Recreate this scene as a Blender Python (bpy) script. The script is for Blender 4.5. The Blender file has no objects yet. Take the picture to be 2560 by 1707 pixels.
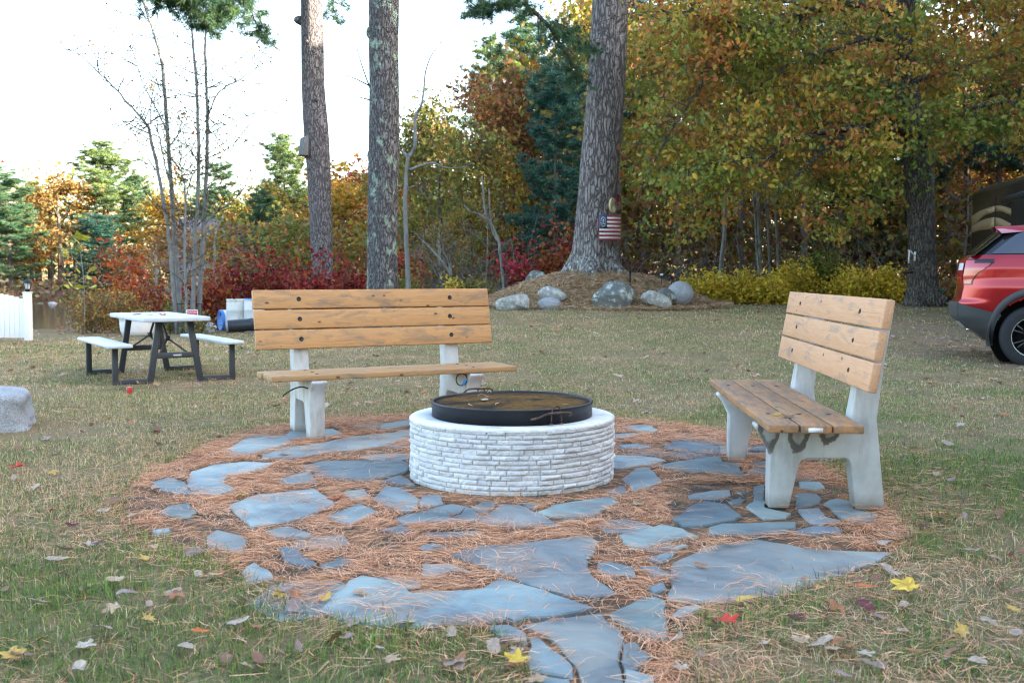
import bpy, bmesh, math, random
import numpy as np
from mathutils import Vector, Matrix, Euler
R = math.radians
rng = np.random.default_rng(7)
random.seed(7)
scene = bpy.context.scene
COL = scene.collection

# ------------------------------------------------------------------ camera helpers
CAMH = 1.17
FPX = 2560.0
PITCH = math.atan((853.5 - 686.0) / FPX)

def ray(u, v):
    dx = (u - 1280.0) / FPX
    dz = -(v - 853.5) / FPX
    return (dx, math.cos(PITCH) + dz * math.sin(PITCH), -math.sin(PITCH) + dz * math.cos(PITCH))

def gp(u, v, z=0.0):
    d = ray(u, v)
    t = (z - CAMH) / d[2]
    return Vector((d[0] * t, d[1] * t, z))

def at(u, v, Y):
    d = ray(u, v)
    t = Y / d[1]
    return Vector((d[0] * t, Y, CAMH + d[2] * t))

def sstep(a, b, x):
    t = np.clip((np.asarray(x, dtype=float) - a) / (b - a), 0, 1)
    return t * t * (3 - 2 * t)

# ------------------------------------------------------------------ terrain
MOUND = (2.15, 25.9)
_ph = rng.uniform(0, 6.28, (6, 2))
_dir = rng.uniform(-1, 1, (6, 2))

def Hnp(x, y):
    x = np.asarray(x, dtype=float); y = np.asarray(y, dtype=float)
    a = x / np.maximum(y, 3.0)
    left = -0.024 * np.maximum(y - 13, 0)
    left = np.maximum(left, -0.62)
    right = 0.42 * sstep(10, 27, y) + 0.012 * np.maximum(y - 27, 0)
    w = sstep(-0.24, 0.0, a)
    h = left * (1 - w) + right * w
    # pond
    pond = sstep(29.0, 34.5, y) * (1 - sstep(70, 76, y)) * (1 - sstep(-0.34, -0.27, a))
    h = h * (1 - pond) + (-1.9) * pond
    far = sstep(70, 78, y) * (1 - sstep(-0.34, -0.1, a))
    h = h * (1 - far) + (0.1 + 0.035 * np.maximum(y - 76, 0)) * far
    # mound below the big pine
    dx = (x - MOUND[0]) / 3.0; dy = (y - MOUND[1]) / 2.9
    r2 = dx * dx + dy * dy
    h = h + 0.80 * np.clip(1 - r2, 0, 1) ** 1.15
    # small undulation away from the patio
    far2 = sstep(3.0, 6.0, np.hypot(x, y - 6.0))
    for k in range(6):
        f = 0.5 + 0.5 * k
        h = h + far2 * 0.018 / (1 + 0.6 * k) * np.sin(f * (x * _dir[k, 0] * 2 + y * _dir[k, 1] * 2) + _ph[k, 0])
    return h

def H(x, y):
    return float(Hnp(x, y))

# ------------------------------------------------------------------ mesh helpers
def mesh_np(name, verts, faces, cols=None, smooth=False, uv=None):
    """verts (N,3); faces: list of (F,k) int arrays; cols (N,3) per-vertex colour"""
    if not isinstance(faces, (list, tuple)):
        faces = [faces]
    faces = [np.asarray(f, dtype=np.int32) for f in faces if len(f)]
    verts = np.asarray(verts, dtype=np.float32)
    me = bpy.data.meshes.new(name)
    me.vertices.add(len(verts))
    me.vertices.foreach_set('co', verts.ravel())
    nl = sum(f.size for f in faces)
    nf = sum(len(f) for f in faces)
    me.loops.add(nl)
    me.loops.foreach_set('vertex_index', np.concatenate([f.ravel() for f in faces]))
    me.polygons.add(nf)
    starts, tot, s = [], [], 0
    for f in faces:
        k = f.shape[1]
        starts.append(s + np.arange(len(f), dtype=np.int32) * k)
        tot.append(np.full(len(f), k, np.int32))
        s += f.size
    me.polygons.foreach_set('loop_start', np.concatenate(starts))
    try:
        me.polygons.foreach_set('loop_total', np.concatenate(tot))
    except Exception:
        pass
    if smooth:
        me.polygons.foreach_set('use_smooth', np.ones(nf, dtype=bool))
    if cols is not None:
        ca = me.color_attributes.new('Col', 'FLOAT_COLOR', 'POINT')
        c4 = np.ones((len(verts), 4), np.float32)
        c4[:, :3] = cols
        ca.data.foreach_set('color', c4.ravel())
    me.update(calc_edges=True)
    return me

class MB:
    """collects pieces and makes ONE mesh"""
    def __init__(self):
        self.v = []; self.f = {}; self.c = []; self.n = 0
    def add(self, verts, faces, col=None):
        verts = np.asarray(verts, dtype=float).reshape(-1, 3)
        for f in faces:
            f = np.asarray(f, dtype=np.int64)
            if f.ndim == 1:
                f = f[None, :]
            self.f.setdefault(f.shape[1], []).append(f + self.n)
        self.v.append(verts)
        if col is None:
            col = (1, 1, 1)
        c = np.asarray(col, dtype=float)
        if c.ndim == 1:
            c = np.tile(c, (len(verts), 1))
        self.c.append(c)
        self.n += len(verts)
        return self
    def box(self, c, s, rot=None, col=None):
        hx, hy, hz = s[0] / 2, s[1] / 2, s[2] / 2
        v = np.array([(x, y, z) for x in (-hx, hx) for y in (-hy, hy) for z in (-hz, hz)])
        if rot is not None:
            v = v @ np.array(rot.to_matrix() if hasattr(rot, 'to_matrix') else rot).T
        v = v + np.array(c)
        f = [(0, 1, 3, 2), (4, 6, 7, 5), (0, 4, 5, 1), (2, 3, 7, 6), (0, 2, 6, 4), (1, 5, 7, 3)]
        return self.add(v, [np.array(f)], col)
    def tube(self, pts, rad, n=8, cap=True, col=None):
        v, q, caps = tube_arr(pts, rad, n)
        fl = [q]
        if cap:
            fl.append(np.array([caps[0][::-1]])); fl.append(np.array([caps[1]]))
        return self.add(v, fl, col)
    def lathe(self, prof, n=32, c=(0, 0, 0), axis='z', col=None, a0=0):
        """prof list of (r,z)"""
        m = len(prof)
        a = np.arange(n) / n * 2 * math.pi + a0
        v = np.zeros((m, n, 3))
        for i, (r, z) in enumerate(prof):
            v[i, :, 0] = r * np.cos(a); v[i, :, 1] = r * np.sin(a); v[i, :, 2] = z
        if axis == 'x':
            v = v[..., [2, 0, 1]]
        elif axis == 'y':
            v = v[..., [1, 2, 0]]
        v = v.reshape(-1, 3) + np.array(c)
        i, j = np.meshgrid(np.arange(m - 1), np.arange(n), indexing='ij')
        j2 = (j + 1) % n
        q = np.stack([i * n + j, i * n + j2, (i + 1) * n + j2, (i + 1) * n + j], -1).reshape(-1, 4)
        return self.add(v, [q], col)
    def prism(self, poly, z0, z1, mat=None, col=None):
        """poly 2D in local xy, extruded in z; mat 4x4 or None"""
        n = len(poly)
        v = np.array([(p[0], p[1], z0) for p in poly] + [(p[0], p[1], z1) for p in poly], dtype=float)
        if mat is not None:
            m = np.array(mat)
            v = v @ m[:3, :3].T + m[:3, 3]
        fl = [np.array([[i, (i + 1) % n, n + (i + 1) % n, n + i] for i in range(n)]),
              np.array([list(range(n))[::-1]]), np.array([[n + i for i in range(n)]])]
        return self.add(v, fl, col)
    def data(self, name, smooth=False, cols=False):
        v = np.concatenate(self.v)
        f = [np.concatenate(x) for x in self.f.values()]
        return mesh_np(name, v, f, np.concatenate(self.c) if cols else None, smooth)
    def build(self, name, m, parent=None, smooth=False, cols=False, bevel=0, seg=2, loc=None, angle=35):
        return obj(name, self.data(name, smooth, cols), m, parent, bevel=bevel, seg=seg, loc=loc, angle=angle)

def tube_arr(pts, rad, n=8):
    pts = np.asarray(pts, dtype=float)
    m = len(pts)
    rad = np.broadcast_to(np.asarray(rad, dtype=float), (m,))
    t = np.gradient(pts, axis=0)
    t /= np.linalg.norm(t, axis=1)[:, None] + 1e-12
    ref = np.array([0, 0, 1.0]) if abs(t[0, 2]) < 0.9 else np.array([1.0, 0, 0])
    u = np.cross(t[0], ref); u /= np.linalg.norm(u)
    V = np.zeros((m, n, 3))
    a = np.arange(n) / n * 2 * math.pi
    for i in range(m):
        u = u - t[i] * np.dot(u, t[i])
        u /= np.linalg.norm(u) + 1e-12
        w = np.cross(t[i], u)
        V[i] = pts[i] + rad[i] * (np.cos(a)[:, None] * u + np.sin(a)[:, None] * w)
    i, j = np.meshgrid(np.arange(m - 1), np.arange(n), indexing='ij')
    j2 = (j + 1) % n
    q = np.stack([i * n + j, i * n + j2, (i + 1) * n + j2, (i + 1) * n + j], -1).reshape(-1, 4)
    return V.reshape(-1, 3), q, (np.arange(n), (m - 1) * n + np.arange(n))

def spline(pts, k=4):
    """Catmull-Rom resample"""
    p = np.asarray(pts, dtype=float)
    if len(p) < 3:
        s = np.linspace(0, 1, k + 1)[:, None]
        return p[0] * (1 - s) + p[-1] * s
    P = np.vstack([2 * p[0] - p[1], p, 2 * p[-1] - p[-2]])
    out = []
    for i in range(1, len(P) - 2):
        for s in np.arange(k) / k:
            a, b, c, d = P[i - 1], P[i], P[i + 1], P[i + 2]
            out.append(0.5 * (2 * b + (c - a) * s + (2 * a - 5 * b + 4 * c - d) * s ** 2 + (3 * b - a - 3 * c + d) * s ** 3))
    out.append(p[-1])
    return np.array(out)

def obj(name, me, m=None, parent=None, bevel=0, seg=2, loc=None, angle=35):
    o = bpy.data.objects.new(name, me)
    COL.objects.link(o)
    if m is not None and me is not None and not me.materials:
        me.materials.append(m)
    if parent is not None:
        o.parent = parent
    if loc is not None:
        o.location = loc
    if bevel:
        b = o.modifiers.new('bevel', 'BEVEL')
        b.width = bevel; b.segments = seg; b.limit_method = 'ANGLE'; b.angle_limit = R(angle)
        b.harden_normals = False
    return o

def empty(name, loc=(0, 0, 0), rz=0):
    o = bpy.data.objects.new(name, None)
    o.empty_display_size = 0.1
    COL.objects.link(o)
    o.location = loc
    o.rotation_euler = (0, 0, rz)
    return o

def tag(o, label=None, cat=None, group=None, kind=None):
    if label: o['label'] = label
    if cat: o['category'] = cat
    if group: o['group'] = group
    if kind: o['kind'] = kind
    return o

def thing(name, label, cat, loc=(0, 0, 0), rz=0, group=None):
    return tag(empty(name, loc, rz), label, cat, group)

def copy_tree(o, parent=None):
    c = o.copy()
    COL.objects.link(c)
    if parent is not None:
        c.parent = parent
    for ch in list(o.children):
        copy_tree(ch, c)
    return c

# ------------------------------------------------------------------ scatter of small templates
def rand_rot(n, rg, tilt=None):
    """random rotation matrices (n,3,3); tilt limits the angle of the local z from world z"""
    a = rg.uniform(0, 2 * math.pi, n)
    if tilt is None:
        cz = rg.uniform(-1, 1, n)
    else:
        cz = np.cos(rg.uniform(0, 1, n) ** 0.7 * tilt)
    sz = np.sqrt(1 - cz * cz)
    b = rg.uniform(0, 2 * math.pi, n)
    n3 = np.stack([sz * np.cos(b), sz * np.sin(b), cz], -1)
    ref = np.where(np.abs(n3[:, 2:3]) < 0.9, np.array([[0, 0, 1.0]]), np.array([[1.0, 0, 0]]))
    u = np.cross(ref, n3); u /= np.linalg.norm(u, axis=1)[:, None]
    w = np.cross(n3, u)
    ca, sa = np.cos(a)[:, None], np.sin(a)[:, None]
    x = u * ca + w * sa
    y = -u * sa + w * ca
    return np.stack([x, y, n3], -1)

def scatter(tv, tfs, pos, rot, scl, cols):
    """template verts tv (k,3), template face arrays; returns verts, faces, cols"""
    tv = np.asarray(tv, dtype=float)
    n, k = len(pos), len(tv)
    scl = np.broadcast_to(np.asarray(scl, dtype=float), (n,))
    v = np.einsum('nij,kj->nki', rot, tv) * scl[:, None, None] + pos[:, None, :]
    off = (np.arange(n) * k)[:, None, None]
    fs = [(np.asarray(f)[None] + off).reshape(-1, np.asarray(f).shape[1]) for f in tfs]
    c = np.repeat(np.asarray(cols, dtype=float), k, axis=0)
    return v.reshape(-1, 3), fs, c

def join(parts):
    """parts list of (verts, [faces], cols)"""
    vs, cs, fd, n = [], [], {}, 0
    for v, fl, c in parts:
        for f in fl:
            f = np.asarray(f)
            fd.setdefault(f.shape[1], []).append(f + n)
        vs.append(v); cs.append(c); n += len(v)
    return np.concatenate(vs), [np.concatenate(x) for x in fd.values()], np.concatenate(cs)

def vnoise(x, y, sc, seed=0):
    """smooth 2-D value noise 0..1"""
    rg = np.random.default_rng(seed)
    g = rg.uniform(0, 1, (64, 64))
    x = np.asarray(x) * sc; y = np.asarray(y) * sc
    xi = np.floor(x).astype(int); yi = np.floor(y).astype(int)
    fx = x - xi; fy = y - yi
    fx = fx * fx * (3 - 2 * fx); fy = fy * fy * (3 - 2 * fy)
    a = g[xi % 64, yi % 64]; b = g[(xi + 1) % 64, yi % 64]
    c = g[xi % 64, (yi + 1) % 64]; d = g[(xi + 1) % 64, (yi + 1) % 64]
    return (a * (1 - fx) + b * fx) * (1 - fy) + (c * (1 - fx) + d * fx) * fy

def in_poly(px, py, poly):
    inside = np.zeros(len(px), bool)
    n = len(poly)
    j = n - 1
    for i in range(n):
        xi, yi = poly[i][0], poly[i][1]; xj, yj = poly[j][0], poly[j][1]
        c = ((yi > py) != (yj > py)) & (px < (xj - xi) * (py - yi) / (yj - yi + 1e-12) + xi)
        inside ^= c
        j = i
    return inside

# ------------------------------------------------------------------ materials
class NT:
    def __init__(self, name):
        self.m = bpy.data.materials.new(name)
        self.m.use_nodes = True
        self.t = self.m.node_tree
        self.b = self.t.nodes['Principled BSDF']
        self.out = self.t.nodes['Material Output']
    def n(self, typ, **kw):
        x = self.t.nodes.new(typ)
        for k, v in kw.items():
            if k.startswith('i_'):
                key = k[2:].replace('_', ' ')
                x.inputs[key].default_value = v
            else:
                setattr(x, k, v)
        return x
    def l(self, a, b):
        self.t.links.new(a, b)
    def co(self, scale=(1, 1, 1), kind='Object', rot=(0, 0, 0)):
        tc = self.n('ShaderNodeTexCoord'); mp = self.n('ShaderNodeMapping')
        mp.inputs['Scale'].default_value = scale
        mp.inputs['Rotation'].default_value = rot
        self.l(tc.outputs[kind], mp.inputs['Vector'])
        return mp.outputs['Vector']
    def noise(self, vec, scale, detail=4, rough=0.55, dist=0.0):
        x = self.n('ShaderNodeTexNoise')
        x.inputs['Scale'].default_value = scale; x.inputs['Detail'].default_value = detail
        x.inputs['Roughness'].default_value = rough; x.inputs['Distortion'].default_value = dist
        self.l(vec, x.inputs['Vector'])
        return x.outputs['Fac']
    def ramp(self, fac, stops, interp='LINEAR'):
        r = self.n('ShaderNodeValToRGB')
        cr = r.color_ramp
        cr.interpolation = interp
        while len(cr.elements) < len(stops):
            cr.elements.new(0.5)
        for e, (p, c) in zip(cr.elements, stops):
            e.position = p
            e.color = tuple(c) + (1,) if len(c) == 3 else c
        self.l(fac, r.inputs['Fac'])
        return r.outputs['Color']
    def mask(self, fac, a, b):
        return self.ramp(fac, [(a, (0, 0, 0)), (b, (1, 1, 1))])
    def mix(self, fac, a, b, mode='MIX'):
        x = self.n('ShaderNodeMix', data_type='RGBA', blend_type=mode)
        for s, v in ((0, fac), (6, a), (7, b)):
            if hasattr(v, 'links'):
                self.l(v, x.inputs[s])
            elif s == 0:
                x.inputs[s].default_value = v
            else:
                x.inputs[s].default_value = tuple(v) + (1,) if len(v) == 3 else v
        return x.outputs[2]
    def math(self, op, a, b=None):
        x = self.n('ShaderNodeMath', operation=op)
        for s, v in ((0, a), (1, b)):
            if v is None: continue
            if hasattr(v, 'links'): self.l(v, x.inputs[s])
            else: x.inputs[s].default_value = v
        return x.outputs[0]
    def color(self, c):
        if hasattr(c, 'links'): self.l(c, self.b.inputs['Base Color'])
        else: self.b.inputs['Base Color'].default_value = tuple(c) + (1,)
        return self
    def rough(self, r, spec=0.5, metal=0.0):
        if hasattr(r, 'links'): self.l(r, self.b.inputs['Roughness'])
        else: self.b.inputs['Roughness'].default_value = r
        self.b.inputs['Specular IOR Level'].default_value = spec
        self.b.inputs['Metallic'].default_value = metal
        return self
    def bump(self, h, strength=0.5, dist=0.01):
        x = self.n('ShaderNodeBump')
        x.inputs['Strength'].default_value = strength; x.inputs['Distance'].default_value = dist
        self.l(h, x.inputs['Height'])
        self.l(x.outputs['Normal'], self.b.inputs['Normal'])
        return self

def simple(name, c, rough=0.6, var=0.15, scale=8, bump=0.2, bdist=0.003, spec=0.4, metal=0.0, stretch=(1, 1, 1)):
    k = NT(name)
    f = k.noise(k.co(stretch), scale, 5, 0.6)
    lo = tuple(max(0, x * (1 - var)) for x in c); hi = tuple(min(1, x * (1 + var)) for x in c)
    k.color(k.ramp(f, [(0.3, lo), (0.7, hi)])).rough(rough, spec, metal)
    if bump: k.bump(f, bump, bdist)
    return k.m

def leaf_mat(name, trans=0.35, rough=0.6, gain=1.0, spec=0.25):
    k = NT(name)
    at_ = k.n('ShaderNodeAttribute', attribute_name='Col')
    k.l(at_.outputs['Color'], k.b.inputs['Base Color'])
    k.rough(rough, spec)
    tr = k.n('ShaderNodeBsdfTranslucent')
    k.l(at_.outputs['Color'], tr.inputs['Color'])
    ms = k.n('ShaderNodeMixShader')
    ms.inputs[0].default_value = trans
    k.l(k.b.outputs[0], ms.inputs[1]); k.l(tr.outputs[0], ms.inputs[2])
    k.l(ms.outputs[0], k.out.inputs['Surface'])
    return k.m

def attr_mat(name, rough=0.8, spec=0.2, bump=0, bscale=40):
    k = NT(name)
    at_ = k.n('ShaderNodeAttribute', attribute_name='Col')
    k.l(at_.outputs['Color'], k.b.inputs['Base Color'])
    k.rough(rough, spec)
    if bump:
        k.bump(k.noise(k.co(), bscale, 4), bump, 0.004)
    return k.m

def bark(name, c1, c2, scale=9, lichen=None, lich=(0.62, 0.72), strength=1.0, dist=0.03, lscale=6, basez=None):
    k = NT(name)
    v = k.co((1, 1, 0.16))
    vo = k.n('ShaderNodeTexVoronoi', feature='DISTANCE_TO_EDGE')
    vo.inputs['Scale'].default_value = scale
    wob = k.noise(k.co((1, 1, 0.5)), 5, 3)
    vm = k.n('ShaderNodeVectorMath', operation='MULTIPLY_ADD')
    cmb = k.n('ShaderNodeCombineXYZ')
    k.l(wob, cmb.inputs[0]); k.l(wob, cmb.inputs[1])
    k.l(cmb.outputs[0], vm.inputs[0]); vm.inputs[1].default_value = (0.25, 0.25, 0); k.l(v, vm.inputs[2])
    k.l(vm.outputs[0], vo.inputs['Vector'])
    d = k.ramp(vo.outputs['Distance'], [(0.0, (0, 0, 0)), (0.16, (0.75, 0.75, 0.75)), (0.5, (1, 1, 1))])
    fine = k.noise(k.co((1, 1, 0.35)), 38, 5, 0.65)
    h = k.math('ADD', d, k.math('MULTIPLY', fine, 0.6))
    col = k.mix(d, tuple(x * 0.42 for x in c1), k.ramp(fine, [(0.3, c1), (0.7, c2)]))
    if lichen is not None:
        f = k.noise(k.co((1, 1, 0.7)), lscale, 6, 0.7)
        msk = k.mask(f, lich[0], lich[1])
        if basez is not None:
            tc = k.n('ShaderNodeTexCoord'); sp = k.n('ShaderNodeSeparateXYZ')
            k.l(tc.outputs['Object'], sp.inputs[0])
            mr = k.n('ShaderNodeMapRange')
            mr.inputs['From Min'].default_value = basez[0]; mr.inputs['From Max'].default_value = basez[1]
            mr.inputs['To Min'].default_value = 1; mr.inputs['To Max'].default_value = 0
            k.l(sp.outputs['Z'], mr.inputs['Value'])
            msk = k.math('MULTIPLY', msk, mr.outputs[0])
        col = k.mix(msk, col, lichen)
    k.color(col).rough(0.9, 0.15).bump(h, strength, dist)
    return k.m
# ================================================================== world, light, camera
SUN_EL, SUN_AZ = R(17), R(101)      # azimuth measured clockwise from +Y (view direction)
w = bpy.data.worlds.new('World'); scene.world = w
w.use_nodes = True
wt = w.node_tree
sky = wt.nodes.new('ShaderNodeTexSky')
sky.sky_type = 'NISHITA'; sky.sun_disc = False
sky.sun_elevation = SUN_EL; sky.sun_rotation = SUN_AZ
sky.air_density = 1.0; sky.dust_density = 2.8; sky.ozone_density = 0.5
bg = wt.nodes['Background']; bg.inputs['Strength'].default_value = 0.15
wt.links.new(sky.outputs[0], bg.inputs['Color'])
sd = bpy.data.lights.new('sun', 'SUN'); sd.energy = 4.5; sd.angle = R(0.5); sd.color = (1.0, 0.85, 0.66)
so = bpy.data.objects.new('sun', sd); COL.objects.link(so)
sdir = Vector((math.sin(SUN_AZ) * math.cos(SUN_EL), math.cos(SUN_AZ) * math.cos(SUN_EL), math.sin(SUN_EL)))
so.rotation_euler = sdir.to_track_quat('Z', 'Y').to_euler()
so.location = (60, -10, 30)

cd = bpy.data.cameras.new('camera'); cam = bpy.data.objects.new('camera', cd); COL.objects.link(cam)
cd.sensor_width = 36; cd.lens = 36; cd.clip_start = 0.05; cd.clip_end = 800
cam.location = (0, 0, CAMH); cam.rotation_euler = (math.pi / 2 - PITCH, 0, 0)
cd.dof.use_dof = True; cd.dof.focus_distance = 6.3; cd.dof.aperture_fstop = 5.0
scene.camera = cam
scene.view_settings.view_transform = 'Standard'; scene.view_settings.look = 'None'
scene.view_settings.gamma = 1; scene.view_settings.exposure = 3.0
scene.render.engine = 'CYCLES'
cy = scene.cycles
cy.use_denoising = True
cy.use_adaptive_sampling = False; cy.light_sampling_threshold = 0.0; cy.filter_width = 1.2
try:
    cy.denoiser = 'OPENIMAGEDENOISE'; cy.denoising_input_passes = 'RGB_ALBEDO_NORMAL'; cy.denoising_prefilter = 'ACCURATE'
except Exception: pass
cy.max_bounces = 6; cy.diffuse_bounces = 3; cy.glossy_bounces = 3; cy.transmission_bounces = 4; cy.transparent_max_bounces = 8
cy.caustics_reflective = False; cy.caustics_refractive = False
cy.sample_clamp_indirect = 6

# ================================================================== ground
def warp(n, a, b, p):
    t = np.linspace(-1, 1, n)
    s = np.sign(t) * np.abs(t) ** p
    return np.where(s < 0, -s * a, s * b)
gx = warp(281, -150, 150, 2.6)
gy = np.concatenate([np.linspace(-60, 0, 25)[:-1], 0 + 250 * np.linspace(0, 1, 260) ** 2.3])
GX, GY = np.meshgrid(gx, gy, indexing='ij')
GZ = Hnp(GX, GY)
nx_, ny_ = GX.shape
ii, jj = np.meshgrid(np.arange(nx_ - 1), np.arange(ny_ - 1), indexing='ij')
gq = np.stack([ii * ny_ + jj, (ii + 1) * ny_ + jj, (ii + 1) * ny_ + jj + 1, ii * ny_ + jj + 1], -1).reshape(-1, 4)
# per-vertex ground cover: lawn / litter of the woods / pale field across the pond / gravel
gc = np.zeros((nx_ * ny_, 3))
X_, Y_ = GX.ravel(), GY.ravel()
woods_m = np.maximum(sstep(26.5, 29, Y_) * sstep(-0.02, 0.06, X_ / np.maximum(Y_, 3)), sstep(24, 27, Y_) * (1 - sstep(-0.02, 0.06, X_ / np.maximum(Y_, 3))))
field_m = sstep(72, 76, Y_) * (1 - sstep(-0.30, -0.12, X_ / np.maximum(Y_, 3)))
gravel_m = sstep(4.8, 6.2, X_) * sstep(11.5, 12.6, Y_) * (1 - sstep(19, 23, Y_))
mound_m = np.clip(1.15 - np.hypot((X_ - MOUND[0]) / 3.0, (Y_ - MOUND[1]) / 2.9), 0, 1) * 2.5
for m_, c_ in ((np.ones_like(X_), (0.205, 0.16, 0.09)), (np.clip(mound_m, 0, 1), (0.30, 0.19, 0.11)), (woods_m, (0.20, 0.12, 0.065)), (gravel_m * 0.8, (0.20, 0.14, 0.10)), (field_m, (0.42, 0.33, 0.19))):
    gc = gc * (1 - m_[:, None]) + np.array(c_) * m_[:, None]
k = NT('ground_cover')
at_ = k.n('ShaderNodeAttribute', attribute_name='Col')
v_ = k.co()
n1 = k.noise(v_, 1.3, 6, 0.6); n2 = k.noise(v_, 26, 5, 0.7); n3 = k.noise(v_, 4.2, 4, 0.6)
c_ = k.mix(k.mask(n1, 0.42, 0.62), at_.outputs['Color'], k.mix(0.6, at_.outputs['Color'], (0.10, 0.11, 0.045)))
c_ = k.mix(k.mask(n3, 0.52, 0.72), c_, k.mix(0.7, at_.outputs['Color'], (0.25, 0.16, 0.085)))
c_ = k.mix(1.0, c_, k.ramp(n2, [(0.25, (0.45, 0.43, 0.4)), (0.5, (1, 1, 1)), (0.75, (1.5, 1.4, 1.25))]), 'MULTIPLY')
k.color(c_).rough(0.95, 0.1).bump(n2, 0.8, 0.02)
ground = obj('ground', mesh_np('ground', np.stack([GX, GY, GZ], -1).reshape(-1, 3), gq, gc, True), k.m)
tag(ground, kind='structure')

# pond
k = NT('pond_water')
k.color((0.03, 0.035, 0.035)).rough(0.03, 0.8)
k.bump(k.noise(k.co((0.8, 4.0, 1)), 2.2, 4), 0.26, 0.04)
WZ = -0.80
wm = MB(); wm.add([(-70, 28, WZ), (-6, 28, WZ), (-6, 80, WZ), (-70, 80, WZ)], [np.array([[0, 1, 2, 3]])])
tag(wm.build('water', k.m), kind='structure')

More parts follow.
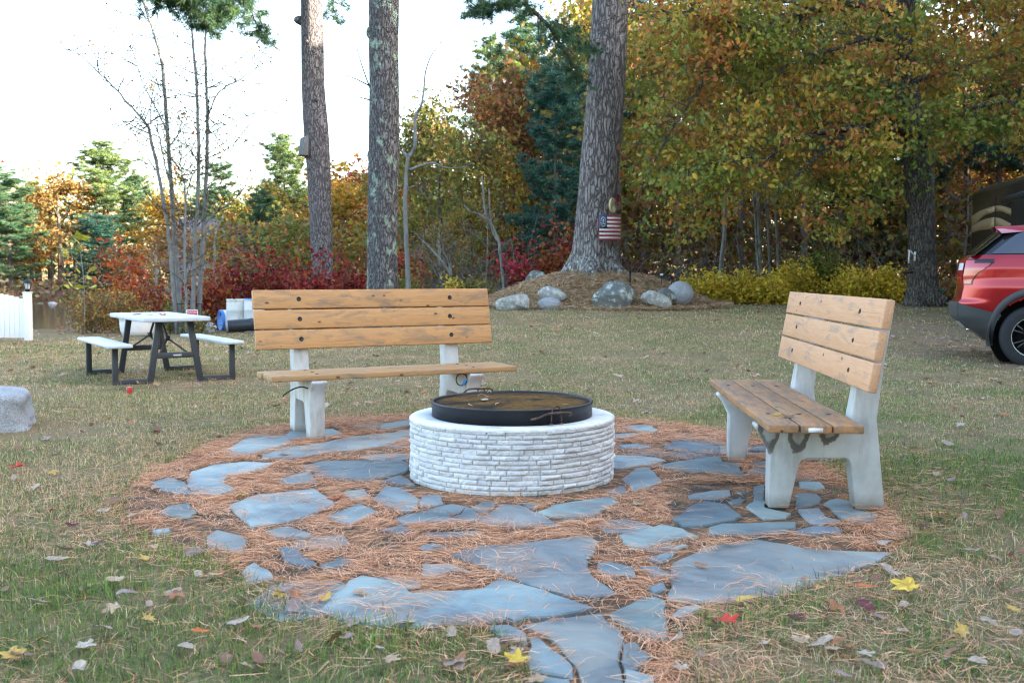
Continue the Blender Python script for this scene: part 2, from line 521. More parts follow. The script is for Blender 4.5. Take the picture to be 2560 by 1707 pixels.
# ================================================================== patio
PATIO_PX = [(300, 1290), (345, 1205), (420, 1165), (500, 1125), (570, 1095), (700, 1066), (820, 1050), (950, 1043), (1100, 1036), (1300, 1032), (1540, 1052), (1700, 1064), (1800, 1080), (1900, 1103), (2020, 1150), (2130, 1215), (2225, 1280), (2270, 1340), (2215, 1402), (2085, 1450), (1900, 1500), (1765, 1538), (1705, 1600), (1725, 1707), (1730, 1900), (1330, 1900), (1310, 1707), (1300, 1640), (1225, 1580), (1050, 1578), (880, 1560), (760, 1505), (650, 1462), (530, 1402), (400, 1352)]
PATIO = [tuple(gp(u, v)[:2]) for u, v in PATIO_PX]
STONES_PX = [
 [(563,1128),(607,1101),(685,1092),(719,1094),(727,1109),(685,1123),(631,1138),(577,1141)],
 [(654,1139),(706,1121),(810,1107),(865,1094),(1024,1078),(1030,1092),(987,1109),(926,1121),(834,1130),(742,1145),(657,1147)],
 [(712,1087),(730,1076),(779,1073),(834,1073),(859,1085),(816,1093),(773,1097),(727,1101)],
 [(944,1075),(957,1060),(1024,1052),(1040,1062),(972,1075)],
 [(379,1204),(426,1192),(460,1204),(470,1224),(494,1233),(440,1231),(391,1219)],
 [(482,1180),(533,1163),(612,1155),(680,1158),(651,1175),(572,1190),(558,1204),(587,1221),(538,1236),(504,1234),(470,1212)],
 [(577,1263),(646,1238),(783,1224),(802,1238),(832,1260),(783,1282),(724,1302),(631,1314),(607,1292)],
 [(396,1282),(421,1268),(470,1260),(489,1282),(470,1295),(421,1290)],
 [(382,1329),(421,1322),(425,1331),(391,1338)],
 [(519,1341),(543,1326),(602,1339),(616,1351),(607,1378),(563,1375),(528,1366)],
 [(665,1331),(719,1319),(778,1336),(763,1346),(695,1344)],
 [(700,1373),(734,1373),(788,1412),(763,1419),(714,1405)],
 [(607,1429),(636,1407),(670,1424),(680,1444),(616,1454)],
 [(802,1415),(851,1395),(886,1400),(861,1417),(820,1423)],
 [(752,1165),(800,1153),(1000,1150),(1022,1160),(1018,1180),(930,1203),(860,1200),(790,1190)],
 [(820,1292),(900,1260),(940,1280),(880,1310)],
 [(953,1206),(999,1190),(1026,1203),(1038,1216),(999,1213)],
 [(934,1245),(965,1216),(1003,1222),(1049,1249),(1045,1272),(1014,1283),(972,1266),(945,1257)],
 [(1053,1241),(1099,1239),(1110,1260),(1068,1268),(1051,1268)],
 [(993,1295),(1037,1281),(1129,1259),(1167,1266),(1209,1289),(1190,1301),(1068,1303),(1014,1311)],
 [(1175,1268),(1206,1252),(1251,1252),(1236,1267),(1219,1281),(1185,1273)],
 [(1198,1305),(1257,1261),(1298,1264),(1343,1284),(1395,1312),(1298,1314)],
 [(1301,1255),(1349,1257),(1338,1271),(1322,1269)],
 [(1348,1281),(1384,1264),(1519,1244),(1542,1258),(1481,1290),(1428,1296),(1376,1289)],
 [(1512,1230),(1548,1214),(1567,1214),(1568,1238),(1535,1236)],
 [(1553,1200),(1591,1171),(1625,1169),(1640,1185),(1655,1205),(1620,1220),(1580,1229),(1575,1214)],
 [(1137,1392),(1198,1371),(1298,1364),(1397,1352),(1466,1345),(1493,1360),(1485,1379),(1466,1406),(1474,1440),(1529,1481),(1481,1491),(1428,1485),(1336,1463),(1240,1423)],
 [(819,1524),(884,1456),(915,1444),(1014,1463),(1030,1486),(1206,1475),(1244,1450),(1290,1463),(1464,1520),(1397,1534),(1275,1549),(1259,1544),(1183,1559),(1053,1565),(884,1553)],
 [(1317,1567),(1397,1551),(1500,1538),(1556,1593),(1542,1655),(1556,1720),(1560,1800),(1500,1790),(1443,1664),(1374,1594)],
 [(1229,1570),(1271,1568),(1311,1586),(1315,1609),(1252,1597)],
 [(1326,1600),(1347,1597),(1426,1662),(1428,1689),(1328,1672)],
 [(1527,1536),(1600,1500),(1638,1496),(1663,1506),(1667,1563),(1665,1597),(1615,1592),(1568,1563)],
 [(1560,1612),(1588,1607),(1627,1641),(1592,1674),(1562,1690)],
 [(1566,1680),(1630,1695),(1640,1760),(1570,1760)],
 [(1335,1690),(1420,1702),(1440,1790),(1340,1790)],
 [(1623,1471),(1657,1459),(1665,1475),(1638,1486)],
 [(1497,1413),(1527,1410),(1581,1425),(1586,1443),(1542,1444),(1502,1433)],
 [(1600,1419),(1638,1417),(1690,1442),(1645,1444)],
 [(1060,1410),(1125,1410),(1190,1432),(1129,1427),(1068,1442)],
 [(953,1324),(999,1314),(1030,1324),(1007,1335)],
 [(1049,1368),(1083,1360),(1118,1371),(1068,1379)],
 [(1720,1237),(1780,1225),(1827,1223),(1829,1236),(1796,1246),(1724,1247)],
 [(1680,1300),(1735,1263),(1763,1255),(1816,1263),(1855,1291),(1839,1301),(1755,1316),(1706,1317)],
 [(1820,1253),(1845,1245),(1865,1248),(1855,1256),(1831,1260)],
 [(1841,1229),(1861,1226),(1867,1231),(1853,1235)],
 [(1865,1267),(1884,1249),(1884,1218),(1910,1212),(1912,1271),(1978,1285),(1965,1293),(1910,1297),(1888,1282)],
 [(1772,1317),(1804,1308),(1898,1306),(1990,1304),(1990,1318),(1961,1332),(1861,1336),(1772,1336)],
 [(1988,1266),(1992,1231),(2041,1233),(2055,1245),(2047,1256),(2008,1266)],
 [(1996,1202),(2049,1202),(2063,1216),(2041,1223),(1998,1217)],
 [(2059,1259),(2094,1247),(2127,1255),(2133,1273),(2194,1286),(2190,1301),(2143,1305),(2096,1290)],
 [(1994,1274),(2047,1271),(2067,1294),(2102,1302),(2057,1311),(2026,1306)],
 [(1984,1331),(2033,1318),(2098,1320),(2104,1331),(2049,1334)],
 [(1552,1337),(1611,1326),(1653,1312),(1704,1323),(1741,1341),(1682,1348),(1624,1366),(1590,1367),(1562,1354)],
 [(1684,1367),(1706,1358),(1720,1362),(1694,1370)],
 [(1684,1490),(1692,1449),(1694,1408),(1784,1367),(1894,1351),(2008,1372),(2131,1380),(2212,1382),(2204,1392),(2151,1416),(2082,1441),(2029,1457),(1967,1482),(1861,1494),(1784,1500)],
 [(1682,1539),(1704,1519),(1739,1513),(1757,1519),(1722,1538),(1688,1546)],
 [(1618,1396),(1661,1385),(1688,1385),(1653,1407)],
 [(1554,1068),(1594,1063),(1628,1064),(1645,1076),(1636,1082),(1602,1080)],
 [(1537,1085),(1585,1082),(1600,1086),(1564,1094),(1538,1099)],
 [(1687,1080),(1734,1082),(1753,1086),(1713,1086)],
 [(1546,1114),(1591,1111),(1630,1117),(1602,1122),(1557,1121)],
 [(1662,1112),(1685,1102),(1734,1104),(1798,1115),(1804,1132),(1764,1135),(1713,1126),(1657,1119)],
 [(1500,1137),(1596,1139),(1649,1145),(1664,1150),(1634,1160),(1602,1163),(1560,1171),(1500,1172)],
 [(1644,1163),(1713,1151),(1766,1143),(1804,1140),(1808,1155),(1859,1159),(1849,1167),(1857,1181),(1870,1190),(1840,1193),(1798,1183),(1766,1179),(1730,1179),(1691,1175),(1662,1169)],
 [(1870,1124),(1893,1116),(1925,1118),(1925,1129),(1870,1128)],
 [(1876,1156),(1930,1153),(1930,1167),(1885,1166)],
 [(1868,1178),(1880,1171),(1930,1171),(1930,1196),(1885,1187)],
 [(1060,1330),(1200,1325),(1180,1338),(1080,1342)],
 [(770,1180),(700,1200),(720,1214),(790,1208)],
 [(860,1228),(910,1222),(925,1240),(880,1250)],
]
_rf = np.random.default_rng(91)
STONES = [[tuple(gp(u, v, 0.012)[:2]) for u, v in s] for s in STONES_PX]

_dk = np.array([tuple(gp(u, v)[:2]) for u, v in [(1560, 1150), (2250, 1150), (2250, 1345), (1660, 1345)]])
for _i, _s in enumerate(STONES):
    _c = np.mean(np.array(_s), axis=0)
    if _c[1] < 6.3 and not in_poly(_c[None, 0], _c[None, 1], _dk)[0] and math.hypot(_c[0], _c[1] - 5.93) > 0.95:
        STONES[_i] = [tuple(_c + (np.array(p) - _c) * (1.10 if len(_s) < 7 else 1.06)) for p in _s]

def refine(poly, step=0.05, amp=0.006, rg=rng):
    out = []
    n = len(poly)
    for i in range(n):
        a, b = np.array(poly[i]), np.array(poly[(i + 1) % n])
        L = np.linalg.norm(b - a); m = max(1, int(L / step))
        for t in range(m):
            p = a + (b - a) * t / m
            out.append(tuple(p + rg.normal(0, amp, 2) * (t > 0)))
    return out

def area(p):
    p = np.array(p); x, y = p[:, 0], p[:, 1]
    return 0.5 * np.sum(x * np.roll(y, -1) - y * np.roll(x, -1))

bm_v, bm_f, bm_c, nn = [], [], [], 0
STONE_TINTS = [(0.185, 0.25, 0.26), (0.16, 0.215, 0.23), (0.22, 0.28, 0.285), (0.175, 0.215, 0.24), (0.19, 0.245, 0.235), (0.135, 0.18, 0.195), (0.20, 0.225, 0.22)]
me = bpy.data.meshes.new('patio'); bmm = bmesh.new()
lay = bmm.verts.layers.float_color.new('Col')
for si, s in enumerate(STONES):
    if area(s) < 0: s = s[::-1]
    p = refine(s, 0.06, 0.005)
    p2 = []
    z = 0.011 + rng.uniform(0, 0.011)
    tilt = rng.normal(0, 0.004, 2)
    c0 = np.mean(p, axis=0)
    col = np.array(STONE_TINTS[rng.integers(len(STONE_TINTS))]) * rng.uniform(0.62, 1.15)
    if si in (26, 21): col = np.array((0.175, 0.195, 0.195))
    if si == 54: col = np.array((0.195, 0.215, 0.205))
    rings = []
    for zz, ins in ((-0.06, 0.0), (z - 0.006, 0.0), (z, 0.006)):
        ring = []
        for q in p:
            d = c0 - np.array(q); d /= np.linalg.norm(d) + 1e-9
            qq = np.array(q) + d * ins
            vv = bmm.verts.new((qq[0], qq[1], zz + (qq - c0) @ tilt * (zz > -0.05)))
            vv[lay] = (*col, 1)
            ring.append(vv)
        rings.append(ring)
    m = len(p)
    for a in range(2):
        for i in range(m):
            bmm.faces.new((rings[a][i], rings[a][(i + 1) % m], rings[a + 1][(i + 1) % m], rings[a + 1][i]))
    bmm.faces.new(rings[2])
# smaller flags lying lower, mostly buried under the needles
cnt = 0
while cnt < 26:
    fx, fy = _rf.uniform(-2.3, 2.1), _rf.uniform(2.8, 8.3)
    if not in_poly(np.array([fx]), np.array([fy]), PATIO)[0] or math.hypot(fx, fy - 5.93) < 0.9: continue
    if (0.8 < fx < 2.1 and 4.3 < fy < 5.8) or any(in_poly(np.array([fx]), np.array([fy]), s)[0] for s in STONES): continue
    r_ = _rf.uniform(0.10, 0.24); k_ = _rf.integers(5, 8); a0 = _rf.uniform(0, 6.28)
    p = [(fx + r_ * _rf.uniform(0.7, 1.2) * math.cos(a0 + i * 2 * math.pi / k_), fy + r_ * _rf.uniform(0.6, 1.1) * math.sin(a0 + i * 2 * math.pi / k_)) for i in range(k_)]
    p = refine(p, 0.06, 0.004, _rf)
    zf = 0.0052 + 0.0042 * cnt / 95
    col = np.array(STONE_TINTS[_rf.integers(len(STONE_TINTS))]) * _rf.uniform(0.75, 1.1)
    lo_ = [bmm.verts.new((q[0], q[1], -0.03)) for q in p]; hi_ = [bmm.verts.new((q[0], q[1], zf)) for q in p]
    for vv in lo_ + hi_: vv[lay] = (*col, 1)
    for i in range(len(p)): bmm.faces.new((lo_[i], lo_[(i + 1) % len(p)], hi_[(i + 1) % len(p)], hi_[i]))
    bmm.faces.new(hi_)
    cnt += 1
bmm.to_mesh(me); bmm.free()
k = NT('bluestone')
at_ = k.n('ShaderNodeAttribute', attribute_name='Col')
v_ = k.co()
n1 = k.noise(v_, 2.6, 6, 0.6, 0.6); n2 = k.noise(v_, 60, 4, 0.6); n3 = k.noise(k.co((1, 3, 1), rot=(0, 0, 0.5)), 5, 6, 0.7)
c_ = k.mix(1.0, at_.outputs['Color'], k.ramp(n1, [(0.36, (0.56, 0.58, 0.64)), (0.5, (1, 1, 1)), (0.64, (1.4, 1.34, 1.26))]), 'MULTIPLY')
c_ = k.mix(k.mask(n3, 0.52, 0.66), c_, k.mix(0.5, c_, (0.27, 0.215, 0.17)))
c_ = k.mix(k.mask(n2, 0.68, 0.8), c_, (0.36, 0.38, 0.4))
hh = k.math('ADD', n3, k.math('MULTIPLY', n2, 0.25))
k.color(c_).rough(k.ramp(n1, [(0.3, (0.5, 0.5, 0.5)), (0.7, (0.7, 0.7, 0.7))]), 0.4).bump(hh, 0.5, 0.009)
patio = obj('patio', me, k.m)
tag(patio, kind='structure')
# bed of soil and stone dust between the flags: sheet just above the ground
k = NT('patio_bed')
v_ = k.co(); n1 = k.noise(v_, 5, 5, 0.6); n2 = k.noise(v_, 70, 4, 0.7)
c_ = k.mix(k.mask(n1, 0.4, 0.6), (0.085, 0.075, 0.062), (0.24, 0.135, 0.075))
c_ = k.mix(1.0, c_, k.ramp(n2, [(0.3, (0.5, 0.5, 0.5)), (0.7, (1.5, 1.4, 1.3))]), 'MULTIPLY')
k.color(c_).rough(0.95, 0.1).bump(n2, 0.8, 0.01)
bed = MB()
PB = np.array(PATIO)
bed.add(np.c_[PB, np.full(len(PB), 0.004)], [np.arange(len(PB))[::-1][None]])
tag(bed.build('patio_bed', k.m), kind='structure')

# dense polyline of the patio edge for distances
PE = np.array(refine(PATIO, 0.06, 0))
def patio_dist(x, y):
    out = np.full(len(x), 9.0)
    near = np.hypot(x, y - 5.5) < 4.6
    idx = np.where(near)[0]
    for s in range(0, len(idx), 20000):
        c = idx[s:s + 20000]
        out[c] = np.min(np.hypot(x[c, None] - PE[None, :, 0], y[c, None] - PE[None, :, 1]), axis=1)
    return out
PIT_C, PIT_R, PIT_H = (0.0, 5.93), 0.592, 0.352

def stone_mask(x, y, shrink=1.0):
    m = np.zeros(len(x), bool)
    for s in STONES:
        c_ = np.mean(np.array(s), axis=0); s_ = c_ + (np.array(s) - c_) * shrink; s = s_; lo, hi = s_.min(0), s_.max(0)
        c = np.where((x > lo[0]) & (x < hi[0]) & (y > lo[1]) & (y < hi[1]))[0]
        if len(c): m[c] |= in_poly(x[c], y[c], s)
    return m

# ================================================================== pine needles (litter)
DARK = [tuple(gp(u, v)[:2]) for u, v in [(1660, 1222), (1700, 1214), (2130, 1214), (2140, 1300), (2000, 1338), (1680, 1345)]]
def needle_mesh(px, py, pz, L, wdt, cols, rg, lift=0.012, drift=0.55):
    n = len(px)
    a = 4.5 * math.pi * (0.6 * vnoise(px, py, 1.6, 71) + 0.4 * vnoise(px, py, 4.5, 72)) + rg.normal(0, drift, n) + math.pi * rg.integers(0, 2, n)
    dx, dy = np.cos(a), np.sin(a)
    bend = rg.normal(0, 0.13, n) * L
    w2 = wdt / 2
    zl = rg.uniform(-0.3, 1, n) * lift
    zr = rg.uniform(-0.3, 1, n) * lift
    zm = (zl + zr) / 2 + rg.uniform(0, 0.5, n) * lift
    P0 = np.stack([px - dx * L / 2, py - dy * L / 2, pz + zl], -1)
    P1 = np.stack([px - dy * bend, py + dx * bend, pz + zm], -1)
    P2 = np.stack([px + dx * L / 2, py + dy * L / 2, pz + zr], -1)
    W = np.stack([-dy * w2, dx * w2, rg.uniform(-0.6, 0.6, n) * w2], -1)
    V = np.stack([P0 - W, P0 + W, P1 - W, P1 + W, P2 - W * 0.5, P2 + W * 0.5], 1)
    o = (np.arange(n) * 6)[:, None]
    f = np.concatenate([o + np.array([[0, 1, 3, 2]]), o + np.array([[2, 3, 5, 4]])])
    return V.reshape(-1, 3), [f], np.repeat(cols, 6, axis=0)

def mixcol(pal, n, rg, jit=0.15):
    pal = np.array(pal)
    c = pal[rg.integers(0, len(pal), n)]
    return np.clip(c * (1 + rg.normal(0, jit, (n, 1))), 0.005, 1)

NEED = [(0.660, 0.308, 0.149), (0.704, 0.363, 0.198), (0.572, 0.242, 0.121), (0.748, 0.440, 0.264), (0.462, 0.198, 0.099), (0.638, 0.363, 0.198)]
parts = []
n = 260000
x = rng.uniform(-2.9, 2.7, n); y = rng.uniform(2.4, 8.9, n)
inp = in_poly(x, y, PATIO)
dpe = patio_dist(x, y)
st = stone_mask(x, y)
nz = 0.55 * vnoise(x, y, 2.1, 11) + 0.45 * vnoise(x, y, 5.3, 12)
rp = np.hypot(x - PIT_C[0], y - PIT_C[1])
core = stone_mask(x, y, 0.84)
nz2 = vnoise(x, y, 7.0, 14)
pr = np.where(st, np.where(core, 0.02 + 0.4 * np.clip((nz - 0.66) * 5, 0, 1), 0.025 + 0.6 * sstep(0.60, 0.74, nz2)), 0.34 + 0.75 * sstep(0.30, 0.50, nz))
gap = stone_mask(x, y, 1.07) & ~st
pr = np.where(gap & (nz2 < 0.50), pr * 0.22, pr)
pr = pr * np.where(in_poly(x, y, DARK), 0.10, 1)
pr = pr * (0.12 + 0.88 * sstep(0.62, 0.95, rp))
pr = np.where(inp, pr, 0.42 * np.exp(-dpe / 0.16) + 0.02)
pr = np.where(rp < PIT_R + 0.01, 0, pr)
ok = rng.uniform(0, 1, n) < pr * 0.9
x, y, st, nz = x[ok], y[ok], st[ok], nz[ok]
zb = np.where(st, 0.025, 0.008 + 0.022 * rng.uniform(0, 1, len(x)) ** 1.5)
parts.append(needle_mesh(x, y, zb, rng.uniform(0.05, 0.115, len(x)), rng.uniform(0.0012, 0.0020, len(x)), mixcol(NEED, len(x), rng), rng))
# thin scatter on the lawn
n = 52000
yy = 2.6 + 18 * rng.uniform(0, 1, n) ** 1.9
x = rng.uniform(-0.62, 0.62, n) * yy; y = yy
nz = 0.6 * vnoise(x, y, 1.1, 21) + 0.4 * vnoise(x, y, 3.4, 22)
ok = (~in_poly(x, y, PATIO)) & (rng.uniform(0, 1, n) < 0.10 + 1.3 * sstep(0.40, 0.68, nz))
x, y = x[ok], y[ok]
sc_ = 0.7 + y / 14
parts.append(needle_mesh(x, y, Hnp(x, y) + rng.uniform(0.006, 0.03, len(x)), rng.uniform(0.045, 0.10, len(x)) * sc_, 0.0016 * sc_, mixcol(NEED + [(0.42, 0.29, 0.18)] * 3, len(x), rng, 0.2), rng, 0.02))
# brown blanket of needles on the mound
n = 26000
aa = rng.uniform(0, 2 * math.pi, n); rr = np.sqrt(rng.uniform(0, 1.25, n))
x = MOUND[0] + 3.0 * rr * np.cos(aa); y = MOUND[1] + 2.9 * rr * np.sin(aa)
ok = y < MOUND[1] + 1.2
x, y = x[ok], y[ok]
parts.append(needle_mesh(x, y, Hnp(x, y) + rng.uniform(0.005, 0.05, len(x)), rng.uniform(0.12, 0.3, len(x)), 0.008, mixcol([(0.50, 0.33, 0.19), (0.56, 0.39, 0.23), (0.42, 0.26, 0.14), (0.50, 0.36, 0.21)], len(x), rng, 0.2), rng, 0.08))
v_, f_, c_ = join(parts)
tag(obj('pine_needles', mesh_np('pine_needles', v_, f_, c_), attr_mat('needle_litter', 0.7, 0.25)), 'rust brown fallen pine needles strewn over the flagstones and lawn', 'pine needles', kind='stuff')

# ================================================================== grass
def blades(x, y, h, wd, cols, rg, lean=0.7):
    n = len(x)
    z = Hnp(x, y)
    a = rg.uniform(0, 2 * math.pi, n)
    b = rg.uniform(0, 2 * math.pi, n)
    ln = np.abs(rg.normal(0, lean, n)) * h
    ux, uy = np.cos(a), np.sin(a)
    dx, dy = np.cos(b), np.sin(b)
    hh = h / np.sqrt(1 + (ln / h) ** 2)
    B = np.stack([x, y, z - 0.006], -1)
    M = B + np.stack([dx * ln * 0.38, dy * ln * 0.38, hh * 0.62], -1)
    T = B + np.stack([dx * ln, dy * ln, hh], -1)
    W = np.stack([ux, uy, np.zeros(n)], -1) * (wd / 2)[:, None]
    V = np.stack([B - W, B + W, M - W * 0.8, M + W * 0.8, T], 1)
    o = (np.arange(n) * 5)[:, None]
    return V.reshape(-1, 3), [o + np.array([[0, 1, 3, 2]]), o + np.array([[2, 3, 4]])], np.repeat(cols, 5, axis=0)
GREEN = np.array([(0.165, 0.256, 0.061), (0.128, 0.207, 0.055), (0.232, 0.305, 0.073), (0.091, 0.152, 0.049)])
TAN = np.array([(0.541, 0.413, 0.224), (0.437, 0.330, 0.177), (0.637, 0.519, 0.307), (0.307, 0.212, 0.130)])
gparts = []
for (y0, y1, dens, hs, ws) in ((2.5, 4.2, 8200, 0.044, 0.0030), (4.2, 6.5, 5200, 0.044, 0.0036), (6.5, 10, 3200, 0.038, 0.0042), (10, 16, 1500, 0.036, 0.0055), (16, 28, 520, 0.044, 0.0095)):
    ar = 0.80 * (y1 * y1 - y0 * y0)
    n = int(ar * dens)
    y = np.sqrt(rng.uniform(y0 * y0, y1 * y1, n)); x = rng.uniform(-0.80, 0.80, n) * y
    inp = in_poly(x, y, PATIO)
    d = patio_dist(x, y)
    g = 0.5 * vnoise(x, y, 0.8, 31) + 0.3 * vnoise(x, y, 2.3, 32) + 0.2 * vnoise(x, y, 6, 33)
    dn = (0.35 + 0.9 * sstep(0.30, 0.6, g)) * (0.35 + 0.65 * sstep(0.30, 0.46, 0.6 * vnoise(x, y, 1.5, 34) + 0.4 * vnoise(x, y, 4.2, 35)))
    a = x / y
    keep = np.where(inp, 0.0 + 0.10 * np.exp(-d / 0.05), np.clip(0.45 + d / 0.5, 0, 1)) * dn
    # right of the patio and near camera grass is greener; mound, drive and shore are thin
    m_ = np.hypot((x - MOUND[0]) / 3.0, (y - MOUND[1]) / 2.9)
    keep = keep * np.where(m_ < 1.05, 2.2, 1)
    keep = keep * (1 - 0.75 * sstep(5.0, 6.5, x) * sstep(11.5, 12.6, y))
    keep = keep * (1 - sstep(25.5, 27.5, y) * (m_ > 1)) * (1 - sstep(20.5, 23.5, y) * (a < -0.3))
    ok = rng.uniform(0, 1, n) < keep
    x, y, g, d, m_ = x[ok], y[ok], g[ok], d[ok], m_[ok]
    n = len(x)
    gr = np.clip(sstep(0.40, 0.58, g) * 0.72 + 0.12, 0, 1)
    gr = gr * np.where(m_ < 1.1, 0.15, 1) * (0.62 + 0.38 * (1 - sstep(5, 11, y)))
    gr = np.clip(gr * (1 - 0.45 * (1 - sstep(-2.0, 0.0, x)) * sstep(4.0, 5.0, y) * (1 - sstep(9, 11, y))) + 0.22 * sstep(0.9, 1.6, x) * (y < 9), 0, 1)
    isg = rng.uniform(0, 1, n) < gr
    c = np.where(isg[:, None], GREEN[rng.integers(0, 4, n)], TAN[rng.integers(0, 4, n)]) * (1 + rng.normal(0, 0.2, (n, 1)))
    h = hs * rng.uniform(0.45, 1.5, n) * np.where(isg, 1.0, 0.9) * np.where(m_ < 1.1, 1.8, 1)
    gparts.append(blades(x, y, h, ws * rng.uniform(0.7, 1.3, n), np.clip(c, 0.01, 1), rng, 1.1))
# taller tufts hugging the patio edge and bench legs
TUFTS = [(420, 1390, 90), (455, 1410, 90), (480, 1430, 80), (1540, 1040, 60), (1600, 1045, 60), (1690, 1055, 60), (1750, 1065, 60), (620, 1070, 50), (690, 1060, 50), (1050, 1035, 50), (1330, 1025, 50), (1450, 1030, 50), (870, 1580, 90), (940, 1600, 80), (1040, 1620, 80), (2160, 1240, 60), (2250, 1200, 70), (1900, 1560, 90), (2020, 1520, 80), (250, 1480, 80), (110, 1500, 80)]
for u, v, cnt in TUFTS:
    c0 = gp(u, v)
    n = cnt
    x = c0.x + rng.normal(0, 0.09, n); y = c0.y + rng.normal(0, 0.05, n)
    c = GREEN[rng.integers(0, 4, n)] * (1.25 + rng.normal(0, 0.2, (n, 1)))
    gparts.append(blades(x, y, rng.uniform(0.04, 0.085, n), np.full(n, 0.0036), np.clip(c, 0.01, 1), rng, 0.5))
n = 5200
ei = rng.integers(0, len(PE), n); off = np.abs(rng.normal(0, 0.07, n)) + 0.01
cen = np.array([0.0, 5.6]); dr = PE[ei] - cen; dr /= np.linalg.norm(dr, axis=1)[:, None]
px_ = PE[ei] + dr * off[:, None] + rng.normal(0, 0.02, (n, 2))
kk = (vnoise(px_[:, 0], px_[:, 1], 3.0, 41) > 0.42) & (px_[:, 1] > 2.4)
px_ = px_[kk]; n = len(px_)
c = np.where((rng.uniform(0, 1, n) < 0.6)[:, None], GREEN[rng.integers(0, 4, n)], TAN[rng.integers(0, 4, n)] * 0.8) * (1 + rng.normal(0, 0.2, (n, 1)))
gparts.append(blades(px_[:, 0], px_[:, 1], rng.uniform(0.03, 0.085, n), np.full(n, 0.0036), np.clip(c, 0.01, 1), rng, 0.8))
v_, f_, c_ = join(gparts)
tag(obj('grass', mesh_np('grass', v_, f_, c_), leaf_mat('grass_blades', 0.25, 0.6)), 'short patchy autumn lawn grass, green mixed with straw', 'grass', kind='stuff')
# ================================================================== shared object materials
def wood_mat(name, c_lo, c_hi, grey, seed, greyamt=(0.52, 0.72)):
    k = NT(name)
    oi = k.n('ShaderNodeObjectInfo')
    tc = k.n('ShaderNodeTexCoord')
    ad = k.n('ShaderNodeVectorMath', operation='ADD'); sc = k.n('ShaderNodeVectorMath', operation='SCALE')
    cb = k.n('ShaderNodeCombineXYZ'); k.l(oi.outputs['Random'], cb.inputs[0]); k.l(oi.outputs['Random'], cb.inputs[1]); cb.inputs[2].default_value = seed
    k.l(cb.outputs[0], sc.inputs[0]); sc.inputs['Scale'].default_value = 37.0
    k.l(tc.outputs['Object'], ad.inputs[0]); k.l(sc.outputs[0], ad.inputs[1])
    def mp(s):
        m = k.n('ShaderNodeMapping'); m.inputs['Scale'].default_value = s; k.l(ad.outputs[0], m.inputs['Vector']); return m.outputs[0]
    grain = k.noise(mp((1.6, 22, 22)), 3.0, 6, 0.65, 1.2)
    big = k.noise(mp((1.2, 4, 4)), 2.2, 4, 0.6)
    stain = k.noise(mp((2.2, 9, 9)), 1.9, 6, 0.68, 0.6)
    vo = k.n('ShaderNodeTexVoronoi'); vo.inputs['Scale'].default_value = 6.0; k.l(mp((1.0, 1.9, 1.9)), vo.inputs['Vector'])
    knot = k.ramp(vo.outputs['Distance'], [(0.07, (1, 1, 1)), (0.125, (0, 0, 0))])
    c = k.ramp(grain, [(0.25, c_lo), (0.75, c_hi)])
    c = k.mix(k.mask(big, 0.35, 0.7), k.mix(0.25, c, c_lo), c)
    c = k.mix(k.math('MULTIPLY', k.mask(stain, greyamt[0], greyamt[1]), 0.85), c, grey)
    crack = k.ramp(k.noise(mp((0.9, 40, 40)), 2.0, 3, 0.5, 0.8), [(0.30, (1, 1, 1)), (0.345, (0, 0, 0))])
    c = k.mix(k.math('MULTIPLY', crack, 0.4), c, tuple(x * 0.35 for x in c_lo))
    c = k.mix(k.math('MULTIPLY', knot, 0.9), c, tuple(x * 0.22 for x in c_lo))
    k.color(c).rough(0.62, 0.35).bump(grain, 0.35, 0.004)
    return k.m
WOOD = wood_mat('pine_board_orange', (0.46, 0.235, 0.09), (0.62, 0.345, 0.15), (0.22, 0.16, 0.11), 1.0, (0.49, 0.67))
WOOD_SEAT = wood_mat('pine_board_seat', (0.34, 0.185, 0.075), (0.52, 0.31, 0.14), (0.21, 0.165, 0.125), 2.0, (0.48, 0.7))
WOOD_SKYLIT = wood_mat('pine_board_skylit', (0.52, 0.265, 0.135), (0.66, 0.375, 0.21), (0.29, 0.215, 0.165), 3.0, (0.53, 0.70))  # sky light on the boards is put into this paler, pinker colour
WOOD_RSEAT = wood_mat('pine_board_worn', (0.32, 0.15, 0.06), (0.47, 0.245, 0.105), (0.17, 0.125, 0.085), 4.0, (0.44, 0.60))

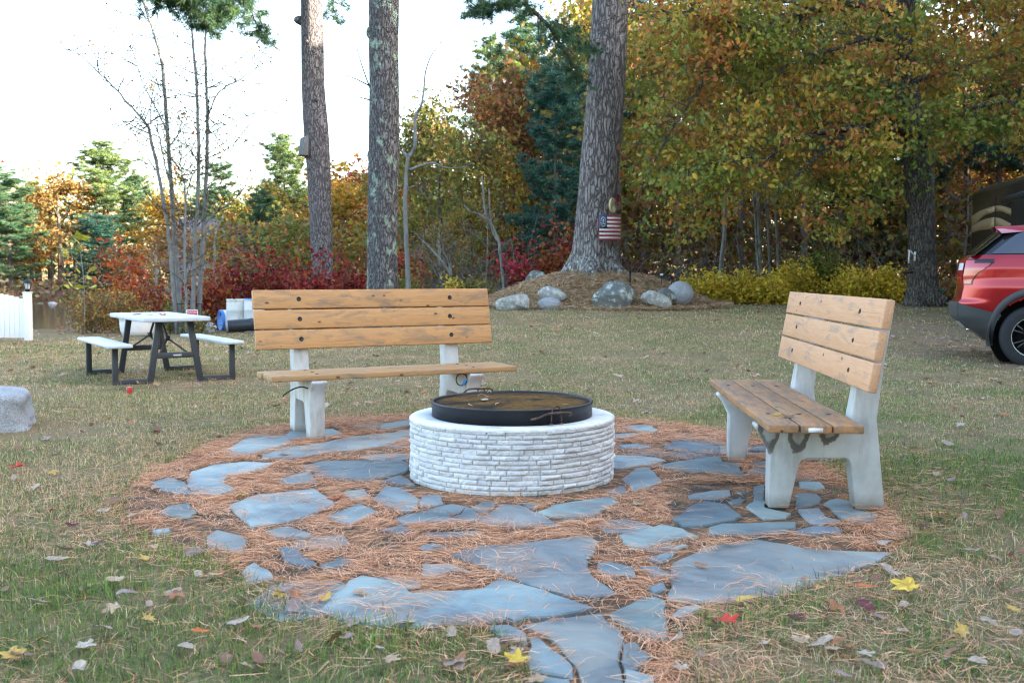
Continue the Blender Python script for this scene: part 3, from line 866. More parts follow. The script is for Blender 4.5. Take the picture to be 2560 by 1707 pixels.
def concrete_mat(name, base=(0.56, 0.57, 0.56), stains=()):
    k = NT(name)
    v = k.co()
    n1 = k.noise(v, 4, 6, 0.65); n2 = k.noise(v, 90, 3, 0.6); n3 = k.noise(k.co((4, 4, 0.8)), 4, 5, 0.6)
    c = k.ramp(n1, [(0.28, tuple(x * 0.74 for x in base)), (0.55, base), (0.75, tuple(min(1, x * 1.12) for x in base))])
    c = k.mix(k.math('MULTIPLY', k.mask(n3, 0.52, 0.72), 0.6), c, (0.30, 0.27, 0.22))
    c = k.mix(k.mask(n2, 0.74, 0.82), c, tuple(x * 0.6 for x in base))
    tz_ = k.n('ShaderNodeTexCoord'); sz_ = k.n('ShaderNodeSeparateXYZ'); k.l(tz_.outputs['Object'], sz_.inputs[0])
    if name.startswith('cast'):
        gm = k.ramp(k.math('ADD', sz_.outputs['Z'], k.math('MULTIPLY', k.math('SUBTRACT', n1, 0.5), 0.12)), [(0.0, (0.75,) * 3), (0.075, (0, 0, 0))])
        c = k.mix(gm, c, (0.20, 0.19, 0.15))
    if stains:
        tc = k.n('ShaderNodeTexCoord'); sp = k.n('ShaderNodeSeparateXYZ'); k.l(tc.outputs['Object'], sp.inputs[0])
        nz = k.noise(v, 13, 4, 0.6)
        for (yc, wy, zc, hz) in stains:
            dy = k.math('DIVIDE', k.math('SUBTRACT', sp.outputs['Y'], yc), wy)
            dz = k.math('DIVIDE', k.math('SUBTRACT', sp.outputs['Z'], zc), hz)
            d = k.math('SQRT', k.math('ADD', k.math('MULTIPLY', dy, dy), k.math('MULTIPLY', dz, dz)))
            d = k.math('ADD', d, k.math('MULTIPLY', k.math('SUBTRACT', nz, 0.5), 0.9))
            m = k.ramp(d, [(0.0, (0.25,) * 3), (0.5, (0.35,) * 3), (0.62, (0.95,) * 3), (0.88, (0.9,) * 3), (0.97, (0, 0, 0))])
            c = k.mix(m, c, (0.10, 0.09, 0.075))
    hh = k.math('ADD', n1, k.math('MULTIPLY', n2, 0.5))
    k.color(c).rough(0.85, 0.25).bump(hh, 0.25, 0.004)
    return k.m
CONC = concrete_mat('cast_concrete')
CONC_ST = concrete_mat('cast_concrete_stained', (0.50, 0.51, 0.49), ((-0.005, 0.055, 0.40, 0.13), (0.135, 0.058, 0.40, 0.13), (0.285, 0.055, 0.41, 0.10)))
DARKM = simple('dark_bolt_steel', (0.035, 0.033, 0.032), 0.5, 0.3, 40, 0.2, 0.001, 0.5, 0.6)
BLACK = simple('black_enamel', (0.010, 0.010, 0.012), 0.42, 0.2, 20, 0.1, 0.001, 0.35)
WHITE = simple('white_plastic', (0.72, 0.73, 0.74), 0.45, 0.06, 6, 0.05, 0.001, 0.5)
IRON = simple('rusty_iron', (0.10, 0.06, 0.045), 0.7, 0.5, 30, 0.4, 0.001, 0.4, 0.4)

# ================================================================== fire pit
pit = thing('fire_pit', 'low round fire pit of thin pale stone courses on the patio', 'fire pit', (PIT_C[0], PIT_C[1], 0.0))
NTH, NZ = 1500, 168
th = np.linspace(0, 2 * math.pi, NTH, endpoint=False)
zz = np.linspace(-0.02, PIT_H, NZ)
T, Z = np.meshgrid(th, zz, indexing='xy')          # (NZ,NTH)
T, Z = T.T, Z.T
NC = 13
rg = np.random.default_rng(5)
edges = np.linspace(0.0, PIT_H, NC + 1) + np.r_[0, rg.normal(0, 0.0016, NC - 1), 0]
rad = np.full(T.shape, 0.0); dirt = np.zeros(T.shape)
tone = np.ones(T.shape)
for c in range(NC):
    z0, z1 = edges[c], edges[c + 1]
    if c == 0: z0 = -0.05
    wob = 0.0008 * np.sin(T * 9 + c) + 0.0005 * np.sin(T * 23 + 2 * c)
    inz = (Z >= z0) & (Z < z1)
    cuts = [0.0]
    while cuts[-1] < 2 * math.pi:
        cuts.append(cuts[-1] + rg.choice([0.10, 0.14, 0.18, 0.24, 0.30, 0.36]) * rg.uniform(0.8, 1.2))
    cuts = np.array(cuts[:-1]); cuts *= 1.0
    cuts = (cuts + rg.uniform(0, 6.28)) % (2 * math.pi); cuts.sort()
    bi = np.searchsorted(cuts, T)
    off = rg.normal(0, 0.0035, len(cuts) + 1); off[-1] = off[0]
    tn = rg.uniform(0.88, 1.08, len(cuts) + 1); tn[-1] = tn[0]
    dth = np.min(np.abs(((T[..., None] - cuts + math.pi) % (2 * math.pi)) - math.pi), axis=-1) * PIT_R
    dzz = np.minimum(Z - z0, z1 - Z)
    jd = np.minimum(dth, dzz + wob)
    prof = np.sqrt(np.clip((np.minimum(dth * 0.8, dzz + wob) - 0.0008) / 0.007, 0, 1))
    rad = np.where(inz, -0.009 * (1 - prof) + (off[bi]) * prof, rad)
    jv = np.maximum(1 - sstep(0.0005, 0.0045, dth), 0.75 * (1 - sstep(0.0, 0.0028, dzz)))
    dirt = np.where(inz, jv * (0.45 + 0.55 * vnoise(T * 5, Z * 20, 1.0, 58)), dirt)
    tone = np.where(inz, tn[bi], tone)
rough = 0.006 * (vnoise(T * 14, Z * 24, 1.0, 51) - 0.5) + 0.006 * (vnoise(T * 34, Z * 60, 1.0, 52) - 0.5) + 0.003 * (vnoise(T * 90, Z * 150, 1.0, 53) - 0.5)
rad = PIT_R + rad + rough * (1 - dirt)
V = np.stack([rad * np.cos(T), rad * np.sin(T), Z], -1).reshape(-1, 3)
i_, j_ = np.meshgrid(np.arange(NTH), np.arange(NZ - 1), indexing='ij'); i2 = (i_ + 1) % NTH
q = np.stack([i_ * NZ + j_, i2 * NZ + j_, i2 * NZ + j_ + 1, i_ * NZ + j_ + 1], -1).reshape(-1, 4)
stone = np.array((0.60, 0.60, 0.595)); mort = np.array((0.26, 0.27, 0.28)); moss = np.array((0.40, 0.40, 0.31))
cc = stone * tone[..., None]
low = (1 - sstep(0.0, 0.05, Z)) * vnoise(T * 8, Z * 10, 1, 55)
cc = cc * (1 - 0.8 * low[..., None]) + moss * 0.8 * low[..., None]
cc = cc * (1 - 0.75 * dirt[..., None]) + mort * 0.75 * dirt[..., None]
k = NT('split_face_stone')
at_ = k.n('ShaderNodeAttribute', attribute_name='Col')
v_ = k.co(); n2 = k.noise(v_, 70, 5, 0.7); n1 = k.noise(v_, 14, 4, 0.6)
c_ = k.mix(1.0, at_.outputs['Color'], k.ramp(n1, [(0.3, (0.84, 0.85, 0.88)), (0.7, (1.1, 1.1, 1.08))]), 'MULTIPLY')
k.color(c_).rough(0.85, 0.25).bump(n2, 0.5, 0.006)
obj('stone_wall', mesh_np('stone_wall', V, q, cc.reshape(-1, 3), True), k.m, pit)
# cap: mortar ledge round the liner
capm = MB()
prof = [(PIT_R + 0.002, PIT_H - 0.012), (PIT_R + 0.004, PIT_H - 0.004), (PIT_R - 0.006, PIT_H + 0.004), (PIT_R - 0.05, PIT_H + 0.006), (0.47, PIT_H + 0.004), (0.445, PIT_H + 0.0), (0.44, PIT_H - 0.2)]
capm.lathe(prof, 160)
capmat = concrete_mat('pale_mortar', (0.68, 0.69, 0.69))
capm.build('capstone', capmat, pit, smooth=True)
lin = MB(); lin.lathe([(0.452, PIT_H - 0.25), (0.452, PIT_H + 0.018), (0.444, PIT_H + 0.018), (0.444, PIT_H - 0.25)], 96)
lin.build('steel_liner', BLACK, pit, smooth=True)

# lid: black steel cover with a rusty mesh top
LZ = PIT_H + 0.0075
lid = thing('fire_pit_cover', 'black steel cover with a rust stained mesh top lying on the fire pit', 'pit cover', (PIT_C[0], PIT_C[1], LZ))
LR, LH = 0.466, 0.082
rm = MB()
rm.lathe([(LR - 0.006, 0.0), (LR, 0.0), (LR + 0.001, LH - 0.012), (LR + 0.006, LH - 0.006), (LR + 0.004, LH), (LR - 0.006, LH + 0.002), (LR - 0.014, LH - 0.004), (LR - 0.012, LH - 0.03), (LR - 0.012, 0.0)], 160)
rm.build('rim', BLACK, lid, smooth=True)
k = NT('rusty_mesh')
v_ = k.co()
n1 = k.noise(k.co((1, 1.6, 1)), 4.2, 4, 0.6, 0.3); n2 = k.noise(v_, 35, 5, 0.7)
tc = k.n('ShaderNodeTexCoord'); gr = k.n('ShaderNodeVectorMath', operation='LENGTH'); k.l(tc.outputs['Object'], gr.inputs[0])
edge = k.ramp(gr.outputs['Value'], [(0.0, (0.55,) * 3), (0.12, (0.75,) * 3), (0.25, (0.85,) * 3), (0.40, (0.75,) * 3), (0.46, (0,) * 3)])
f = k.math('MULTIPLY', k.mask(n1, 0.33, 0.55), edge)
rust = k.ramp(n2, [(0.3, (0.075, 0.036, 0.007)), (0.55, (0.20, 0.10, 0.018)), (0.8, (0.30, 0.17, 0.035))])
bx = k.n('ShaderNodeTexWave', wave_type='BANDS'); bx.inputs['Scale'].default_value = 34; k.l(k.co(rot=(0, 0, 0.785)), bx.inputs['Vector'])
by = k.n('ShaderNodeTexWave', wave_type='BANDS'); by.inputs['Scale'].default_value = 34; k.l(k.co(rot=(0, 0, -0.785)), by.inputs['Vector'])
wv = k.math('MAXIMUM', bx.outputs['Fac'], by.outputs['Fac'])
c_ = k.mix(f, (0.012, 0.009, 0.007), rust)
c_ = k.mix(1.0, c_, k.ramp(wv, [(0.5, (0.35, 0.35, 0.35)), (0.9, (1.15, 1.15, 1.15))]), 'MULTIPLY')
k.color(c_).rough(0.8, 0.12).bump(wv, 0.6, 0.004)
sm = MB()
sm.lathe([(LR - 0.008, LH - 0.010), (0.40, LH - 0.008), (0.25, LH - 0.004), (0.1, LH + 0.001), (0.002, LH + 0.002)], 96)
sm.build('mesh_top', k.m, lid, smooth=True)
def loop_handle(parent, ang, out=0.0):
    e = MB()
    a = R(ang); ca, sa = math.cos(a), math.sin(a)
    rr = LR + 0.03 + out
    pts = []
    for s in np.linspace(0, math.pi, 11):
        t = math.cos(s) * 0.032; h = 0.0 + math.sin(s) ** 0.6 * 0.088
        pts.append((ca * rr - sa * t, sa * rr + ca * t, 0.012 + h))
    e.tube(spline(pts, 3), 0.0038, 8)
    for s in (1, -1):
        e.lathe([(0.012, 0), (0.012, 0.004), (0.0, 0.005)], 12, c=(ca * rr - sa * 0.032 * s, sa * rr + ca * 0.032 * s, 0.003))
    return e.build('handle_loop', IRON, parent, smooth=True)
loop_handle(lid, -61); loop_handle(lid, 113)
e = MB(); a = R(-61)
pp = [(0.10, -0.49, 0.035), (0.145, -0.488, 0.045), (0.19, -0.472, 0.062), (0.25, -0.445, 0.066), (0.31, -0.41, 0.062), (0.322, -0.40, 0.053), (0.31, -0.405, 0.045)]
e.tube(spline(pp, 4), 0.0062, 8); e.build('locking_rod', IRON, lid, smooth=True)
e = MB(); pp = [(-0.30, 0.40, 0.075), (-0.27, 0.425, 0.096), (-0.20, 0.44, 0.098), (-0.14, 0.45, 0.098), (-0.12, 0.455, 0.088)]
e.tube(spline(pp, 4), 0.0062, 8); e.build('locking_rod', IRON, lid, smooth=True)

# ================================================================== benches
FRAME = [(0.0, 0.0), (0.098, 0.0), (0.146, 0.222), (0.158, 0.242), (0.178, 0.252), (0.368, 0.254), (0.386, 0.246), (0.396, 0.226), (0.425, 0.0), (0.565, 0.0), (0.542, 0.215), (0.517, 0.449), (0.55, 0.745), (0.590, 1.0), (0.490, 1.0), (0.417, 0.612), (0.394, 0.47), (0.388, 0.424), (-0.055, 0.424), (-0.072, 0.415), (-0.072, 0.402), (-0.035, 0.36), (0.0, 0.285)]
def make_bench(label, loc, rz, L, S, wback, wseat, stained, pale):
    b = thing('park_bench', label, 'bench', loc, rz, 'concrete and timber benches round the fire pit')
    for s in (-1, 1):
        m = MB()
        M = Matrix(((0, 0, 1, s * S / 2), (1, 0, 0, 0), (0, 1, 0, 0), (0, 0, 0, 1)))
        m.prism(FRAME, -0.055, 0.055, M)
        m.build('leg_frame', CONC_ST if (stained and s == 1) else CONC, b, bevel=0.010, seg=2, angle=28)
    for i in range(3):          # seat boards
        y0 = -0.068 + i * 0.1475
        m = MB(); m.box((0, 0, 0), (L, 0.138, 0.038))
        sb = m.build('seat_board', wseat, b, bevel=0.005, loc=(rng.normal(0, 0.004), y0 + 0.069, 0.4445))
        for s in (-1, 1):
            h = MB(); h.lathe([(0.013, 0), (0.012, 0.003), (0.0, 0.0035)], 12)
            h.build('bolt', DARKM, sb, loc=(s * S / 2, 0, 0.0185))
        if pale and i == 1:
            t = MB(); t.box((0, 0, 0), (0.002, 0.066, 0.020)); t.build('paper_label', WHITE, sb, loc=(L / 2 + 0.0012, -0.005, -0.002))
    lean = math.atan2(0.093, 0.536)
    for i in range(3):          # back boards
        sdist = 0.150 + i * 0.1475 + 0.069
        yb = 0.394 + math.sin(lean) * sdist - math.cos(lean) * 0.023
        zb = 0.464 + math.cos(lean) * sdist + math.sin(lean) * 0.023
        m = MB(); m.box((0, 0, 0), (L, 0.042, 0.138))
        bb = m.build('back_board', wback, b, bevel=0.005, loc=(rng.normal(0, 0.006), yb, zb))
        bb.rotation_euler = (-lean, 0, rng.normal(0, 0.0015))
        for s in (-1, 1):
            h = MB()
            h.lathe([(0.0, -0.0006), (0.006, -0.0006), (0.006, 0.0035), (0.0105, 0.0035), (0.0125, 0.0)] if pale else [(0.0, 0.001), (0.007, 0.001), (0.008, 0.003), (0.016, 0.002), (0.0175, 0.0)], 14, axis='y')
            o = h.build('bolt', DARKM, bb, smooth=True, loc=(s * S / 2 + rng.normal(0, 0.006), -0.0218, 0.0))
            o.rotation_euler = (0, 0, math.pi)
    return b
make_bench('concrete framed bench with orange weathered boards standing behind the fire pit', (-0.828, 7.40, 0.012), R(26.5), 1.87, 1.20, WOOD, WOOD_SEAT, False, False)
bR = make_bench('concrete framed bench seen from its end with sky-lit paler boards and dark water stains', (1.318, 5.73, 0.012), R(-93.4), 2.08, 1.31, WOOD_SKYLIT, WOOD_RSEAT, True, True)
bR.rotation_euler[1] = 0.0

def bench_pt(loc, rz, p):
    c, s = math.cos(rz), math.sin(rz)
    return (loc[0] + c * p[0] - s * p[1], loc[1] + s * p[0] + c * p[1], loc[2] + p[2])
LB = ((-0.828, 7.40, 0.012), R(26.5))
m = MB()
pts = [bench_pt(*LB, p) for p in ((-0.65, 0.03, 0.36), (-0.70, 0.03, 0.375), (-0.76, 0.02, 0.365), (-0.82, 0.01, 0.335), (-0.84, 0.0, 0.32))]
m.tube(spline(pts, 4), 0.005, 6)
tag(m.build('bench_cord', BLACK, smooth=True), 'short black cable end poking out from the left leg of the bench behind the pit', 'cable')
m = MB()
aa = np.linspace(0, 2 * math.pi * 0.93, 16)
pts = [bench_pt(*LB, (0.50 + 0.045 * math.cos(a), -0.01, 0.375 + 0.045 * math.sin(a))) for a in aa] + [bench_pt(*LB, (0.60, 0.0, 0.37))]
m.tube(spline(pts, 2), 0.004, 6)
cord = tag(m.build('tied_cord', BLACK, smooth=True), 'dark looped cord with a blue clip hanging below the bench seat', 'cord')
m = MB(); m.box(bench_pt(*LB, (0.52, -0.012, 0.352)), (0.02, 0.02, 0.05), Euler((0.2, 0.5, 0)))
m.build('clip', simple('blue_clip', (0.05, 0.25, 0.6), 0.5), cord, bevel=0.004)

# ================================================================== picnic table
TC = (-4.075, 11.78)
tz = H(*TC)
tbl = thing('picnic_table', 'folding picnic table with white plastic top and seats on charcoal steel legs', 'picnic table', (TC[0], TC[1], tz), R(33))
STEEL = simple('charcoal_steel', (0.042, 0.048, 0.055), 0.5, 0.15, 12, 0.1, 0.001, 0.45)
TOPM = simple('pale_grey_plastic', (0.50, 0.54, 0.60), 0.5, 0.10, 5, 0.1, 0.001, 0.4)
def rrect(w_, l_, r_, n=5):
    o = []
    for (cx, cy_, a0) in ((w_ / 2 - r_, l_ / 2 - r_, 0), (-w_ / 2 + r_, l_ / 2 - r_, 90), (-w_ / 2 + r_, -l_ / 2 + r_, 180), (w_ / 2 - r_, -l_ / 2 + r_, 270)):
        for a in np.linspace(a0, a0 + 90, n):
            o.append((cx + r_ * math.cos(R(a)), cy_ + r_ * math.sin(R(a))))
    return o
m = MB(); m.prism(rrect(0.72, 1.75, 0.06), 0.672, 0.72); m.build('tabletop', TOPM, tbl, bevel=0.010, angle=50)
for s in (-1, 1):
    m = MB(); m.prism([(x + s * 0.60, y) for x, y in rrect(0.26, 1.75, 0.05)], 0.405, 0.44); m.build('bench_seat', TOPM, tbl, bevel=0.010, angle=50)
def bar(m, p, q, wx, wy):
    """rectangular bar from p to q in the x-z plane at a fixed y; width wx in plane, wy in y"""
    p = np.array(p, float); q = np.array(q, float)
    d = q - p; L = np.linalg.norm(d); d /= L
    n_ = np.array([-d[2], 0, d[0]])
    vs = []
    for e in (p, q):
        for a, b in ((-1, -1), (1, -1), (1, 1), (-1, 1)):
            vs.append(e + n_ * a * wx / 2 + np.array([0, 1, 0]) * b * wy / 2)
    m.add(vs, [np.array([[0, 1, 2, 3], [7, 6, 5, 4], [0, 4, 5, 1], [1, 5, 6, 2], [2, 6, 7, 3], [3, 7, 4, 0]])])
for e, y in ((-1, -0.70), (1, 0.70)):
    m = MB()
    for s in (-1, 1):
        bar(m, (s * 0.63, y, 0.0), (s * 0.63, y, 0.404), 0.062, 0.04)
        bar(m, (s * 0.599, y, 0.03), (s * 0.262, y, 0.03), 0.056, 0.038)
        bar(m, (s * 0.275, y, 0.0), (s * 0.165, y, 0.671), 0.068, 0.042)
    bar(m, (-0.20, y, 0.30), (0.20, y, 0.30), 0.062, 0.036)
    fr = m.build('leg_frame', STEEL, tbl, bevel=0.006)
    if e == -1:
        p_ = MB(); p_.box((0.02, y - 0.0195, 0.30), (0.09, 0.003, 0.022)); pl = p_.build('maker_plate', simple('grey_plate', (0.35, 0.38, 0.42), 0.4), fr)
        fc = bpy.data.curves.new('plate_text', 'FONT'); fc.body = 'LIFETIME'; fc.size = 0.017; fc.align_x = 'CENTER'; fc.align_y = 'CENTER'; fc.extrude = 0.0005
        fo = bpy.data.objects.new('plate_text', fc); COL.objects.link(fo)
        dg = bpy.context.evaluated_depsgraph_get(); fm = bpy.data.meshes.new_from_object(fo.evaluated_get(dg)); bpy.data.objects.remove(fo)
        fm.name = 'plate_lettering'; fm.materials.clear()
        lt = obj('plate_lettering', fm, WHITE, fr, loc=(0.02, y - 0.0216, 0.30)); lt.rotation_euler = (math.pi / 2, 0, 0)
for e in (-1, 1):
    m = MB()
    m.tube([(0.0, e * 0.15, 0.665), (0.0, e * 0.40, 0.47)], 0.014, 8)
    m.tube([(0.0, e * 0.40, 0.47), (0.17, e * 0.68, 0.30)], 0.011, 8)
    m.tube([(0.0, e * 0.40, 0.47), (-0.17, e * 0.68, 0.30)], 0.011, 8)
    m.box((0, e * 0.40, 0.47), (0.045, 0.05, 0.05))
    m.build('folding_brace', STEEL, tbl)

# ================================================================== rocks
def rock_mesh(name, dims, seed, flat=0.0, sub=4, rough=0.18, sharp=0.0):
    rg = np.random.default_rng(seed)
    b = bmesh.new(); bmesh.ops.create_icosphere(b, subdivisions=sub, radius=1.0)
    dirs = rg.normal(0, 1, (9, 3)); dirs /= np.linalg.norm(dirs, axis=1)[:, None]
    offs = rg.uniform(0.50, 0.85, 9)
    fr = rg.uniform(1.2, 9, (14, 3)); ph = rg.uniform(0, 6.28, 14)
    for v in b.verts:
        p = np.array(v.co)
        r = 1.0
        for d, o in zip(dirs, offs):        # planar facets
            t = p @ d
            if t > 1e-3: r = min(r, o / t + 0.0) if sharp > 0 else r
        if sharp: r = 1 - sharp * (1 - r)
        nz = sum(math.sin(p @ f * 2 + q) / np.linalg.norm(f) for f, q in zip(fr, ph)) * rough * 0.28
        p = p * (r + nz)
        if flat: p[2] = max(p[2], -flat)
        v.co = (p[0] * dims[0] / 2, p[1] * dims[1] / 2, p[2] * dims[2] / 2)
    me = bpy.data.meshes.new(name); b.to_mesh(me); b.free()
    me.polygons.foreach_set('use_smooth', np.ones(len(me.polygons), bool))
    return me
def rock_mat(name, c1, c2, lichen, th=(0.56, 0.66), sc=5):
    k = NT(name); v = k.co()
    n1 = k.noise(v, 3.5, 6, 0.65); n2 = k.noise(v, 45, 5, 0.7); n3 = k.noise(v, sc, 6, 0.72)
    c = k.ramp(n1, [(0.3, c1), (0.7, c2)])
    c = k.mix(k.mask(n3, *th), c, lichen)
    c = k.mix(1.0, c, k.ramp(n2, [(0.3, (0.65,) * 3), (0.7, (1.3,) * 3)]), 'MULTIPLY')
    k.color(c).rough(0.9, 0.2).bump(k.math('ADD', n2, n3), 0.7, 0.025)
    return k.m
RK1 = rock_mat('lichened_rock', (0.26, 0.27, 0.265), (0.42, 0.43, 0.41), (0.58, 0.61, 0.54), (0.50, 0.60), 7)
RK2 = rock_mat('dark_lichened_rock', (0.12, 0.135, 0.13), (0.21, 0.23, 0.215), (0.48, 0.53, 0.49), (0.52, 0.59), 5)
RK3 = rock_mat('grey_granite', (0.27, 0.29, 0.31), (0.38, 0.40, 0.42), (0.46, 0.48, 0.48), (0.6, 0.75))
RG = 'boulders set along the front of the mound'
def rock(px, Y, mat_, seed, label, depth=0.7, rot=(0, 0, 0), sharp=0.7, group=RG, lift=0, flat=0, rough=0.18):
    u0, v0, u1, v1 = px
    a, b_ = at(u0, v1, Y), at(u1, v0, Y)
    wd, ht = b_.x - a.x, b_.z - a.z
    me = rock_mesh('boulder', (wd * 1.14, wd * depth, ht * 1.34), seed, flat, 5, rough, sharp)
    o = obj('boulder', me, mat_, None, loc=((a.x + b_.x) / 2, Y, a.z + ht * 0.31 + lift))
    o.rotation_euler = rot
    tag(o, label, 'boulder', group)
    return o
rock((1240, 733, 1330, 775), 23.0, RK1, 3, 'pale low boulder at the left end of the mound beside the bench back', 0.6, (0, R(-8), 0.2))
rock((1347, 714, 1413, 745), 23.6, RK1, 8, 'mottled white and grey boulder sitting on top of a smaller rounded stone', 0.7, (0, R(10), 0), 0.4)
rock((1347, 742, 1401, 770), 23.1, RK3, 12, 'small smooth bluish boulder under the mottled one on the mound', 0.7, (0, 0, 0), 0.2)
rock((1484, 701, 1588, 767), 23.2, RK2, 21, 'largest dark boulder with white lichen patches in front of the big pine', 0.7, (0, R(4), 0.4), 0.75)
rock((1596, 728, 1677, 760), 23.2, RK1, 27, 'flat slab shaped boulder leaning down to the right of the dark one', 0.5, (0, R(17), 0.1), 0.8, flat=0.6)
rock((1641, 718, 1697, 755), 23.6, RK2, 33, 'jagged grey boulder wedged between the flat slab and the round boulder', 0.7, (0, R(12), 0.6), 0.85)
rock((1671, 702, 1732, 750), 23.9, RK3, 41, 'smooth round pale grey boulder at the right end by the yellow bushes', 0.8, (0, 0, 0), 0.1, rough=0.08)
rock((1316, 673, 1362, 706), 26.5, RK2, 47, 'half hidden brownish boulder behind the mound under the red leaves', 0.8, (0, 0, 0), 0.6, group=None)

# granite block at the left edge
m = MB()
p0 = gp(80, 1068)
gb = bmesh.new(); bmesh.ops.create_cube(gb, size=1.0)
bmesh.ops.subdivide_edges(gb, edges=gb.edges[:], cuts=22, use_grid_fill=True)
rg = np.random.default_rng(77)
fr = rg.normal(0, 1, (18, 3)); fr *= np.linspace(2, 16, 18)[:, None] / np.linalg.norm(fr, axis=1)[:, None]; ph = rg.uniform(0, 6.28, 18)
for v in gb.verts:
    p = np.array(v.co) * 2
    nrm = (np.abs(p) ** 9).sum() ** (1 / 9.0)
    p = p / nrm
    d = sum(math.sin(f @ p * 1.6 + q) / np.linalg.norm(f) for f, q in zip(fr, ph)) * 0.02
    sq = p * np.array([0.62, 0.36, 0.18]) * (1 + d)
    if p[2] < 0: sq[0] += 0.05 * (-p[2]) * (p[0] > 0)
    v.co = sq
me = bpy.data.meshes.new('granite_block'); gb.to_mesh(me); gb.free()
me.polygons.foreach_set('use_smooth', np.ones(len(me.polygons), bool))
k = NT('grey_granite_block'); v = k.co()
n2 = k.noise(v, 75, 4, 0.75); n1 = k.noise(v, 6, 5, 0.6)
c_ = k.mix(1.0, k.ramp(n1, [(0.3, (0.24, 0.26, 0.28)), (0.7, (0.36, 0.38, 0.40))]), k.ramp(n2, [(0.3, (0.55,) * 3), (0.5, (1, 1, 1)), (0.7, (1.45,) * 3)]), 'MULTIPLY')
k.color(c_).rough(0.85, 0.3).bump(k.math('ADD', n2, n1), 0.6, 0.015)
gbo = tag(obj('granite_block', me, k.m, None, loc=(-4.36, 7.75, 0.115)), 'rough grey granite block lying on the lawn at the left edge', 'stone block')
gbo.rotation_euler = (0, R(1.5), R(18))

# ================================================================== fence and lantern
VIN = simple('white_vinyl', (0.78, 0.80, 0.82), 0.4, 0.03, 3, 0.0, 0.001, 0.5)
FY = 20.0
fpost = at(72, 851, FY); fz0 = fpost.z
fe = thing('picket_fence', 'white vinyl fence of wide boards with a scalloped top at the left edge', 'fence', (fpost.x, FY, fz0), R(-4))
ptop = at(72, 733, FY).z - fz0
m = MB(); m.box((0, 0, ptop / 2), (0.125, 0.125, ptop)); ps = m.build('post', VIN, fe, bevel=0.008)
c_ = MB(); c_.box((0, 0, ptop + 0.012), (0.15, 0.15, 0.022)); c_.build('post_cap', VIN, ps, bevel=0.008)
nb = 30
for i in range(nb):
    xx = -0.062 - 0.055 - i * 0.104
    s = ((i * 0.104) % 1.9) / 1.9
    ht = ptop - 0.10 + 0.13 * math.sin(s * math.pi) ** 0.9
    m = MB(); m.prism([(xx - 0.049, 0.05), (xx + 0.049, 0.05), (xx + 0.049, ht - 0.01), (xx + 0.03, ht), (xx - 0.03, ht), (xx - 0.049, ht - 0.01)], -0.011, 0.011, Matrix(((1, 0, 0, 0), (0, 0, -1, 0), (0, 1, 0, 0), (0, 0, 0, 1))))
    m.build('picket', VIN, fe, bevel=0.003)
for zz_ in (0.16, ptop - 0.30):
    m = MB(); m.box((-0.062 - nb * 0.052, 0.034, zz_), (nb * 0.104, 0.04, 0.09)); m.build('rail', VIN, fe, bevel=0.004)
lp = at(69, 729, 22.5)
lz0 = H(lp.x, 22.5)
lam = thing('post_lantern', 'black lantern on a post just behind the white fence', 'lantern', (lp.x, 22.5, lz0))
m = MB(); m.tube([(0, 0, 0), (0, 0, lp.z - lz0)], 0.035, 10); m.build('post', BLACK, lam)
hh = lp.z - lz0
m = MB()
m.lathe([(0.02, hh), (0.07, hh + 0.03), (0.05, hh + 0.05), (0.06, hh + 0.06)], 6)
for a in range(6):
    m.tube([(0.06 * math.cos(a * math.pi / 3), 0.06 * math.sin(a * math.pi / 3), hh + 0.055), (0.085 * math.cos(a * math.pi / 3), 0.085 * math.sin(a * math.pi / 3), hh + 0.19)], 0.006, 4)
m.lathe([(0.115, hh + 0.185), (0.10, hh + 0.20), (0.04, hh + 0.255), (0.015, hh + 0.27), (0.012, hh + 0.30), (0, hh + 0.305)], 6)
m.build('lantern_head', BLACK, lam)
m = MB(); m.lathe([(0.05, hh + 0.055), (0.072, hh + 0.185)], 6)
m.build('glass', simple('lantern_glass', (0.55, 0.6, 0.62), 0.15, 0.03, 3, 0), lam)
# ================================================================== drums and small things by the shore
BLUE = simple('blue_plastic', (0.06, 0.24, 0.68), 0.4, 0.08, 6, 0, 0.001, 0.5)
BLACKP = simple('black_plastic', (0.030, 0.034, 0.042), 0.45, 0.2, 10, 0.1, 0.002, 0.5)
k = NT('stained_white_drum'); v = k.co((3, 3, 0.7))
n1 = k.noise(v, 3.2, 5, 0.6)
k.color(k.ramp(n1, [(0.3, (0.74, 0.76, 0.76)), (0.56, (0.72, 0.74, 0.70)), (0.66, (0.48, 0.42, 0.36)), (0.75, (0.66, 0.66, 0.62))])).rough(0.45, 0.4)
DRUMW = k.m
DG = 'plastic drums stacked at the shore behind the left bench'
def drum_prof(r, h):
    return [(0.0, 0.0), (r * 0.93, 0.0), (r * 0.97, 0.02), (r * 0.965, 0.05), (r, 0.10), (r, h * 0.33), (r * 1.02, h * 0.345), (r, h * 0.36), (r, h * 0.65), (r * 1.02, h * 0.665), (r, h * 0.68), (r, h - 0.09), (r * 0.95, h - 0.05), (r * 0.99, h - 0.035), (r * 0.99, h - 0.01)]
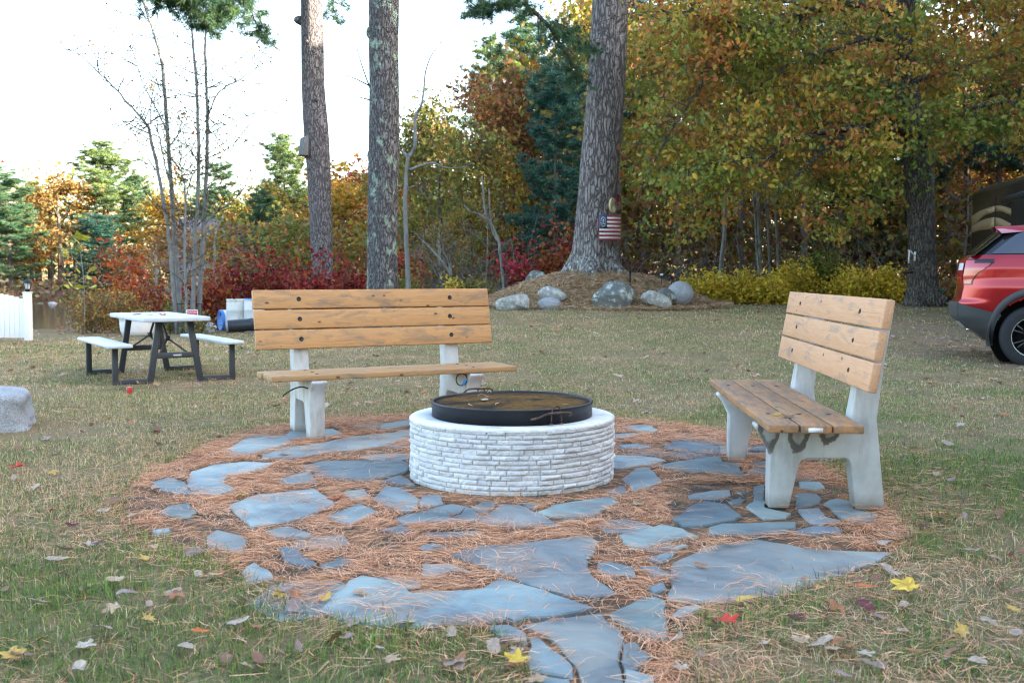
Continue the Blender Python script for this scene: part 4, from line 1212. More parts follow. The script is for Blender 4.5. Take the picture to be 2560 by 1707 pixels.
def drum(u, Y, r, h, label, lidmat, z=None):
    p = at(u, 800, Y)
    z0 = H(p.x, Y) if z is None else z
    d = thing('plastic_drum', label, 'drum', (p.x, Y, z0), rng.uniform(0, 6), DG)
    m = MB(); m.lathe(drum_prof(r, h), 40); m.build('drum_body', DRUMW, d, smooth=True)
    m = MB(); m.lathe([(r * 1.0, h - 0.014), (r * 1.01, h + 0.003), (r * 0.95, h + 0.006), (r * 0.90, h - 0.015), (0.0, h - 0.012)], 40)
    l = m.build('lid', lidmat, d, smooth=True)
    m = MB(); m.lathe([(0.03, h - 0.014), (0.03, h + 0.006), (0, h + 0.008)], 14, c=(r * 0.6, 0, 0)); m.build('bung', DARKM, l)
    return d
drum(591, 27.8, 0.258, 0.87, 'upright white drum with brown stains left of the blue lidded one', DRUMW)
drum(636, 27.6, 0.266, 0.90, 'upright white drum with a blue lid half behind the bench back', BLUE)
# lying drum with a blue end
p = at(551, 811, 28.1)
ld = thing('plastic_drum', 'drum lying on its side with its round blue end facing the lawn', 'drum', (p.x, 28.1, H(p.x, 28.1) + 0.285), 0, DG)
ld.rotation_euler = (0, 0, R(-58))
m = MB(); m.lathe([(0.28, 0.02), (0.285, 0.10), (0.285, 0.3), (0.292, 0.31), (0.285, 0.32), (0.285, 0.58), (0.292, 0.59), (0.285, 0.6), (0.28, 0.85), (0.0, 0.87)], 40, axis='y'); m.build('drum_body', DRUMW, ld, smooth=True)
m = MB(); m.lathe([(0.0, 0.012), (0.235, 0.012), (0.25, 0.0), (0.262, -0.012), (0.285, -0.008), (0.290, 0.03), (0.286, 0.06)], 40, axis='y')
e_ = m.build('drum_end', BLUE, ld, smooth=True)
for dz in (0.17, -0.17):
    m = MB(); m.lathe([(0.0, -0.004), (0.026, -0.004), (0.026, 0.012), (0.038, 0.012), (0.038, 0.0), (0.05, 0.010)], 16, c=(0, 0, dz), axis='y'); m.build('bung', BLACKP if dz > 0 else WHITE, e_)
p0, p1 = at(566, 819, 26.6), at(705, 806, 27.0)
bp = thing('black_drum', 'long black plastic drum lying on the grass in front of the white drums', 'drum', (p0.x, 26.6, H(p0.x, 26.6) + 0.165), 0, DG)
bp.rotation_euler = (0, -math.atan2(p1.z - p0.z, p1.x - p0.x) * 0.8, math.atan2(0.4, p1.x - p0.x))
Lb = math.hypot(p1.x - p0.x, 0.4)
m = MB(); m.lathe([(0.0, 0.0), (0.15, 0.0), (0.165, 0.02), (0.165, Lb * 0.42), (0.175, Lb * 0.43), (0.175, Lb * 0.46), (0.165, Lb * 0.47), (0.165, Lb * 0.55), (0.172, Lb * 0.56), (0.165, Lb * 0.57), (0.165, Lb - 0.02), (0.0, Lb)], 32, axis='x'); m.build('drum_body', BLACKP, bp, smooth=True)
m = MB(); m.lathe([(0.175, -0.012), (0.178, 0.03), (0.168, 0.035)], 32, axis='x'); m.build('end_ring', simple('grey_ring', (0.35, 0.36, 0.38), 0.5), bp, smooth=True)
p = at(345, 843, 24.3)
tub = thing('water_tub', 'big white plastic tub with rounded base behind the picnic table', 'tub', (p.x, 24.3, H(p.x, 24.3)))
m = MB(); m.lathe([(0, 0), (0.28, 0.0), (0.35, 0.05), (0.395, 0.15), (0.41, 0.32), (0.41, 0.42), (0.43, 0.43), (0.43, 0.46)], 40); m.build('tub_body', WHITE, tub, smooth=True)
m = MB(); m.lathe([(0.43, 0.455), (0.40, 0.47), (0.1, 0.485), (0, 0.485)], 40); m.build('lid', WHITE, tub, smooth=True)
o = rock((512, 803, 540, 834), 26.8, rock_mat('white_mottled_stone', (0.42, 0.44, 0.45), (0.62, 0.63, 0.63), (0.10, 0.13, 0.12), (0.52, 0.58), 9), 91, 'pale mottled stone just left of the blue drum end', 0.8, (0, 0, 0), 0.5, group=None)
# posted sign
p = at(480, 774, 25.2); zb = H(p.x, 25.2)
sg = thing('warning_sign', 'small red and white lettered sign just behind the picnic tabletop', 'sign', (p.x, 25.2, zb))
m = MB()
hz = p.z - zb
M = Matrix(((1, 0, 0, 0), (0, 0, -1, 0), (0, 1, 0, 0), (0, 0, 0, 1)))
m.prism([(x, y + hz - 0.10) for x, y in rrect(0.29, 0.20, 0.03)], -0.004, 0.004, M); m.build('sign_board', WHITE, sg)
m = MB(); m.prism([(x, y + hz - 0.10) for x, y in rrect(0.26, 0.17, 0.02)], 0.0045, 0.006, M); m.build('sign_face', simple('sign_red', (0.45, 0.03, 0.06), 0.5), sg)
fc = bpy.data.curves.new('t', 'FONT'); fc.body = 'POSTED'; fc.size = 0.075; fc.align_x = 'CENTER'; fc.align_y = 'CENTER'; fc.extrude = 0.0006
fo = bpy.data.objects.new('t', fc); COL.objects.link(fo)
fm = bpy.data.meshes.new_from_object(fo.evaluated_get(bpy.context.evaluated_depsgraph_get())); bpy.data.objects.remove(fo); fm.name = 'lettering'; fm.materials.clear()
lt = obj('lettering', fm, WHITE, sg, loc=(0, -0.0068, hz - 0.065)); lt.rotation_euler = (math.pi / 2, 0, 0)
m = MB(); m.box((0, 0.02, (hz - 0.1) / 2), (0.03, 0.03, hz - 0.1)); m.build('stake', BLACK, sg)
# little wire fence round the bare tree
pa, pb = at(424, 760, 25.9), at(503, 760, 25.9)
wf = thing('garden_fence', 'low black wire fence at the foot of the bare grey tree', 'fence', (pa.x, 25.9, H(pa.x, 25.9)))
wl = pb.x - pa.x; wh = pa.z - H(pa.x, 25.9)
m = MB(); m.tube([(0, 0, wh), (wl, 0.05, wh)], 0.014, 6); m.tube([(0, 0, wh * 0.5), (wl, 0.05, wh * 0.5)], 0.008, 6); m.build('rail', BLACK, wf)
for i in range(9):
    m = MB(); m.tube([(wl * i / 8, 0.05 * i / 8, -0.05), (wl * i / 8, 0.05 * i / 8, wh + 0.01)], 0.012 if i % 4 == 0 else 0.006, 6); m.build('post', BLACK, wf)
# red can
p = gp(324, 981)
can = thing('drink_can', 'small red can standing in the grass below the picnic table', 'can', (p.x, p.y, H(p.x, p.y) + 0.004))
m = MB(); m.lathe([(0, 0), (0.022, 0), (0.025, 0.006), (0.025, 0.055), (0.021, 0.062)], 20); m.build('can_body', simple('can_red', (0.62, 0.03, 0.025), 0.35, 0.1, 30, 0), can, smooth=True)
m = MB(); m.lathe([(0.0215, 0.0615), (0.020, 0.064), (0.018, 0.060), (0, 0.060)], 20); m.build('can_top', simple('can_silver', (0.6, 0.6, 0.6), 0.3, 0.05, 5, 0, 0.001, 0.5, 0.9), can, smooth=True)

# ================================================================== things on the big pine
TREE3 = (2.10, 25.95)
fl_c = at(1524.5, 570, 25.22)
flag = thing('flag_board', 'painted wooden flag board with an anchor in a ring of stars on the big pine', 'flag', tuple(fl_c), R(24))
FW, FH = 0.60, 0.625
m = MB(); m.box((0, 0, 0), (FW, 0.025, FH)); m.build('board', simple('flag_red', (0.27, 0.035, 0.05), 0.6, 0.2, 20), flag, bevel=0.003)
sw = FH / 13
m = MB()
for i in range(13):
    if i % 2 == 1:
        z = FH / 2 - sw * (i + 0.5)
        x0 = -FW / 2 + 0.004 if i > 6 else -FW / 2 + 0.215
        m.box(((x0 + FW / 2 - 0.004) / 2, -0.0145, z), (FW / 2 - 0.004 - x0, 0.004, sw * 0.94))
m.build('white_stripes', simple('flag_white', (0.66, 0.66, 0.62), 0.6, 0.1, 20), flag)
m = MB(); m.box((-FW / 2 + 0.1085, -0.015, FH / 2 - sw * 3.5), (0.209, 0.006, sw * 7 - 0.004)); ct = m.build('blue_canton', simple('flag_blue', (0.035, 0.10, 0.20), 0.6, 0.15, 20), flag)
m = MB()
cx, cz = -FW / 2 + 0.1085, FH / 2 - sw * 3.5
M = Matrix(((1, 0, 0, cx), (0, 0, -1, -0.0182), (0, 1, 0, cz), (0, 0, 0, 1)))
for i in range(13):
    a = i / 13 * 2 * math.pi
    sx, sz = 0.072 * math.cos(a), 0.112 * math.sin(a)
    star = [(sx + (0.019 if j % 2 == 0 else 0.009) * math.sin(j * math.pi / 5), sz + (0.019 if j % 2 == 0 else 0.009) * math.cos(j * math.pi / 5)) for j in range(10)]
    m.prism(star, 0, 0.002, M)
m.build('star_ring', WHITE, flag)
m = MB()
aw = 0.008
m.prism([(-aw, -0.055), (aw, -0.055), (aw, 0.045), (-aw, 0.045)], 0, 0.002, M)
m.prism([(-0.03, 0.022), (0.03, 0.022), (0.03, 0.034), (-0.03, 0.034)], 0.0003, 0.0022, M)
arc = [(0.052 * math.cos(t), -0.012 + 0.05 * math.sin(t)) for t in np.linspace(R(195), R(345), 9)] + [(0.038 * math.cos(t), -0.010 + 0.036 * math.sin(t)) for t in np.linspace(R(345), R(195), 9)]
m.prism(arc, 0.0006, 0.0026, M)
ring = [(0.013 * math.cos(t), 0.056 + 0.013 * math.sin(t)) for t in np.linspace(0, 2 * math.pi, 12, endpoint=False)]
m.prism(ring, 0, 0.002, M)
m.build('anchor', WHITE, flag)
p = at(1531, 514, 25.62)
dc = thing('wall_thermometer', 'round pale yellow disc hung on the side of the big pine above the flag board', 'thermometer', tuple(p), R(62))
m = MB(); m.lathe([(0, 0.03), (0.17, 0.03), (0.19, 0.015), (0.19, -0.02), (0.175, -0.03), (0.165, -0.022), (0, -0.022)], 40, axis='y'); m.build('disc', simple('cream_enamel', (0.62, 0.56, 0.34), 0.5, 0.08, 10), dc, smooth=False)
m = MB(); m.prism([(-0.006, -0.03), (0.006, -0.03), (0.003, 0.12), (-0.003, 0.12)], 0.0225, 0.026, Matrix(((0.7, 0.7, 0, 0), (0, 0, -1, 0), (-0.7, 0.7, 0, 0), (0, 0, 0, 1)))); m.build('needle', DARKM, dc)
p = at(1541, 483, 25.9)
rl = thing('bird_feeder', 'dark red cylindrical feeder hanging behind the pale disc on the big pine', 'feeder', tuple(p))
m = MB(); m.lathe([(0, 0), (0.03, 0), (0.085, -0.03), (0.085, -0.05), (0.075, -0.05), (0.075, -0.28), (0.1, -0.29), (0.1, -0.305), (0, -0.305)], 20); m.build('feeder_body', simple('feeder_red', (0.22, 0.012, 0.025), 0.35, 0.1, 10, 0), rl, smooth=False)
m = MB(); m.tube([(0, 0, 0), (-0.02, 0, 0.1), (-0.12, 0, 0.13)], 0.006, 6); m.build('hook', DARKM, rl)
for u, v0, v1, Y, lb in ((1575, 675, 706, 24.4, 'black garden light stake on the mound beside the big pine'), (1654, 684, 706, 24.9, 'thin stake with a pale tip on the right slope of the mound'), (1679, 689, 708, 25.1, 'thin dark stake behind the round boulder at the mound end')):
    p = at(u, v1, Y); ht = at(u, v0, Y).z - p.z; z0 = min(H(p.x, Y), p.z)
    ht += p.z - z0
    s_ = thing('garden_stake', lb, 'stake', (p.x, Y, z0), 0, 'stakes on the mound')
    m = MB(); m.tube([(0, 0, -0.05), (0, 0, ht - 0.05)], 0.012 if u != 1575 else 0.025, 8); m.build('stake_rod', BLACK, s_)
    m = MB(); m.lathe([(0.02, ht - 0.05), (0.038, ht - 0.045), (0.038, ht - 0.01), (0.01, ht)], 12); m.build('lamp_head', BLACK if u != 1654 else WHITE, s_)
# box on the left pine
p = at(760, 388, 24.75)
bb = thing('bat_house', 'weathered grey wooden box fixed to the left side of the leftmost pine trunk', 'nest box', tuple(p), R(-52))
m = MB(); m.prism([(-0.10, 0), (0.06, 0.0), (0.06, 0.46), (-0.04, 0.40)], -0.12, 0.12, Matrix(((0, 0, 1, 0), (1, 0, 0, 0), (0, 1, 0, 0), (0, 0, 0, 1))))
m.build('box', simple('weathered_wood', (0.15, 0.16, 0.175), 0.85, 0.4, 14, 0.5, 0.004, 0.2, 0, (6, 6, 1)), bb, bevel=0.004)
m = MB(); m.box((0, -0.03, -0.012), (0.26, 0.20, 0.024)); m.build('floor', simple('old_brown_wood', (0.11, 0.075, 0.055), 0.85), bb)
m = MB(); m.box((0, 0.075, 0.23), (0.22, 0.02, 0.60)); m.build('back_plate', simple('old_brown_wood2', (0.10, 0.08, 0.07), 0.85), bb)

# ================================================================== car
CX0, CYC = 5.48, 13.72
car = thing('suv', 'shiny red suv with black plastic trim parked at the right edge', 'car', (6.09, 14.03, -0.01), R(-23))
car.scale = (1, 1, 1.02)
ZS = [0.28, 0.5, 0.75, 1.0, 1.10, 1.24, 1.30, 1.36, 1.40, 1.70, 1.76, 1.80]
HW = [0.87, 0.925, 0.958, 0.972, 0.955, 0.962, 0.945, 0.925, 0.905, 0.735, 0.67, 0.56]
RZ = [0.28, 0.47, 0.62, 0.80, 0.84, 1.0, 1.12, 1.33, 1.40, 1.70, 1.76, 1.80]
RX = [0.42, 0.16, 0.02, 0.0, 0.045, 0.075, 0.06, 0.09, 0.16, 0.52, 0.47, 0.50]
hwf = lambda z: np.interp(z, ZS, HW)
rxf = lambda z: np.interp(z, RZ, RX)
def sidey(x, z):
    t = np.clip((x - rxf(z)) / 0.45, 0, 1)
    tf = np.clip((4.85 - x) / 0.9, 0, 1)
    w_ = hwf(z) - 0.15 * (1 - t) ** 2.6 - 0.25 * (1 - tf) ** 2.2
    # flared haunch over the rear wheel
    return w_ + 0.018 * np.exp(-((x - 0.9) / 0.55) ** 2 - ((z - 0.95) / 0.22) ** 2)
WC = ((0.88, 0.386), (3.78, 0.386)); 
def side_patch(m, zs, xa, xb, nx, off=0.0, cut=None, sides=(-1, 1)):
    zs = np.array(zs)
    X = np.array([np.linspace(xa(z), xb(z), nx) for z in zs]); Zg = np.repeat(zs[:, None], nx, 1)
    Yg = sidey(X, Zg) + off
    nr = len(zs)
    i, j = np.meshgrid(np.arange(nr - 1), np.arange(nx - 1), indexing='ij')
    q = np.stack([i * nx + j, i * nx + j + 1, (i + 1) * nx + j + 1, (i + 1) * nx + j], -1).reshape(-1, 4)
    if cut:
        xc = X.reshape(-1)[q].mean(1); zc = Zg.reshape(-1)[q].mean(1)
        keep = np.ones(len(q), bool)
        for c in WC: keep &= np.hypot(xc - c[0], zc - c[1]) > cut
        q = q[keep]
    for s in sides:
        m.add(np.stack([X, s * Yg, Zg], -1).reshape(-1, 3), [q if s < 0 else q[:, ::-1]])
def rear_patch(m, zs, y0, y1, ny, off=0.0):
    zs = np.array(zs)
    S = np.linspace(y0, y1, ny)
    Yg = np.array([S * (hwf(z) - 0.15) for z in zs]); Zg = np.repeat(zs[:, None], ny, 1)
    X = np.array([[rxf(z) - 0.09 * (1 - abs(s) ** 2.5) - off for s in S] for z in zs])
    nr = len(zs)
    i, j = np.meshgrid(np.arange(nr - 1), np.arange(ny - 1), indexing='ij')
    q = np.stack([i * ny + j, (i + 1) * ny + j, (i + 1) * ny + j + 1, i * ny + j + 1], -1).reshape(-1, 4)
    m.add(np.stack([X, Yg, Zg], -1).reshape(-1, 3), [q])
k = NT('red_car_paint')
k.color((0.32, 0.002, 0.010)).rough(0.28, 0.4, 0.55)
k.b.inputs['Coat Weight'].default_value = 1.0; k.b.inputs['Coat Roughness'].default_value = 0.03
PAINT = k.m
GLOSS = simple('gloss_black_trim', (0.012, 0.012, 0.014), 0.12, 0.1, 5, 0, 0.001, 0.5)
k = NT('tinted_glass'); k.color((0.008, 0.012, 0.022)).rough(0.02, 0.9); k.b.inputs['Coat Weight'].default_value = 1.0; k.b.inputs['Coat Roughness'].default_value = 0.0
TINT = k.m
CLAD = simple('grey_cladding', (0.045, 0.048, 0.052), 0.55, 0.1, 30, 0.05, 0.001, 0.4)
belt = lambda x: 1.40 if x < 2.9 else 1.40 - 0.22 * (x - 2.9)
m = MB()
side_patch(m, np.linspace(0.32, 1.40, 56), rxf, lambda z: 4.85 - 2.0 * max(0, z - 1.05), 220, 0, 0.475)
rear_patch(m, np.linspace(0.32, 1.40, 40), -1, 1, 25)
# hood, nose, roof
for x0_, x1_, za, zb_, hwid in ((3.55, 4.85, 1.18, 1.0, 0.75),):
    m.add([(2.9, -0.9, 1.40), (2.9, 0.9, 1.40), (4.25, 0.78, 1.36), (4.25, -0.78, 1.36), (4.85, 0.6, 1.02), (4.85, -0.6, 1.02), (4.9, 0.6, 0.4), (4.9, -0.6, 0.4)], [np.array([[0, 3, 2, 1], [3, 5, 4, 2], [5, 7, 6, 4]])])
xs = np.linspace(0, 1, 30)
rows = []
for t in np.linspace(-1, 1, 21):
    zr = 1.80 - 0.10 * abs(t) ** 4; hr = t * 0.735
    x_a = 0.40 + 0.10 * abs(t) ** 3; x_b = 3.1
    rows.append([(x_a + (x_b - x_a) * s, hr, zr + 0.015 * math.sin(s * math.pi) - 0.03 * (1 - s) ** 6) for s in xs])
rows = np.array(rows)
i, j = np.meshgrid(np.arange(20), np.arange(29), indexing='ij')
m.add(rows.reshape(-1, 3), [np.stack([i * 30 + j, i * 30 + j + 1, (i + 1) * 30 + j + 1, (i + 1) * 30 + j], -1).reshape(-1, 4)])
side_patch(m, np.linspace(1.69, 1.765, 5), lambda z: 0.44, lambda z: 3.1, 40, 0.004)
body = m.build('body', PAINT, car, smooth=True)
m = MB(); side_patch(m, np.linspace(1.39, 1.70, 10), lambda z: rxf(z) + 0.0, lambda z: 3.9 - 2.6 * (z - 1.40), 60, -0.004); rear_patch(m, np.linspace(1.38, 1.71, 10), -1.15, 1.15, 20, 0.0)
m.build('pillar_trim', GLOSS, car, smooth=True)
for s in (-1, 1):
    m = MB(); side_patch(m, np.linspace(1.415, 1.683, 10), lambda z: rxf(z) + 0.20, lambda z: 1.75, 40, 0.006, sides=(s,)); m.build('rear_side_window', TINT, car, smooth=True)
    m = MB(); side_patch(m, np.linspace(1.415, 1.683, 10), lambda z: 1.85, lambda z: 3.7 - 2.6 * (z - 1.40), 40, 0.006, sides=(s,)); m.build('front_side_window', TINT, car, smooth=True)
    m = MB(); side_patch(m, np.linspace(1.40, 1.69, 12), lambda z: rxf(z) + 0.035, lambda z: rxf(z) + 0.052, 3, 0.008, sides=(s,)); m.build('chrome_strip', simple('chrome', (0.75, 0.77, 0.8), 0.15, 0.02, 5, 0, 0.001, 0.5, 1.0), car)
    m = MB(); m.box((2.4, s * 1.0, 1.33), (0.13, 0.22, 0.14)); m.build('wing_mirror', GLOSS, car, bevel=0.04)
m = MB(); rear_patch(m, np.linspace(1.42, 1.67, 8), -0.95, 0.95, 16, 0.008); m.build('rear_window', TINT, car, smooth=True)
def ctop(x): return 0.80 - 0.15 * np.clip(x / 0.55, 0, 1)
m = MB()
xs_ = np.linspace(0, 1, 60)
for s in (-1, 1):
    rows = []
    for t in np.linspace(0, 1, 14):
        r = []
        for q_ in xs_:
            x = 0.0 + q_ * 0.52; zt = ctop(x); z = 0.30 + 0.17 * (1 - q_) ** 1.5 + t * (zt - 0.30 - 0.17 * (1 - q_) ** 1.5)
            x = max(x, rxf(z) - 0.01)
            r.append((x, s * (sidey(x, z) + 0.014), z))
        rows.append(r)
    rows = np.array(rows)
    i, j = np.meshgrid(np.arange(13), np.arange(59), indexing='ij')
    q = np.stack([i * 60 + j, i * 60 + j + 1, (i + 1) * 60 + j + 1, (i + 1) * 60 + j], -1).reshape(-1, 4)
    cxz = rows.reshape(-1, 3)[q].mean(1)
    q = q[np.hypot(cxz[:, 0] - 0.88, cxz[:, 2] - 0.386) > 0.45]
    m.add(rows.reshape(-1, 3), [q if s < 0 else q[:, ::-1]])
side_patch(m, np.linspace(0.30, 0.52, 6), lambda z: 1.4, lambda z: 3.45, 60, 0.014)
rear_patch(m, np.linspace(0.46, 0.81, 10), -1.02, 1.02, 20, 0.014)
m.build('lower_cladding', CLAD, car, smooth=True)
m = MB(); rear_patch(m, np.linspace(0.47, 0.56, 5), -0.9, 0.9, 20, 0.022); m.build('skid_plate', simple('skid_silver', (0.45, 0.47, 0.5), 0.35, 0.05, 10, 0, 0.001, 0.5, 0.6), car, smooth=True)
for wi, c in enumerate(WC):
    for s in (-1, 1):
        # arch lip
        m = MB(); rows = []
        for a in np.linspace(R(-14), R(194), 60):
            r = []
            for rr, of in ((0.452, -0.05), (0.455, 0.012), (0.47, 0.020), (0.525, 0.020), (0.535, 0.004)):
                x = c[0] + rr * math.cos(a); z = c[1] + rr * math.sin(a) * 1.13
                r.append((x, s * (sidey(x, z) + of), z))
            rows.append(r)
        rows = np.array(rows); i, j = np.meshgrid(np.arange(59), np.arange(4), indexing='ij')
        q = np.stack([i * 5 + j, i * 5 + j + 1, (i + 1) * 5 + j + 1, (i + 1) * 5 + j], -1).reshape(-1, 4)
        m.add(rows.reshape(-1, 3), [q if s > 0 else q[:, ::-1]]); m.build('wheel_arch', CLAD, car, smooth=True)
        m = MB(); m.lathe([(0.50, s * 0.95), (0.50, s * 0.62), (0, s * 0.60)], 40, c=(c[0], 0, c[1] + 0.03), axis='y'); m.build('wheel_well', simple('well_black', (0.008, 0.008, 0.008), 0.9), car)
        w_ = empty('wheel', (c[0], s * 0.845, c[1])); w_.parent = car
        m = MB(); m.lathe([(0.245, -0.115), (0.30, -0.12), (0.355, -0.115), (0.380, -0.09), (0.386, -0.05), (0.386, 0.05), (0.380, 0.09), (0.355, 0.115), (0.30, 0.12), (0.245, 0.115)], 56, axis='y')
        t_ = m.build('tyre', simple('tyre_rubber', (0.020, 0.021, 0.024), 0.75, 0.15, 40, 0.2, 0.002, 0.3), w_, smooth=True)
        m = MB(); m.lathe([(0.25, s * 0.105), (0.235, s * 0.11), (0.225, s * 0.09), (0.22, -s * 0.08), (0.0, -s * 0.08)], 48, axis='y'); m.build('rim_barrel', BLACK, w_, smooth=True)
        m = MB()
        for kk in range(6):
            for d in (-0.16, 0.16):
                a = kk * math.pi / 3 + d; b_ = kk * math.pi / 3 + d * 0.7
                m.tube([(0.05 * math.sin(b_), s * 0.085, 0.05 * math.cos(b_)), (0.15 * math.sin((a + b_) / 2), s * 0.092, 0.15 * math.cos((a + b_) / 2)), (0.232 * math.sin(a), s * 0.105, 0.232 * math.cos(a))], [0.020, 0.015, 0.013], 6)
        m.lathe([(0.0, s * 0.10), (0.05, s * 0.10), (0.065, s * 0.085)], 24, axis='y')
        m.build('spokes', GLOSS, w_, smooth=True)
        m = MB(); m.lathe([(0.236, s * 0.1075), (0.246, s * 0.111), (0.252, s * 0.107)], 56, axis='y'); m.build('rim_edge', simple('machined_rim', (0.5, 0.52, 0.55), 0.25, 0.05, 5, 0, 0.001, 0.5, 0.9), w_, smooth=True)
k = NT('tail_lens'); k.color((0.42, 0.012, 0.02)).rough(0.08, 0.6); k.b.inputs['Coat Weight'].default_value = 1.0
LENS = k.m
txb = lambda z: float(np.interp(z, [1.04, 1.10, 1.17, 1.27, 1.335], [0.15, 0.17, 0.22, 0.36, 0.40]))
for s in (-1, 1):
    m = MB(); side_patch(m, np.linspace(1.04, 1.335, 14), lambda z: rxf(z), txb, 14, 0.010, sides=(s,))
    zs_ = np.linspace(1.04, 1.335, 14)
    rear_patch(m, zs_, 0.62 * s if s > 0 else -1.0, 1.0 if s > 0 else -0.62, 8, 0.010)
    t_ = m.build('tail_light', LENS, car, smooth=True)
    m = MB(); side_patch(m, np.linspace(1.025, 1.35, 14), lambda z: rxf(z), lambda z: txb(min(1.335, max(1.04, z))) + 0.016, 14, 0.006, sides=(s,)); m.build('lens_seam', GLOSS, t_, smooth=True)
    m = MB(); side_patch(m, np.linspace(1.30, 1.345, 4), lambda z: rxf(z) + 0.10, lambda z: 0.415, 10, 0.014, sides=(s,)); m.build('lens_trim', GLOSS, t_, smooth=True)
    m = MB(); rear_patch(m, np.linspace(1.21, 1.30, 4), 0.70 * s if s > 0 else -0.98, 0.98 if s > 0 else -0.70, 6, 0.016); m.build('reverse_lamp', simple('clear_lens', (0.7, 0.72, 0.74), 0.1, 0.02, 5, 0), t_, smooth=True)
m = MB(); m.lathe([(0.028, 0.0), (0.034, 0.0), (0.034, 0.12), (0.028, 0.12)], 20, c=(0.12, -0.62, 0.455), axis='x'); m.build('exhaust_tip', simple('chrome_tip', (0.7, 0.7, 0.72), 0.15, 0.02, 5, 0, 0.001, 0.5, 1.0), car, smooth=True)
for s in (-1, 1):
    m = MB(); m.tube([(0.85, s * 0.66, 1.765), (0.95, s * 0.655, 1.83), (1.2, s * 0.65, 1.84), (2.6, s * 0.65, 1.85), (2.8, s * 0.65, 1.80)], 0.018, 8); m.build('roof_rail', GLOSS, car, smooth=True)

# ================================================================== motorhome
RVC = Vector((10.7, 24.0, 0.0)); rd = Vector((-0.192, -0.981, 0)).normalized()
rvz = 0.15
rv = thing('motorhome', 'tall dark brown motorhome with tan curved stripes parked behind the red suv', 'motorhome', (RVC.x, RVC.y, rvz), math.atan2(rd.y, rd.x))
# local x runs along the wall toward the camera, local y to the right side of the vehicle = +y away (left of travel)
RL, RW, RTOP = 7.9, 2.45, 3.06 - rvz
k = NT('dark_brown_gelcoat'); k.color((0.020, 0.016, 0.013)).rough(0.18, 0.5); DB = k.m
TANM = simple('tan_gelcoat', (0.30, 0.225, 0.125), 0.3, 0.05, 4, 0, 0.001, 0.5)
m = MB(); m.box((RL / 2, RW / 2, (0.45 + RTOP) / 2), (RL, RW, RTOP - 0.45)); m.build('wall_shell', DB, rv, bevel=0.10, seg=4)
M = Matrix(((1, 0, 0, 0), (0, 0, -1, 0), (0, 1, 0, -rvz), (0, 0, 0, 1)))
def swoosh(top, bot):
    m = MB(); m.prism(bot + top[::-1], 0.002, 0.007, M); m.build('tan_stripe', TANM, rv)
swoosh(spline([(0.08, 2.52), (0.9, 2.60), (2.04, 2.625)], 5).tolist(), spline([(0.08, 2.30), (0.6, 2.36), (1.2, 2.46), (2.04, 2.505)], 5).tolist())
swoosh(spline([(0.08, 2.29), (0.5, 2.335), (1.2, 2.385), (2.04, 2.39)], 5).tolist(), spline([(0.08, 2.13), (0.8, 2.16), (2.04, 2.14)], 5).tolist())
swoosh(spline([(2.10, 2.625), (2.6, 2.59), (3.4, 2.46), (4.4, 2.2)], 5).tolist(), spline([(2.10, 2.505), (2.6, 2.47), (3.4, 2.33), (4.4, 2.1)], 5).tolist())
swoosh(spline([(2.10, 2.385), (2.6, 2.32), (3.4, 2.17)], 5).tolist(), spline([(2.10, 2.13), (2.6, 2.11), (3.4, 2.05)], 5).tolist())
m = MB(); m.box((5.6, -0.14, (1.0 + 2.35) / 2), (2.6, 0.28, 1.5)); so_ = m.build('slide_out', simple('slide_black', (0.012, 0.012, 0.013), 0.35), rv, bevel=0.03)
m = MB(); m.box((5.9, -0.283, 1.85), (1.2, 0.006, 0.6)); m.build('window', DB, so_)
m = MB(); m.tube([(3.1, -0.08, 2.52), (7.6, -0.08, 2.60)], 0.07, 12); m.build('awning_roll', BLACKP, rv, smooth=True)
m = MB(); m.box((RL / 2, RW / 2, RTOP + 0.02), (RL - 0.25, RW - 0.2, 0.06)); rf = m.build('roof', BLACKP, rv, bevel=0.02)
m = MB(); m.box((3.0, 1.2, RTOP + 0.15), (0.9, 0.7, 0.25)); m.build('air_conditioner', WHITE, rf, bevel=0.05)
m = MB(); m.box((2.07, -0.0035, 1.6), (0.03, 0.006, 2.1)); m.build('seam', BLACK, rv)
for xw in (2.6, 6.6):
    for yw in (0.12, RW - 0.12):
        m = MB(); m.lathe([(0.0, -0.1), (0.25, -0.12), (0.4, -0.11), (0.42, -0.06), (0.42, 0.06), (0.4, 0.11), (0.25, 0.12), (0.0, 0.1)], 32, c=(xw, yw, 0.42), axis='y'); m.build('wheel', simple('rv_tyre', (0.02, 0.02, 0.02), 0.8), rv, smooth=True)

# ================================================================== house beyond the red bushes
hp = at(640, 690, 60)
hs = thing('house', 'grey sided house glimpsed between the pines beyond the red bushes', 'house', (hp.x, 60, H(hp.x, 60) - 0.1), R(10))
SID = simple('grey_siding', (0.24, 0.25, 0.28), 0.7, 0.08, 2, 0.3, 0.01, 0.3, 0, (0.2, 0.2, 12))
m = MB(); m.box((0, 0, 1.5), (8.0, 6, 3.0)); m.prism([(-3, 3.0), (3, 3.0), (0, 4.9)], -3.99, 3.99, Matrix(((0, 0, 1, 0), (1, 0, 0, 0), (0, 1, 0, 0), (0, 0, 0, 1)))); m.build('wall', SID, hs)
m = MB()
for s in (-1, 1):
    m.add([(-4.3, s * 3.4, 2.80), (4.3, s * 3.4, 2.80), (4.3, 0, 5.0), (-4.3, 0, 5.0), (-4.3, s * 3.4, 2.92), (4.3, s * 3.4, 2.92), (4.3, 0, 5.12), (-4.3, 0, 5.12)], [np.array([[0, 1, 2, 3], [4, 5, 6, 7], [0, 1, 5, 4], [2, 3, 7, 6], [0, 3, 7, 4], [1, 2, 6, 5]])])
m.build('roof', simple('slate_shingles', (0.10, 0.10, 0.115), 0.85, 0.2, 6, 0.3), hs)
